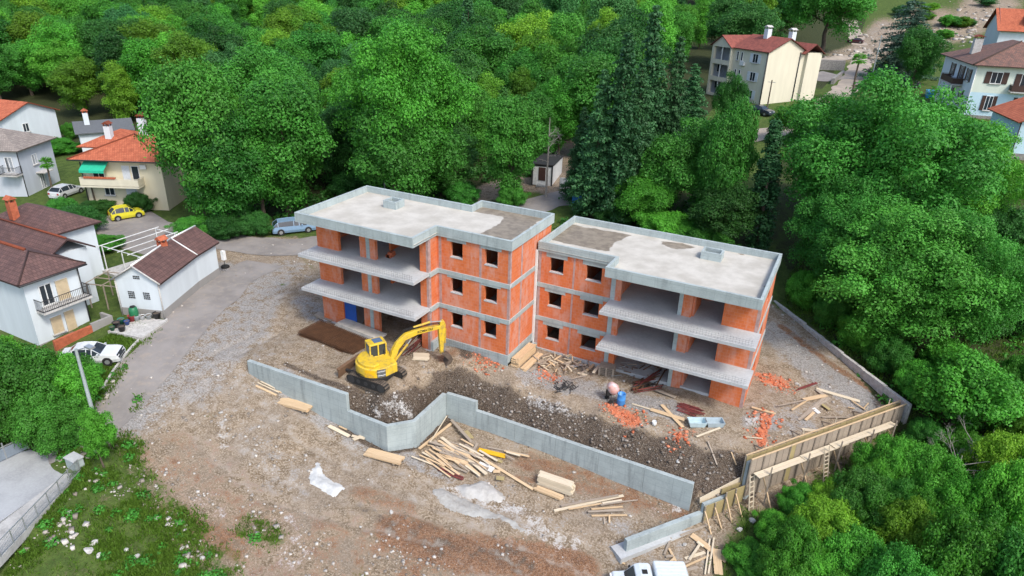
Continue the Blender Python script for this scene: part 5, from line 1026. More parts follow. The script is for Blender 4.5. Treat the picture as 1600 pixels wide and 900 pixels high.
def around(a0, a1, z0, z1, r, mat, nm, par=hull, n=6):
    o = arc(r, a0, a1, n); i_ = arc(r-.05, a0, a1, n)[::-1]; return up(MB().prism(o+i_, z0, z1), nm, mat, par)
around(-143, -113, 1.05, 1.6, 1.475, paint('door_yellow', (.75, .43, .0)), 'service_door')
gr = around(-108, -84, 1.04, 1.66, 1.475, M['black'], 'engine_grille')
for i in range(6): around(-107, -85, 1.09+i*.1, 1.13+i*.1, 1.49, M['white_paint'] if i in (1, 4) else M['steel'], 'grille_slat', gr)
# boom, arm, bucket, cylinders (drawn in the boom plane: x forward, z up, centred on y = -.1)
def plate(pl, th, name, mat, parent=None, yc=-.12): return up(MB().yprism(pl, yc-th/2, yc+th/2), name, mat, parent or exv, bevel=.025)
boom = plate([(.85, 1.05), (1.25, 1.0), (1.66, 2.2), (2.2, 2.8), (3.2, 3.04), (5.0, 3.06), (5.2, 3.18), (5.02, 3.32), (3.2, 3.42), (2.25, 3.28), (1.55, 2.85), (1.15, 2.15)], .32, 'boom', YEL)
arm = plate([(5.0, 3.6), (5.3, 3.65), (5.42, 3.3), (5.2, .95), (4.98, .9), (4.85, 2.9)], .28, 'arm', YEL)
bk = plate([(4.95, 1.05), (5.25, 1.0), (5.75, .7), (5.9, .3), (5.7, .0), (5.3, -.12), (5.55, .3), (5.3, .62)], .75, 'bucket', mottled('muddy_bucket', (.12, .09, .07), None, 3, 14, .8))
for y in (-.4, .16): up(MB().tube((1.2, y, 1.35), (2.3, y, 2.55), .085, 10), 'lift_cylinder', YEL2); up(MB().tube((2.3, y, 2.55), (2.6, y, 2.9), .045, 8), 'cylinder_rod', M['steel'])
up(MB().tube((2.9, -.12, 3.62), (4.2, -.12, 3.75), .085, 10), 'arm_cylinder', YEL2); up(MB().tube((4.2, -.12, 3.75), (5.12, -.12, 3.6), .045, 8), 'cylinder_rod', M['steel']); up(MB().tube((5.45, -.12, 2.9), (5.4, -.12, 1.7), .07, 8), 'bucket_cylinder', YEL2); up(MB().tube((5.4, -.12, 1.7), (5.35, -.12, 1.0), .04, 8), 'cylinder_rod', M['steel'])
for y in (-.2, -.04):
    hp = [(1.4, 2.9), (2.2, 3.56), (3.2, 3.62), (4.9, 3.5), (5.35, 2.9), (5.3, 2.2)]
    hm = MB()
    for a_, b_ in zip(hp[:-1], hp[1:]): hm.tube((a_[0], y, a_[1]), (b_[0], y, b_[1]), .028, 6)
    up(hm, 'hose', M['black'])
def text(s, size, Mx, mat, parent):
    c = bpy.data.curves.new('lettering', 'FONT'); c.body = s; c.size = size; c.extrude = .004; c.align_x = 'CENTER'; c.align_y = 'CENTER'; c.offset = size*.022
    o = bpy.data.objects.new('lettering', c); COL.objects.link(o); me = bpy.data.meshes.new_from_object(o); bpy.data.objects.remove(o); me.transform(Mx); return obj('lettering', me, mat, parent)
rt = Matrix.Rotation(hd, 4, 'Z'); text('KOMATSU', .26, rt@Matrix.Translation((3.75, -.29, 3.23))@Matrix.Rotation(math.pi/2, 4, 'X'), M['black'], boom)
an = R_(-160); text('KOMATSU', .2, rt@Matrix.Translation((1.475*math.cos(an), 1.475*math.sin(an), 1.12))@Matrix.Rotation(an+math.pi/2, 4, 'Z')@Matrix.Rotation(math.pi/2, 4, 'X'), M['black'], hull)
up(MB().tube((.75, .3, 1.72), (.75, .3, 2.1), .03, 6), 'mirror_stalk', M['black']); up(MB().box(-.15, .35, .6, .95, 1.75, 1.9), 'seat', M['black'], cab); up(MB().box(-.2, -.05, .6, .95, 1.9, 2.35), 'seat_back', M['black'], cab)
# ---------------------------------------------------------------- timber
def gp(px, py, lift=0):
    p = at(px, py); return Vector((p[0], p[1], hz(p[0], p[1])+lift))
def plank(p, q, w_, th, mat, parent=None, name='plank', lift=.03):
    a, b = gp(*p), gp(*q); a.z += lift+th/2; b.z += lift+th/2; c = (a+b)/2; d = b-a; L = d.length
    mb = MB(); mb.obox(Matrix.Identity(4), L, w_, th); x = d/L; y = Vector((0, 0, 1)).cross(x).normalized(); z = x.cross(y)
    o = mb.build(name, mat, None); Mx = Matrix(((x.x, y.x, z.x, 0), (x.y, y.y, z.y, 0), (x.z, y.z, z.z, 0), (0, 0, 0, 1))); Mx.translation = c
    if parent: o.parent = parent; Mx = parent.matrix_basis.inverted()@Mx
    o.matrix_local = Mx; o.rotation_euler.x += random.uniform(-.06, .06); return o
def heap(name, label, cat, px, planks, conv, mats, group=None, jit=.12, pn='plank'):
    g = gp(*px); t = thing(name, label, cat, g, 0, group); k = 0
    for pl in planks:
        a, b = conv(pl[0], pl[1]), conv(pl[2], pl[3]); mat = M[pl[5]] if len(pl) > 5 else random.choice(mats)
        plank(a, b, pl[4], .045, mat, t, pn, .02+jit*random.random()); k += 1
    return t
cz = lambda x, y: (640+x/6.427, 640+y/6.427)
PW = [M['wood'], M['wood_pale'], M['wood_old'], M['wood_old'], M['wood']]
hl = [(95, 410, 440, 135, .2), (205, 370, 375, 100, .06), (420, 140, 620, 370, .22), (320, 310, 770, 680, .26, 'wood_pale'), (290, 340, 700, 680, .22), (270, 400, 600, 640, .14, 'wood_old'), (560, 250, 620, 330, .4, 'wood_yel'), (690, 420, 965, 480, .42, 'yellow_panel'), (690, 560, 840, 620, .5, 'white_paint'), (760, 530, 1240, 820, .2), (780, 390, 1190, 470, .12, 'wood_old'), (950, 440, 1200, 500, .15),
      (970, 460, 1110, 500, .12), (460, 350, 740, 500, .15), (520, 330, 640, 400, .14), (640, 450, 680, 370, .18), (640, 460, 770, 520, .2), (100, 490, 350, 600, .1), (20, 490, 250, 580, .1, 'wood_pale'), (130, 460, 360, 580, .14), (200, 440, 380, 560, .12), (310, 470, 360, 440, .12), (340, 530, 420, 490, .12), (430, 410, 720, 530, .11), (820, 500, 930, 540, .25, 'wood_yel'), (840, 640, 910, 650, .3), (870, 720, 950, 730, .35, 'wood_yel'), (700, 440, 880, 550, .15), (960, 490, 1050, 540, .1)]
hl += [(x := random.uniform(150, 620), y := random.uniform(330, 560)+(x-300)*.15, x+(dx := random.uniform(70, 250)), y+dx*random.uniform(.35, .95)-20, random.uniform(.07, .2)) for _ in range(85)]
heap('timber_heap', 'big scattered heap of formwork timber in the corner of the retaining wall', 'timber', (715, 700), hl, cz, PW, jit=.3)
heap('red_prop_bundle', 'red steel props lying beside the white concrete spill', 'steel props', (695, 742), [(280, 600, 540, 690, .06), (285, 615, 540, 705, .06), (300, 630, 530, 715, .06), (310, 600, 545, 700, .06), (270, 590, 420, 640, .06)], cz, [M['red_steel']], pn='prop')
def stack(name, label, px, ang, L, wd, rows, cols, th, mat, group=None, cat='timber', pn='plank', gapw=.01, jit=.03, lift=.08):
    g = gp(*px); t = thing(name, label, cat, g, ang, group)
    for b in (-.35, .35): MB().box(b*L-.05, b*L+.05, -cols*wd/2, cols*wd/2, -.05, lift).build('bearer', M['wood_old'], t)
    for r in range(rows):
        for c in range(cols):
            x = random.uniform(-jit, jit)*3; y = (c-(cols-1)/2)*wd+random.uniform(-jit, jit)*.3; MB().box(x-L/2, x+L/2, y-wd/2+gapw/2, y+wd/2-gapw/2, lift+r*th+.002, lift+(r+1)*th-.003).build(pn, mat, t)
    return t
def dirang(p, q): a, b = gp(*p), gp(*q); return math.atan2(b.y-a.y, b.x-a.x), (b-a).length
a_, l_ = dirang((435, 622), (485, 645)); stack('timber_stack', 'low stack of new yellow boards below the left wall section', (460, 634), a_, l_, .28, 4, 3, .05, M['wood'])
a_, l_ = dirang((573, 705), (627, 724)); stack('timber_stack', 'flat stack of new boards in front of the wall corner', (600, 716), a_, l_, .28, 3, 3, .045, M['wood'])
a_, l_ = dirang((842, 745), (893, 765)); stack('timber_stack', 'tall block of new boards in front of the long wall', (868, 764), a_, l_, .2, 11, 3, .07, M['wood_pale'])
a_, l_ = dirang((838, 764), (878, 782)); stack('timber_stack', 'short low board stack leaning on the tall timber block', (857, 774), a_, l_, .22, 3, 2, .05, M['wood'])
a_, l_ = dirang((812, 566), (838, 548)); stack('timber_stack', 'board stack against the inner corner of the two wings', (818, 562), a_, l_, .22, 10, 3, .07, M['wood']); stack('timber_stack', 'low board stack beside the corner stack at the orange wall', (831, 568), a_, l_, .25, 3, 2, .06, M['wood'])
ident = lambda x, y: (x, y)
heap('loose_boards', 'short loose boards lying left of the flat stack by the wall', 'timber', (525, 676), [(514, 668, 546, 684, .3), (530, 668, 542, 674, .12), (552, 690, 568, 682, .3, 'wood_pale'), (550, 684, 570, 688, .2)], ident, PW)
heap('loose_boards', 'thin loose boards at the left end of the retaining wall', 'timber', (415, 607), [(400, 604, 432, 618, .16), (403, 600, 436, 614, .1), (408, 598, 430, 608, .12, 'wood_pale'), (425, 608, 440, 614, .1)], ident, PW)
c6 = lambda x, y: (760+x/3.6, 650+y/3.6)
heap('plank_pile', 'pile of pale weathered planks in front of the long wall', 'timber', (920, 793), [(380, 540, 770, 455, .2, 'wood_pale'), (420, 520, 740, 460, .16), (570, 555, 770, 550, .14, 'wood_old'), (590, 570, 790, 568, .12), (590, 530, 765, 520, .14), (650, 510, 760, 490, .14), (600, 545, 760, 530, .14), (700, 500, 850, 480, .08), (640, 520, 770, 500, .12, 'wood_old'), (660, 580, 665, 615, .1), (690, 575, 690, 615, .1), (460, 535, 760, 485, .12)], c6, PW, jit=.25)
c8 = lambda x, y: (960+x/8, 820+y/8)
heap('board_litter', 'boards scattered on brown soil beside the white van', 'timber', (1085, 865), [(960, 140, 1400, 460, .42, 'wood'), (1270, 330, 1300, 640, .5, 'wood'), (1190, 190, 1130, 640, .1, 'wood_pale'), (1240, 190, 1170, 640, .1, 'wood_pale'), (720, 560, 930, 480, .12), (930, 480, 1060, 280, .15), (780, 580, 1270, 355, .12), (880, 440, 1130, 350, .2), (830, 600, 1040, 545, .2, 'wood_old'), (620, 390, 710, 180, .12), (680, 310, 765, 480, .14), (640, 425, 730, 415, .14), (680, 510, 740, 460, .14), (820, 150, 1160, 15, .14), (720, 600, 790, 600, .3), (1030, 240, 1110, 300, .2, 'wood_pale'), (70, 450, 130, 490, .12)], c8, PW, jit=.2)
c5 = lambda x, y: (1130+x/3.75, 560+y/3.75)
heap('board_pile', 'pile of planks on grey gravel right of the building', 'timber', (1280, 630), [(545, 185, 800, 255, .35, 'wood_pale'), (470, 250, 600, 225, .4, 'wood'), (590, 225, 545, 190, .3), (440, 365, 620, 235, .22), (460, 345, 600, 230, .2), (400, 310, 490, 255, .14), (315, 298, 480, 262, .1, 'wood_old'), (480, 370, 530, 325, .2), (525, 300, 560, 330, .3, 'white_paint'), (575, 285, 620, 315, .25, 'wood_yel'), (750, 255, 830, 310, .12), (730, 290, 770, 300, .1), (900, 150, 990, 265, .08), (575, 355, 740, 355, .12, 'wood_old'), (460, 420, 560, 430, .3, 'wood_pale'), (820, 300, 850, 265, .08)], c5, PW, jit=.2)
heap('board_pair', 'dirty board lying on the orange brick dust right of the building', 'timber', (1194, 644), [(165, 295, 305, 335, .22, 'wood'), (130, 470, 230, 475, .07, 'wood_pale')], c5, PW)
c4 = lambda x, y: (800+x/3.6, 480+y/3.6)
heap('crossed_boards', 'two crossed yellow boards on orange dust in front of the right wing', 'timber', (1050, 655), [(780, 580, 970, 640, .35, 'wood'), (840, 560, 960, 680, .28, 'wood'), (675, 545, 790, 580, .14, 'wood_pale'), (1035, 740, 1170, 685, .14, 'wood_pale'), (810, 470, 920, 515, .3, 'wood_old')], c4, PW)
heap('trench_planks', 'thin planks standing in the trench near the formwork end', 'timber', (1115, 720), [(1100, 760, 1150, 900, .09, 'wood_old'), (1230, 830, 1260, 895, .09, 'wood')], c4, PW)
heap('scrap_timber_heap', 'heap of broken timber scraps under the right wing windows', 'timber', (875, 572), [(x := random.uniform(150, 430), y := random.uniform(285, 370), x+random.uniform(-60, 60), y+random.uniform(-40, 40), random.uniform(.05, .14)) for _ in range(60)]+[(100, 365, 190, 280, .22, 'wood_old'), (420, 370, 460, 335, .2), (455, 395, 485, 355, .2), (370, 375, 420, 390, .2, 'wood_pale'), (330, 420, 415, 400, .08), (330, 340, 400, 330, .3, 'limestone')], c4, [M['wood'], M['wood_old'], M['wood_pale'], M['wood_old']], jit=.35)
heap('steel_prop_pile', 'heap of dark rusty steel props before the ground floor opening of the right wing', 'steel props', (1005, 612), [(x := random.uniform(670, 720), y := random.uniform(440, 500), x+random.uniform(60, 150), y+random.uniform(-100, -20), .06) for _ in range(26)]+[(820, 430, 870, 360, .1), (800, 470, 860, 370, .1), (840, 450, 870, 400, .08)], c4, [M['red_steel'], M['dark_steel'], M['rust']], jit=.45, pn='prop')
heap('red_prop_bundle', 'bundle of red steel props lying before the right wing balcony', 'steel props', (1080, 640), [(x := random.uniform(920, 960), y := random.uniform(545, 590), x+random.uniform(100, 150), y+random.uniform(20, 40), .06) for _ in range(14)], c4, [M['red_steel']], jit=.15, pn='prop')
heap('red_prop_bundle', 'red props lying on gravel between brick rubble and plank pile', 'steel props', (1255, 606), [(425, 195, 550, 155, .06), (430, 190, 545, 150, .06), (440, 180, 540, 145, .06)], c5, [M['red_steel']], pn='prop')
heap('scaffold_stack', 'jumble of props and planks stored inside the ground floor opening', 'scaffold parts', (1010, 575), [(x := random.uniform(600, 830), y := random.uniform(330, 400), x+random.uniform(-60, 80), y+random.uniform(-30, 20), .07) for _ in range(34)], c4, [M['wood_old'], M['steel'], M['rust']], jit=.8, pn='pole')
heap('dark_rebar_tangle', 'tangle of black rebar offcuts on the gravel before the right wing', 'rebar', (885, 607), [(x := random.uniform(250, 350), y := random.uniform(430, 480), x+random.uniform(-40, 40), y+random.uniform(-25, 25), .035) for _ in range(40)], c4, [M['dark_steel']], jit=.25, pn='bar')
heap('steel_prop_pile', 'bundle of red brown steel props behind the excavator boom', 'steel props', (640, 545), [(x := random.uniform(625, 650), y := random.uniform(530, 560)-(0), x+random.uniform(15, 30), y-random.uniform(18, 30), .06) for _ in range(40)], ident, [M['red_steel'], M['rust'], M['wood_old']], jit=.5, pn='prop')
# rusty reinforcement mats and formwork panels by the left wing
rm = thing('rebar_mat_stack', 'large dark rusty stack of reinforcement mats left of the excavator', 'rebar', (-13.9, -3.25, 0), R_(-5))
for r in range(9):
    mb = MB(); ox, oy = random.uniform(-.15, .15), random.uniform(-.1, .1); z = .06+r*.045
    for i in range(17): y = -1.2+i*.15+oy; mb.bar((-3.0+ox, y, z), (3.0+ox, y, z), .016)
    for i in range(31): x = -3+i*.2+ox; mb.bar((x, -1.25+oy, z+.016), (x, 1.25+oy, z+.016), .016)
    mb.build('mat', M['rust'], rm)
MB().box(-2.9, 2.9, -1.2, 1.2, .0, .05).build('bearer', M['rust'], rm)
ps = thing('formwork_panel_stack', 'grey stack of long formwork panels at the left wing opening', 'formwork', (-12.7, -1.75, -.02), R_(-7))
for r in range(5):
    x = random.uniform(-.15, .15); MB().box(-2.3+x, 2.3+x, -.55+r*.02, .55+r*.02, .08+r*.13, .08+r*.13+.1).build('panel', mottled('grey_panel_board', (.50, .47, .42), (.36, .34, .30), 2, 12, .9), ps)
stack('panel_stack', 'small stack of grey boards at the far left of the left wing', (508, 499), R_(-8), 2.0, .3, 4, 2, .06, M['wood_old'])
t_p = thing('pallet_stack', 'stack of grey wooden pallets under the right wing balcony end', 'pallets', tuple(gp(948, 585)), R_(8))
for r in range(5):
    pz = r*.15
    for i in range(5): MB().box(-.6, .6, -.4+i*.18, -.28+i*.18, pz+.1, pz+.125).build('slat', M['wood_old'], t_p)
    for i in range(3): MB().box(-.6+i*.53, -.48+i*.53, -.4, .44, pz, pz+.098).build('bearer', M['wood_old'], t_p)
stack('board_bundle', 'few pale boards lying beside the excavator arm', (658, 560), R_(25), 1.2, .3, 2, 3, .08, M['wood_pale'])
# mixer, drum, tub, bucket
g = gp(961, 626); mx = thing('cement_mixer', 'small cement mixer with red and white drum beside the blue barrel', 'cement mixer', tuple(g), R_(40))
dr = MB(); dr.lathe([(.12, 0), (.36, .12), (.42, .4), (.40, .55), (.26, .85), (.24, .9)], 16); dm = dr.mesh('drum', True); dm.transform(Matrix.Translation((0, 0, .75))@Matrix.Rotation(R_(-35), 4, 'Y')); obj('drum', dm, mottled('mixer_drum', (.55, .22, .16), (.5, .55, .6), 2, 9, .7), mx)
for x in (-.5, .5): MB().bar((x, -.3, 0), (x*.6, 0, .9), .05).build('leg', M['dark_steel'], mx); MB().bar((x, .3, 0), (x*.6, 0, .9), .05).build('leg', M['dark_steel'], mx)
MB().box(-.72, -.42, -.15, .15, .6, 1.0).build('motor_box', M['black'], mx); MB().tube((-.5, -.38, .18), (-.5, -.30, .18), .18, 12).build('wheel', M['black'], mx); MB().tube((-.5, .30, .18), (-.5, .38, .18), .18, 12).build('wheel', M['black'], mx)
BLU = plain('blue_plastic', (.06, .26, .62), .4)
g = gp(970, 631); br_ = thing('blue_barrel', 'open blue plastic barrel beside the cement mixer', 'barrel', tuple(g)); bm_ = MB(); bm_.lathe([(.27, 0), (.3, .05), (.3, .4), (.315, .43), (.3, .46), (.29, .85), (.30, .88), (.26, .88), (.26, .5)], 18); bm_.build('drum', BLU, br_, True); MB().lathe([(.255, .49), (.255, .5)], 16).build('water', M['glass'], br_)
for px, lb, c in (((1088, 664)), 'pale blue mortar tub on the ground before the right wing', (.45, .58, .62)), ((1116, 664), 'second mortar tub right of the pale blue tub', (.38, .46, .50)):
    g = gp(*px); o = thing('mortar_tub', lb, 'tub', tuple(g), .5); mb = MB(); a_, b_ = .62, .38
    mb.add([(-a_*.8, -b_*.8, 0), (a_*.8, -b_*.8, 0), (a_*.8, b_*.8, 0), (-a_*.8, b_*.8, 0), (-a_, -b_, .38), (a_, -b_, .38), (a_, b_, .38), (-a_, b_, .38), (-a_*.92, -b_*.9, .38), (a_*.92, -b_*.9, .38), (a_*.92, b_*.9, .38), (-a_*.92, b_*.9, .38), (-a_*.75, -b_*.75, .08), (a_*.75, -b_*.75, .08), (a_*.75, b_*.75, .08), (-a_*.75, b_*.75, .08)], [(3, 2, 1, 0)]+[(i, (i+1) % 4, 4+(i+1) % 4, 4+i) for i in range(4)]+[(4+i, 4+(i+1) % 4, 8+(i+1) % 4, 8+i) for i in range(4)]+[(8+i, 8+(i+1) % 4, 12+(i+1) % 4, 12+i) for i in range(4)]+[(12, 13, 14, 15)])
    mb.build('trough', plain('tub_plastic', c, .5), o); MB().tube((-a_, -.2, .4), (-a_, .2, .4), .025, 6).build('handle', M['steel'], o)
g = gp(1022, 664); o = thing('white_bucket', 'small white bucket on the orange dust', 'bucket', tuple(g)); mb = MB(); mb.lathe([(.13, 0), (.17, .34), (.15, .34), (.12, .05)], 14); mb.build('pail', M['white_paint'], o, True); pipe(o, [(-.17, 0, .33), (-.1, .0, .47), (.1, 0, .47), (.17, 0, .33)], .01, name='handle')
# concrete spills: low hardened mounds with their own outline
def spill(label, pts, conv, hgt, mat, name='concrete_spill'):
    pl = [tuple(at(*conv(*p))[:2]) for p in pts]; P_ = np.array(pl); lo, hi = P_.min(0)-.2, P_.max(0)+.2; n1, n2 = max(8, int((hi[0]-lo[0])/.09)), max(8, int((hi[1]-lo[1])/.09))
    xx, yy = np.meshgrid(np.linspace(lo[0], hi[0], n1), np.linspace(lo[1], hi[1], n2)); xx, yy = xx.ravel(), yy.ravel()
    d = seg_dist(xx, yy, pl, True)*np.where(in_poly(xx, yy, pl), 1, -1)+(fbm(xx*2.5, yy*2.5, 13)-.5)*.35
    z = hfun(xx, yy)+np.clip(sstep(-.05, .5, d)*hgt+(fbm(xx*3, yy*3, 8)-.5)*.1*sstep(0, .4, d), -.02, 9)-.02+.035*sstep(-.05, .05, d)
    id_ = np.arange(n1*n2).reshape(n2, n1); F = np.stack([id_[:-1, :-1].ravel(), id_[:-1, 1:].ravel(), id_[1:, 1:].ravel(), id_[1:, :-1].ravel()], 1); F = F[d[F].min(1) > -.06]
    me = raw_mesh(name, np.column_stack([xx, yy, z]), F); me.polygons.foreach_set('use_smooth', [True]*len(F)); return tag(obj(name, me, mat), label, 'concrete spill')
SPW = mottled('hard_white_concrete', (.52, .53, .52), (.38, .39, .39), 1.5, 8, .85, .3)
c9 = lambda x, y: (400+x/3.636, 680+y/3.636)
spill('white hardened concrete puddle on the bare ground left of centre', [(345, 150), (375, 165), (375, 210), (430, 250), (490, 275), (505, 300), (450, 350), (400, 325), (330, 295), (298, 250), (300, 215)], c9, .16, SPW)
spill('pale mound of dumped concrete below the timber heap', [(1140, 290), (1280, 255), (1400, 320), (1415, 365), (1380, 385), (1290, 370), (1180, 340)], c9, .28, mottled('dumped_concrete', (.44, .43, .41), (.30, .29, .27), 1.6, 9, .9, .4))
spill('grey white concrete smear on the track below the dumped mound', [(990, 320), (1050, 290), (1160, 340), (1280, 400), (1420, 460), (1530, 545), (1500, 550), (1380, 480), (1230, 470), (1080, 420)], c9, .05, mottled('concrete_smear', (.38, .38, .36), (.26, .25, .23), 1.2, 7, .9, .3))
# ---------------------------------------------------------------- vehicles
def car(label, loc, rz, L=4.2, W=1.75, H=1.45, color=(.5, .5, .5), style='hatch', name='parked_car', cat='car', z=None):
    P_ = paint('car_paint', color, .1); hw = W/2
    # stations: x (0 rear .. L front), belt height, roof height, roof half width
    prof = {'hatch': [(0, .62, .62, .8), (.05, .86, .88, .8), (.12, .90, 1.0, .76), (.62, .93, 1.40, .62), (1.2, .93, 1.47, .6), (1.75, .92, 1.47, .6), (2.3, .91, 1.42, .6), (3.05, .90, .96, .72), (3.6, .82, .84, .78), (3.95, .70, .72, .74), (4.1, .5, .5, .66)],
            'wagon': [(0, .6, .6, .8), (.06, .85, .88, .8), (.15, .92, 1.02, .76), (.55, .94, 1.40, .63), (1.3, .94, 1.46, .62), (2.0, .93, 1.47, .62), (2.5, .92, 1.42, .62), (3.2, .91, .96, .74), (3.75, .83, .85, .78), (4.0, .7, .72, .74), (4.1, .5, .5, .66)],
            'sedan': [(0, .6, .6, .8), (.06, .88, .9, .8), (.55, .93, .96, .76), (1.05, .93, 1.36, .6), (1.5, .93, 1.43, .6), (2.0, .92, 1.42, .6), (2.35, .91, 1.36, .6), (2.9, .93, .97, .74), (3.6, .88, .90, .78), (3.95, .8, .82, .74), (4.1, .5, .5, .66)]}[style]
    kx, kz = L/4.1, H/1.47; st = [(x*kx-L/2, zb*kz, zr*kz, hr*hw/.875*1.0) for x, zb, zr, hr in prof]; n = len(st)
    t = thing(name, label, cat, loc, rz); V = []; zl = .22*kz
    for i, (x, zb, zr, hr) in enumerate(st):
        e = hw*(.86 if i in (0, n-1) else .95 if i in (1, n-2) else 1)
        for s in (-1, 1): V += [(x, s*e*.9, zl), (x, s*e, .5*kz), (x, s*e*.97, zb), (x, s*min(hr, e*.93), zr)]
    body, glass = [], []
    for i in range(n-1):
        a, b = i*8, (i+1)*8; tall = max(st[i][2]-st[i][1], st[i+1][2]-st[i+1][1]) > .2
        for s, o in ((-1, 0), (1, 4)):
            for k in range(3):
                f = (a+o+k, b+o+k, b+o+k+1, a+o+k+1); f = f if s < 0 else f[::-1]
                (glass if (k == 2 and tall) else body).append(f)
        f = (a+3, b+3, b+7, a+7); dz = abs(st[i][2]-st[i+1][2]); (glass if dz > .28*kz else body).append(f); body.append((a, a+4, b+4, b))
    body += [(0, 1, 2, 3, 7, 6, 5, 4), tuple((n-1)*8+k for k in (4, 5, 6, 7, 3, 2, 1, 0))]
    me = bpy.data.meshes.new('body'); me.from_pydata(V, [], body); me.update(); obj('body', me, P_, t)
    gm = bpy.data.meshes.new('windows'); gm.from_pydata([tuple(np.array(v)*np.array([1, .997, 1])) for v in V], [], glass); gm.update(); obj('windows', gm, M['glass'], t)
    for i in range(2, n-3):            # pillars and roof rails
        if st[i][2]-st[i][1] > .25 and i in (3, 5, 6) or i == 2:
            for o in (0, 4):
                p, q = Vector(V[i*8+o+2]), Vector(V[i*8+o+3]); MB().bar(p, q, .055).build('pillar', P_, t)
    for o in (3, 7):
        for i in range(2, 7): MB().bar(V[i*8+o], V[(i+1)*8+o], .045).build('roof_edge', P_, t)
    for x in (-L*.315, L*.305):
        for s in (-1, 1):
            wl_ = MB().tube((x, s*(hw-.2), .31*kz), (x, s*(hw+.012), .31*kz), .31*kz, 18).build('wheel', M['black'], t); MB().tube((x, s*(hw+.0), .31*kz), (x, s*(hw+.022), .31*kz), .19*kz, 12).build('rim', M['steel'], wl_)
            MB().tube((x, s*(hw-.25), .34*kz), (x, s*(hw+.004), .34*kz), .37*kz, 18).build('wheel_arch', M['dark_steel'], t)
    for s in (-1, 1):
        MB().box(L/2-.22, L/2-.06, s*hw*.62-.16, s*hw*.62+.16, .58*kz, .70*kz).build('headlight', M['white_paint'], t); MB().box(-L/2-.0, -L/2+.1, s*hw*.72-.12, s*hw*.72+.12, .62*kz, .84*kz).build('tail_light', plain('red_lens', (.4, .02, .02), .3), t)
        MB().box(L*.16, L*.16+.12, s*(hw+.02)-.09, s*(hw+.02)+.09, .93*kz, 1.05*kz).build('mirror', P_, t)
    MB().box(-L/2-.012, -L/2+.05, -.26, .26, .48*kz, .60*kz).build('number_plate', M['white_paint'], t); MB().box(L/2-.06, L/2+.015, -.5, .5, .34*kz, .46*kz).build('grille', M['black'], t)
    return t
def pcar(label, p, q, **k):
    """car standing on the ground with tail at pixel p and nose at pixel q"""
    a, b = at(*p), at(*q); c = (a+b)/2; return car(label, (c[0], c[1], hz(c[0], c[1])+.05), math.atan2(b[1]-a[1], b[0]-a[0]), **k)
pcar('silver blue estate car parked behind the left balcony', (428, 366), (492, 358), L=4.75, W=1.82, H=1.5, color=(.20, .32, .46), style='wagon')
pcar('small bright yellow hatchback on the asphalt below the villa', (176, 345), (222, 337), L=3.55, W=1.65, H=1.48, color=(.68, .62, .03))
pcar('silver car parked at the side of the cream villa', (92, 311), (120, 300), L=4.3, color=(.52, .54, .56))
pcar('dark blue car parked in front of the cream apartment house', (1172, 176), (1203, 182), L=4.4, color=(.02, .03, .05), style='sedan')
pcar('white car half hidden behind the cream apartment house', (1256, 99), (1279, 96), L=4.5, H=1.65, color=(.65, .68, .72))
pcar('dark red car at the end of the far road', (1347, 68), (1326, 66), L=4.6, color=(.06, .012, .018), style='sedan')
pcar('dark purple car between the trees near the blue pool', (1430, 137), (1405, 137), L=4.3, color=(.05, .03, .07))
pcar('white car parked on grass below the white house, half under a bush', (112, 568), (180, 562), L=4.2, H=1.4, color=(.62, .65, .66), style='sedan')
ribbon('car_park', [tuple(at(1258, 122)[:2]), tuple(at(1312, 118)[:2])], 9, M['asphalt'], .08); ribbon('road', [tuple(at(1250, 98)[:2]), tuple(at(1290, 95)[:2]), tuple(at(1330, 88)[:2])], 5, M['dirt_road'], .08)
# white van cut by the bottom edge
vc = at(1012, 930); vt = thing('white_van', 'white pickup van with ribbed cargo box cut by the bottom edge', 'van', (float(vc[0]), float(vc[1]), hz(vc[0], vc[1])), R_(207)); VW = paint('van_white', (.60, .66, .69), .14)
mb = MB(); mb.yprism([(-2.1, .35), (2.1, .35), (2.15, .8), (2.0, .98), (1.3, 1.05), (-2.1, 1.05)], -.8, .8); mb.build('body', VW, vt, bevel=.06)
mb = MB(); mb.yprism([(-.1, 1.0), (1.4, 1.0), (.85, 1.66), (.6, 1.74), (.05, 1.74), (-.1, 1.6)], -.74, .74); mb.build('cab', VW, vt, bevel=.07)
cg = MB(); cg.yprism([(-2.15, 1.0), (-.22, 1.0), (-.22, 1.82), (-.3, 1.86), (-2.0, 1.86), (-2.15, 1.6)], -.8, .8); cgo = cg.build('cargo_box', VW, vt, bevel=.05)
for i in range(6): MB().box(-1.95, -.35, -.66+i*.25, -.61+i*.25, 1.86, 1.885).build('roof_rib', VW, cgo)
MB().add([(1.38, -.66, 1.06), (1.38, .66, 1.06), (.90, .6, 1.63), (.90, -.6, 1.63)], [(0, 1, 2, 3)]).build('windscreen', M['glass'], vt); MB().box(.2, .5, -.2, .1, 1.745, 1.77).build('roof_vent', M['black'], vt)
MB().add([(-2.165, -.55, 1.12), (-2.165, .55, 1.12), (-2.09, .5, 1.66), (-2.09, -.5, 1.66)], [(0, 1, 2, 3)][::-1]).build('rear_window', M['glass'], vt)
for s in (-1, 1):
    MB().box(.1, .85, s*.745-.006, s*.745+.006, 1.12, 1.55).build('side_window', M['glass'], vt)
    for x in (-1.3, 1.35): w_ = MB().tube((x, s*.62, .31), (x, s*.83, .31), .31, 16).build('wheel', M['black'], vt); MB().tube((x, s*.82, .31), (x, s*.845, .31), .18, 12).build('rim', M['steel'], w_)
    MB().box(2.02, 2.17, s*.55-.18, s*.55+.18, .7, .88).build('headlight', M['white_paint'], vt); MB().box(1.0, 1.1, s*.85-.1, s*.85+.1, 1.15, 1.32).build('mirror', M['black'], vt)
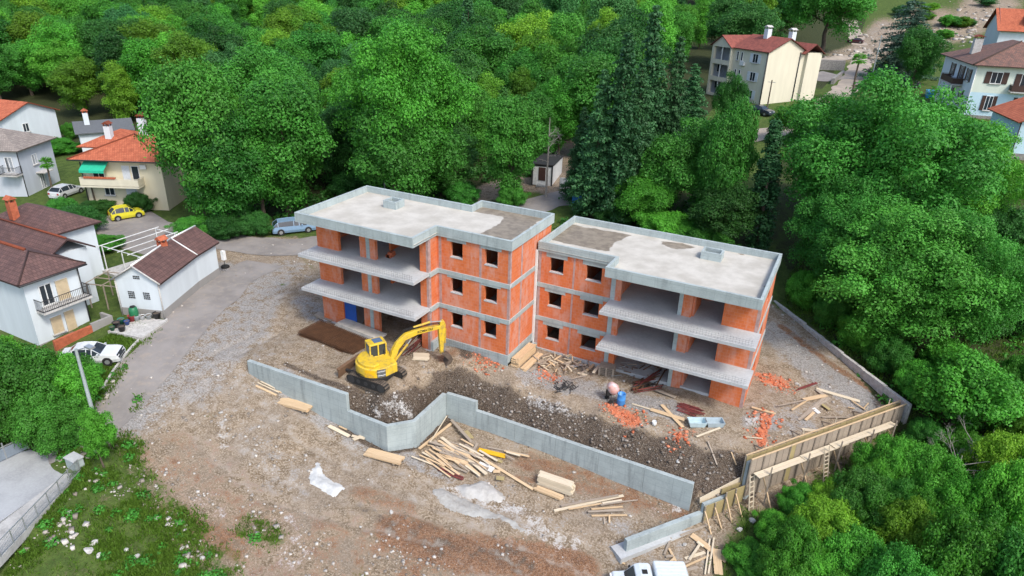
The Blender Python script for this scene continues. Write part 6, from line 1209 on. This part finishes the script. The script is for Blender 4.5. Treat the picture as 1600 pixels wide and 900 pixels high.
# ---------------------------------------------------------------- street lamp, poles, wires
lp = Vector((-21.4, -18.7, hz(-21.4, -18.7))); sl_ = thing('street_lamp', 'grey concrete lamp post beside the road at lower left', 'street lamp', tuple(lp))
MB().tube((0, 0, -.3), (0, 0, 6.2), .14, 10, .09).build('pole', M['concrete'], sl_); MB().bar((0, 0, 6.1), (.7, .4, 6.35), .06).build('arm', M['steel'], sl_); MB().box(.5, 1.1, .25, .6, 6.3, 6.42).build('lamp_head', M['steel'], sl_)
def pole(label, px, pb, pt_, r=.11, mat='concrete', cross=True):
    g = at(px, pb); lo, hi = 1, 25
    for _ in range(25):
        md = (lo+hi)/2
        if proj((g[0], g[1], g[2]+md))[1] > pt_: lo = md
        else: hi = md
    o = thing('utility_pole', label, 'pole', tuple(g)); MB().tube((0, 0, -.3), (0, 0, lo), r, 8, r*.7).build('shaft', M[mat], o)
    if cross: MB().bar((-.6, 0, lo-.35), (.6, 0, lo-.35), .08).build('crossarm', M['steel'], o)
    return g, lo
pole('slim grey pole behind the left roof', 603, 328, 242); pole('dark wooden pole in front of the cream apartment house', 1198, 172, 125, .13, 'bark'); pole('tall grey pole beside the far road', 1360, 130, 55)
# dead tree trunk by the cabin and bare branches in the thicket
def dead_tree(label, px, pb, h, spread, n, mat):
    rs = np.random.default_rng(px); g = at(px, pb); t = thing('dead_tree', label, 'tree', tuple(g)); mb = MB(); mb.tube((0, 0, -.2), (0, 0, h), .16, 8, .04); mb.build('trunk', M[mat], t); mb = MB()
    def br(p, d, L, r, k):
        q = p+d*L; mb.tube(p, q, r, 5, r*.55, False)
        if k:
            for _ in range(3): e = (d+Vector(rs.normal(0, .55, 3))).normalized(); br(q, e, L*.62, r*.55, k-1)
    for i in range(n): z = h*rs.uniform(.45, 1); a = rs.uniform(0, 6.28); br(Vector((0, 0, z)), Vector((math.cos(a), math.sin(a), rs.uniform(.1, .8))).normalized(), spread*rs.uniform(.5, 1)*.5, .035, 3)
    mb.build('branches', M[mat], t)
dead_tree('bare grey trunk standing in front of the site cabin', 853, 308, 9.5, 2.2, 10, 'twig'); dead_tree('leafless grey shrub in the thicket below the lime green tree', 1478, 780, 3.6, 3.2, 16, 'twig'); dead_tree('bare twiggy shrub beside the lime green tree', 1500, 745, 3.0, 2.8, 12, 'twig')
# ---------------------------------------------------------------- lower left driveway, kerbs, fence and gate
DZ = -2.35
def patch(name, pts, z, th, mat, label=None, cat=None):
    q = [tuple(G(a, b, z)[:2]) for a, b in pts]
    s = sum(q[i][0]*q[(i+1) % len(q)][1]-q[(i+1) % len(q)][0]*q[i][1] for i in range(len(q)))
    if s < 0: q = q[::-1]
    o = MB().prism(q, z-th, z).build(name, mat)
    return tag(o, label, cat) if label else tag(o, kind='structure')
patch('driveway', [(-60, 745), (0, 712), (48, 703), (118, 730), (100, 745), (0, 815), (-60, 860)], DZ+.12, 1.6, mottled('driveway_concrete', (.36, .375, .385), (.27, .28, .29), .6, 8, .9))
patch('pavement', [(-60, 862), (0, 818), (102, 740), (124, 738), (0, 872), (-50, 920)], DZ+.2, .5, mottled('pale_paving', (.44, .435, .42), None, 1, 9, .9))
patch('drain_channel', [(52, 700), (60, 696), (112, 712), (106, 718)], DZ+.135, .2, M['dark_steel'], 'dark drain grating across the driveway entrance', 'drain')
fn = thing('driveway_fence', 'thin grey metal railing along the pale driveway edge', 'fence'); a, b = Vector(G(126, 737, DZ+.2)), Vector(G(-20, 893, DZ+.2))
for i in range(9): p = a.lerp(b, i/8); MB().bar(p, p+Vector((0, 0, .95)), .05).build('post', M['steel'], fn)
for z in (.12, .92): MB().bar(a+Vector((0, 0, z)), b+Vector((0, 0, z)), .04).build('rail', M['steel'], fn)
mb = MB(); nb = 90
for i in range(nb): p = a.lerp(b, i/nb); mb.bar(p+Vector((0, 0, .12)), p+Vector((0, 0, .92)), .014)
mb.build('bars', M['steel'], fn)
gt = thing('sliding_gate', 'grey sheet metal gate at the driveway entrance on the left edge', 'gate'); a, b = Vector(G(-25, 735, DZ+.1)), Vector(G(45, 702, DZ+.1)); MB().bar(a+Vector((0, 0, .5)), b+Vector((0, 0, .5)), .04, .8).build('sheet', plain('gate_grey', (.20, .24, .29), .5), gt); MB().bar(a+Vector((0, 0, 1.0)), b+Vector((0, 0, 1.0)), .06).build('rail', M['steel'], gt)
for k in (0, .5, 1): p = a.lerp(b, k); MB().bar(p, p+Vector((0, 0, 1.3)), .07).build('post', M['steel'], gt)
gpil = thing('gate_pillar', 'weathered concrete gate pillar under the small feathery tree', 'pillar', tuple(G(122, 735, DZ))); part('shaft', M['concrete'], gpil, (-.55, .35, -.3, .3, -.6, .95)); part('cap', M['slab'], gpil, (-.6, .4, -.35, .35, .95, 1.03))
kb = thing('road_kerb', 'low concrete kerb between the road and the front lawn', 'kerb'); kp = [gp(*p) for p in ((262, 500), (222, 528), (205, 545), (178, 580), (160, 610))]
for a, b in zip(kp[:-1], kp[1:]):
    n = max(1, int((b-a).length/1.0))
    for i in range(n): p, q = a.lerp(b, (i+.02)/n), a.lerp(b, (i+.98)/n); MB().bar(p+Vector((0, 0, .04)), q+Vector((0, 0, .04)), .14, .26).build('kerbstone', M['limestone'], kb)
# junk on the slab behind the shed front
patch('concrete_pad', [(168, 517), (222, 496), (262, 500), (222, 528)], .14, .5, M['limestone'], 'pale concrete pad with pots in front of the shed gable', 'slab')
pots = [((176, 516), 'dark green', (.02, .12, .06)), ((183, 511), 'black', (.02, .02, .025)), ((190, 505), 'teal green', (.03, .2, .15)), ((199, 507), 'blue', (.03, .08, .3)), ((207, 501), 'red', (.35, .04, .05)), ((214, 500), 'pale grey', (.5, .55, .58)), ((223, 499), 'white', (.6, .62, .63)), ((246, 497), 'large black', (.02, .02, .022)), ((191, 517), 'small black', (.02, .02, .02)), ((233, 498), 'light grey', (.42, .45, .46))]
for i, (p, cn, c) in enumerate(pots):
    q = G(*p, .15); s = .8+.5*((i*37) % 10)/10; o = thing('plant_pot', f'{cn} garden pot on the pad before the shed', 'pot', (q[0], q[1], .14), random.random()); mb = MB(); mb.lathe([(.18*s, 0), (.26*s, .4*s), (.28*s, .42*s), (.24*s, .42*s), (.2*s, .25*s)], 12); mb.build('pot', plain('pot_plastic', c, .4), o, True); MB().lathe([(.23*s, .30*s), (.235*s, .36*s)], 10).build('soil', M['bark'], o)
q = G(211, 498, .2); o = thing('rain_butt', 'tall dark green water butt against the shed gable', 'water butt', (q[0], q[1], .14)); mb = MB(); mb.lathe([(.3, 0), (.36, .3), (.36, .8), (.3, 1.1), (.2, 1.15)], 14); mb.build('tank', plain('butt_green', (.02, .16, .07), .4), o, True); mb = MB(); mb.lathe([(.22, 1.15), (.22, 1.2)], 12); mb.build('lid', M['black'], o)
g = gp(352, 418); o = thing('parasol_base', 'black tyre base with thin rod beside the road at the shed', 'stand', tuple(g)); mb = MB(); mb.lathe([(.2, 0), (.4, .04), (.42, .14), (.3, .24), (.2, .22)], 16); mb.build('tyre', M['black'], o, True); MB().tube((0, 0, .1), (0, 0, 1.7), .03, 6).build('rod', M['dark_steel'], o)
# ---------------------------------------------------------------- rocks, gravel, rubble, grass
def rock_mesh(seed):
    rs = np.random.default_rng(seed); bm = bmesh.new(); bmesh.ops.create_icosphere(bm, subdivisions=2, radius=.5)
    k = rs.normal(0, 1, (5, 3))
    for v in bm.verts:
        for q in k:
            qn = Vector(q).normalized(); d = v.co.dot(qn)
            if d > .3: v.co -= qn*(d-.3)*.85
        v.co *= 1+.06*rs.normal()
    me = bpy.data.meshes.new('rock'); bm.to_mesh(me); bm.free(); me.materials.append(M['limestone']); return me
RK = [rock_mesh(s) for s in range(5)]
rocks = [((140, 862), .9, 'white grey boulder pile stone, leftmost in the grass'), ((148, 850), .7, 'boulder behind the leftmost boulder in the grass'), ((155, 870), .6, 'small boulder right of the leftmost boulders'), ((198, 862), .5, 'pale stone in the grass right of the boulder group'), ((214, 872), .6, 'pale stone near the turquoise scrap'), ((112, 832), .5, 'half buried stone in the grass by the fence'), ((150, 740), .45, 'stone at the grass edge below the feathery tree'), ((285, 857), .45, 'stone on red soil at lower left'), ((316, 873), .5, 'long pale stone on red soil'), ((245, 810), .5, 'pale rock at the edge of the red soil'), ((260, 822), .35, 'small rock beside the pale rock on red soil'), ((612, 800), .5, 'square pale stone on brown soil below the concrete puddle'), ((563, 822), .3, 'small pale stone left of the square stone'), ((690, 858), .4, 'flat pale slab fragment on dark soil'), ((1070, 852), .5, 'grey stone between boards by the white van'), ((1155, 830), .6, 'grey stone at the thicket edge'), ((1175, 815), .7, 'grey rock below the small ladder'), ((1245, 600), .5, 'cream rubble lump on gravel right of the building'), ((975, 597), .4, 'pale stone before the ground floor opening'), ((345, 645), .5, 'white stone on the gravel right of the lamp post'), ((1060, 720), .5, 'white stone in the trench slope')]
for i, (p, s, lb) in enumerate(rocks):
    g = gp(*p, s*.12); o = tag(obj('rock', RK[i % 5]), lb, 'rock'); o.location = g; s *= .55; o.scale = (s*1.3, s, s*.75); o.rotation_euler = (random.uniform(-.3, .3), random.uniform(-.3, .3), random.uniform(0, 6.28))
CUBE = np.array([(-1, -1, -1), (1, -1, -1), (1, 1, -1), (-1, 1, -1), (-1, -1, 1), (1, -1, 1), (1, 1, 1), (-1, 1, 1)])*.5
CF = np.array([(0, 3, 2, 1), (4, 5, 6, 7), (0, 1, 5, 4), (1, 2, 6, 5), (2, 3, 7, 6), (3, 0, 4, 7)])
def scatter(name, label, cat, pts, smin, smax, mat, rs, flat=.7, pw=3):
    n = len(pts); z = hfun(pts[:, 0], pts[:, 1]); s = smin+(smax-smin)*rs.random(n)**pw
    loc = CUBE[None]*(1+rs.uniform(-.45, .25, (n, 8, 3))); a = rs.uniform(0, 6.28, n); ca, sa = np.cos(a)[:, None], np.sin(a)[:, None]
    x = (loc[..., 0]*ca-loc[..., 1]*sa)*s[:, None]*rs.uniform(.8, 1.4, (n, 1)); y = (loc[..., 0]*sa+loc[..., 1]*ca)*s[:, None]; zz_ = loc[..., 2]*s[:, None]*flat+.18*s[:, None]
    V = np.stack([x+pts[:, :1], y+pts[:, 1:2], zz_+z[:, None]], 2).reshape(-1, 3); F = (CF[None]+8*np.arange(n)[:, None, None]).reshape(-1, 4)
    me = raw_mesh(name, V, F); attr(me, 'tone', np.repeat(rs.random(n), 8)); o = obj(name, me, mat); return tag(o, label, cat, kind='stuff')
t = NT('loose_stones'); t.col(t.mix(t.attr('tone'), (.20, .17, .14), (.54, .51, .47))); t.rough(.95); STN = t.m
t = NT('brick_shards'); t.col(t.mix(t.attr('tone'), (.40, .09, .035), (.62, .24, .14))); t.rough(.95); SHD = t.m
t = NT('trench_clods'); t.col(t.mix(t.attr('tone'), (.10, .075, .055), (.31, .28, .25))); t.rough(.95); CLD = t.m
rs = np.random.default_rng(5)
def cloud(n, xr, yr, fn):
    p = np.column_stack([rs.uniform(*xr, n), rs.uniform(*yr, n)]); return p[rs.random(n) < fn(p[:, 0], p[:, 1])]
def bare_w(x, y):
    b = in_poly(x, y, BARE)*1.0; b *= (1-in_poly(x, y, [(-17.2, -1.3), (-6, -1.3), (-6, 0), (0, 0), (0, 4.3), (17, 4.3), (17, 11.6), (-17.2, 8)])); road = sstep(1.6, 2.6, seg_dist(x, y, ROADL))*np.clip(np.min([seg_dist(x, y, q) for q in TRACKS], 0)/1.6, .12, 1); return b*(.25+.75*road)*np.clip(fbm(x*.5, y*.5, 3)*2.6-.95, .05, 1)
lowleft = lambda x, y: bare_w(x, y)*np.clip(1.3-seg_dist(x, y, [(-17, -14), (-12, -19), (-6, -21), (4, -16)])/7, .12, 1)
scatter('gravel_stones', 'small pale stones strewn over the bare ground', 'stones', cloud(60000, (-34, 27), (-27, 22), lowleft), .03, .19, STN, rs, .7, 4)
scatter('trench_stones', 'stones and clods on the trench slope', 'stones', cloud(16000, (-9, 19), (-10, 1), lambda x, y: in_poly(x, y, SITE_POLY)*np.clip(1-seg_dist(x, y, SLOPE_LINE)/1.7, 0, 1)), .03, .2, CLD, rs, .7, 5)
def near_px(lst, rad): 
    q = [P2(p)[0] for p in lst]; return lambda x, y: np.clip(1.2-np.min([np.hypot(x-a, y-b) for a, b in q], 0)/rad, 0, 1)
scatter('brick_rubble', 'broken orange brick shards on the ground around the building', 'rubble', cloud(26000, (-18, 24), (-6, 12), near_px([(960, 640), (985, 652), (1195, 655), (1190, 685), (1205, 595), (1225, 605), (855, 588), (770, 565), (745, 562), (1060, 682), (490, 462)], 1.1)), .04, .2, SHD, rs)
scatter('white_gravel', 'heaps of white gravel along the trench edge', 'gravel', cloud(30000, (-19, 26), (-22, 12), near_px([(595, 633), (580, 630), (835, 622), (850, 630), (905, 655), (345, 655), (348, 680), (320, 780), (460, 860), (200, 770), (230, 800), (180, 840), (260, 850), (120, 850), (220, 870), (300, 880), (170, 760), (1368, 600), (1180, 662), (1030, 795), (640, 815), (830, 620)], .8)), .03, .15, STN, rs)
scatter('bank_stones', 'grey stones lying in the grass of the lower left bank', 'stones', cloud(9000, (-26, -2), (-29, -11), lambda x, y: np.clip(mask_at('grass', x, y), 0, 1)*np.clip(fbm(x*.8, y*.8, 61)*4-2.2, 0, 1)), .06, .34, STN, rs, .7, 3)
def blades(name, label, pts, hmin, hmax, rs, n=5):
    m_ = len(pts)*n; P_ = np.repeat(pts, n, 0)+rs.normal(0, .1, (m_, 2)); z = hfun(P_[:, 0], P_[:, 1]); a = rs.uniform(0, 6.28, m_); h = rs.uniform(hmin, hmax, m_); w_ = .02+.03*rs.random(m_); ln = rs.uniform(.15, .9, m_)*h; b = rs.uniform(0, 6.28, m_)
    d = np.column_stack([np.cos(a), np.sin(a)])*w_[:, None]; e = np.column_stack([np.cos(b), np.sin(b)])*ln[:, None]; z0 = np.column_stack([P_, z-.02])
    V = np.stack([np.column_stack([P_-d, z-.02]), np.column_stack([P_+d, z-.02]), np.column_stack([P_+d*.6+e*.55, z+h*.7]), np.column_stack([P_-d*.3+e, z+h])], 1)
    me = quads_mesh(name, V); attr(me, 'tone', np.repeat(rs.random(m_), 4)); return tag(obj(name, me, M['grass']), label, 'grass', kind='stuff')
gm_ = lambda x, y: np.clip(mask_at('grass', x, y)*1.8-.3, 0, 1)*np.where((x < -3) & (y < -8), 1, 0)*np.clip(fbm(x*.7, y*.7, 9)*3.2-1.1, 0.03, 1)*(1-in_poly(x, y, [tuple(G(a, b, DZ)[:2]) for a, b in ((-60, 745), (0, 712), (48, 703), (124, 735), (0, 876), (-50, 925))]))
blades('grass', 'rough green grass and weeds on the bank at lower left', cloud(90000, (-30, 0), (-30, -9), gm_), .05, .26, rs)
g2 = lambda x, y: np.clip(mask_at('grass', x, y)*1.4-.3, 0, 1)*(.4+.6*fbm(x*.4, y*.4, 12))
blades('grass', 'rough grass between the trees right of the boundary wall', cloud(16000, (17, 45), (-9, 40), g2), .12, .5, rs, 4)
# low weeds
wd = cloud(1300, (-26, 2), (-28, -9), lambda x, y: gm_(x, y)*.8); cl = np.column_stack([wd, hfun(wd[:, 0], wd[:, 1])+.05, rs.uniform(.12, .45, len(wd))])
me = crown_mesh('weeds', cl, .09, 130, rs, .7); me.materials.append(M['leaf']); tag(obj('weeds', me), 'leafy weeds among the grass at lower left', 'weeds', kind='stuff')
wd = cloud(900, (18, 42), (-10, 36), lambda x, y: np.clip(mask_at('wood', x, y), 0, 1)*.6); cl = np.column_stack([wd, hfun(wd[:, 0], wd[:, 1])+.05, rs.uniform(.25, .7, len(wd))])
me = crown_mesh('undergrowth', cl, .13, 45, rs, .7); me.materials.append(M['leaf']); tag(obj('undergrowth', me), 'dark undergrowth beneath the trees at right', 'undergrowth', kind='stuff')
wd = cloud(2600, (-60, 8), (12, 60), lambda x, y: np.clip(mask_at('wood', x, y), 0, 1)*.55*(seg_dist(x, y, ROADB) > 3.2)); cl = np.column_stack([wd, hfun(wd[:, 0], wd[:, 1])+.1, rs.uniform(.4, 1.1, len(wd))])
me = crown_mesh('undergrowth', cl, .2, 22, rs, .8); me.materials.append(M['leaf_dark']); tag(obj('undergrowth', me), 'dark undergrowth along the forest edge behind the building', 'undergrowth', kind='stuff')
wd = cloud(5000, (-12, 130), (150, 330), lambda x, y: 1-np.clip(mask_at('wood', x, y)+mask_at('grass', x, y), 0, 1)); 
if len(wd): scatter('hill_rubble', 'rubble and broken ground on the cleared slope at top right', 'rubble', wd, .2, 1.3, STN, rs, .6)
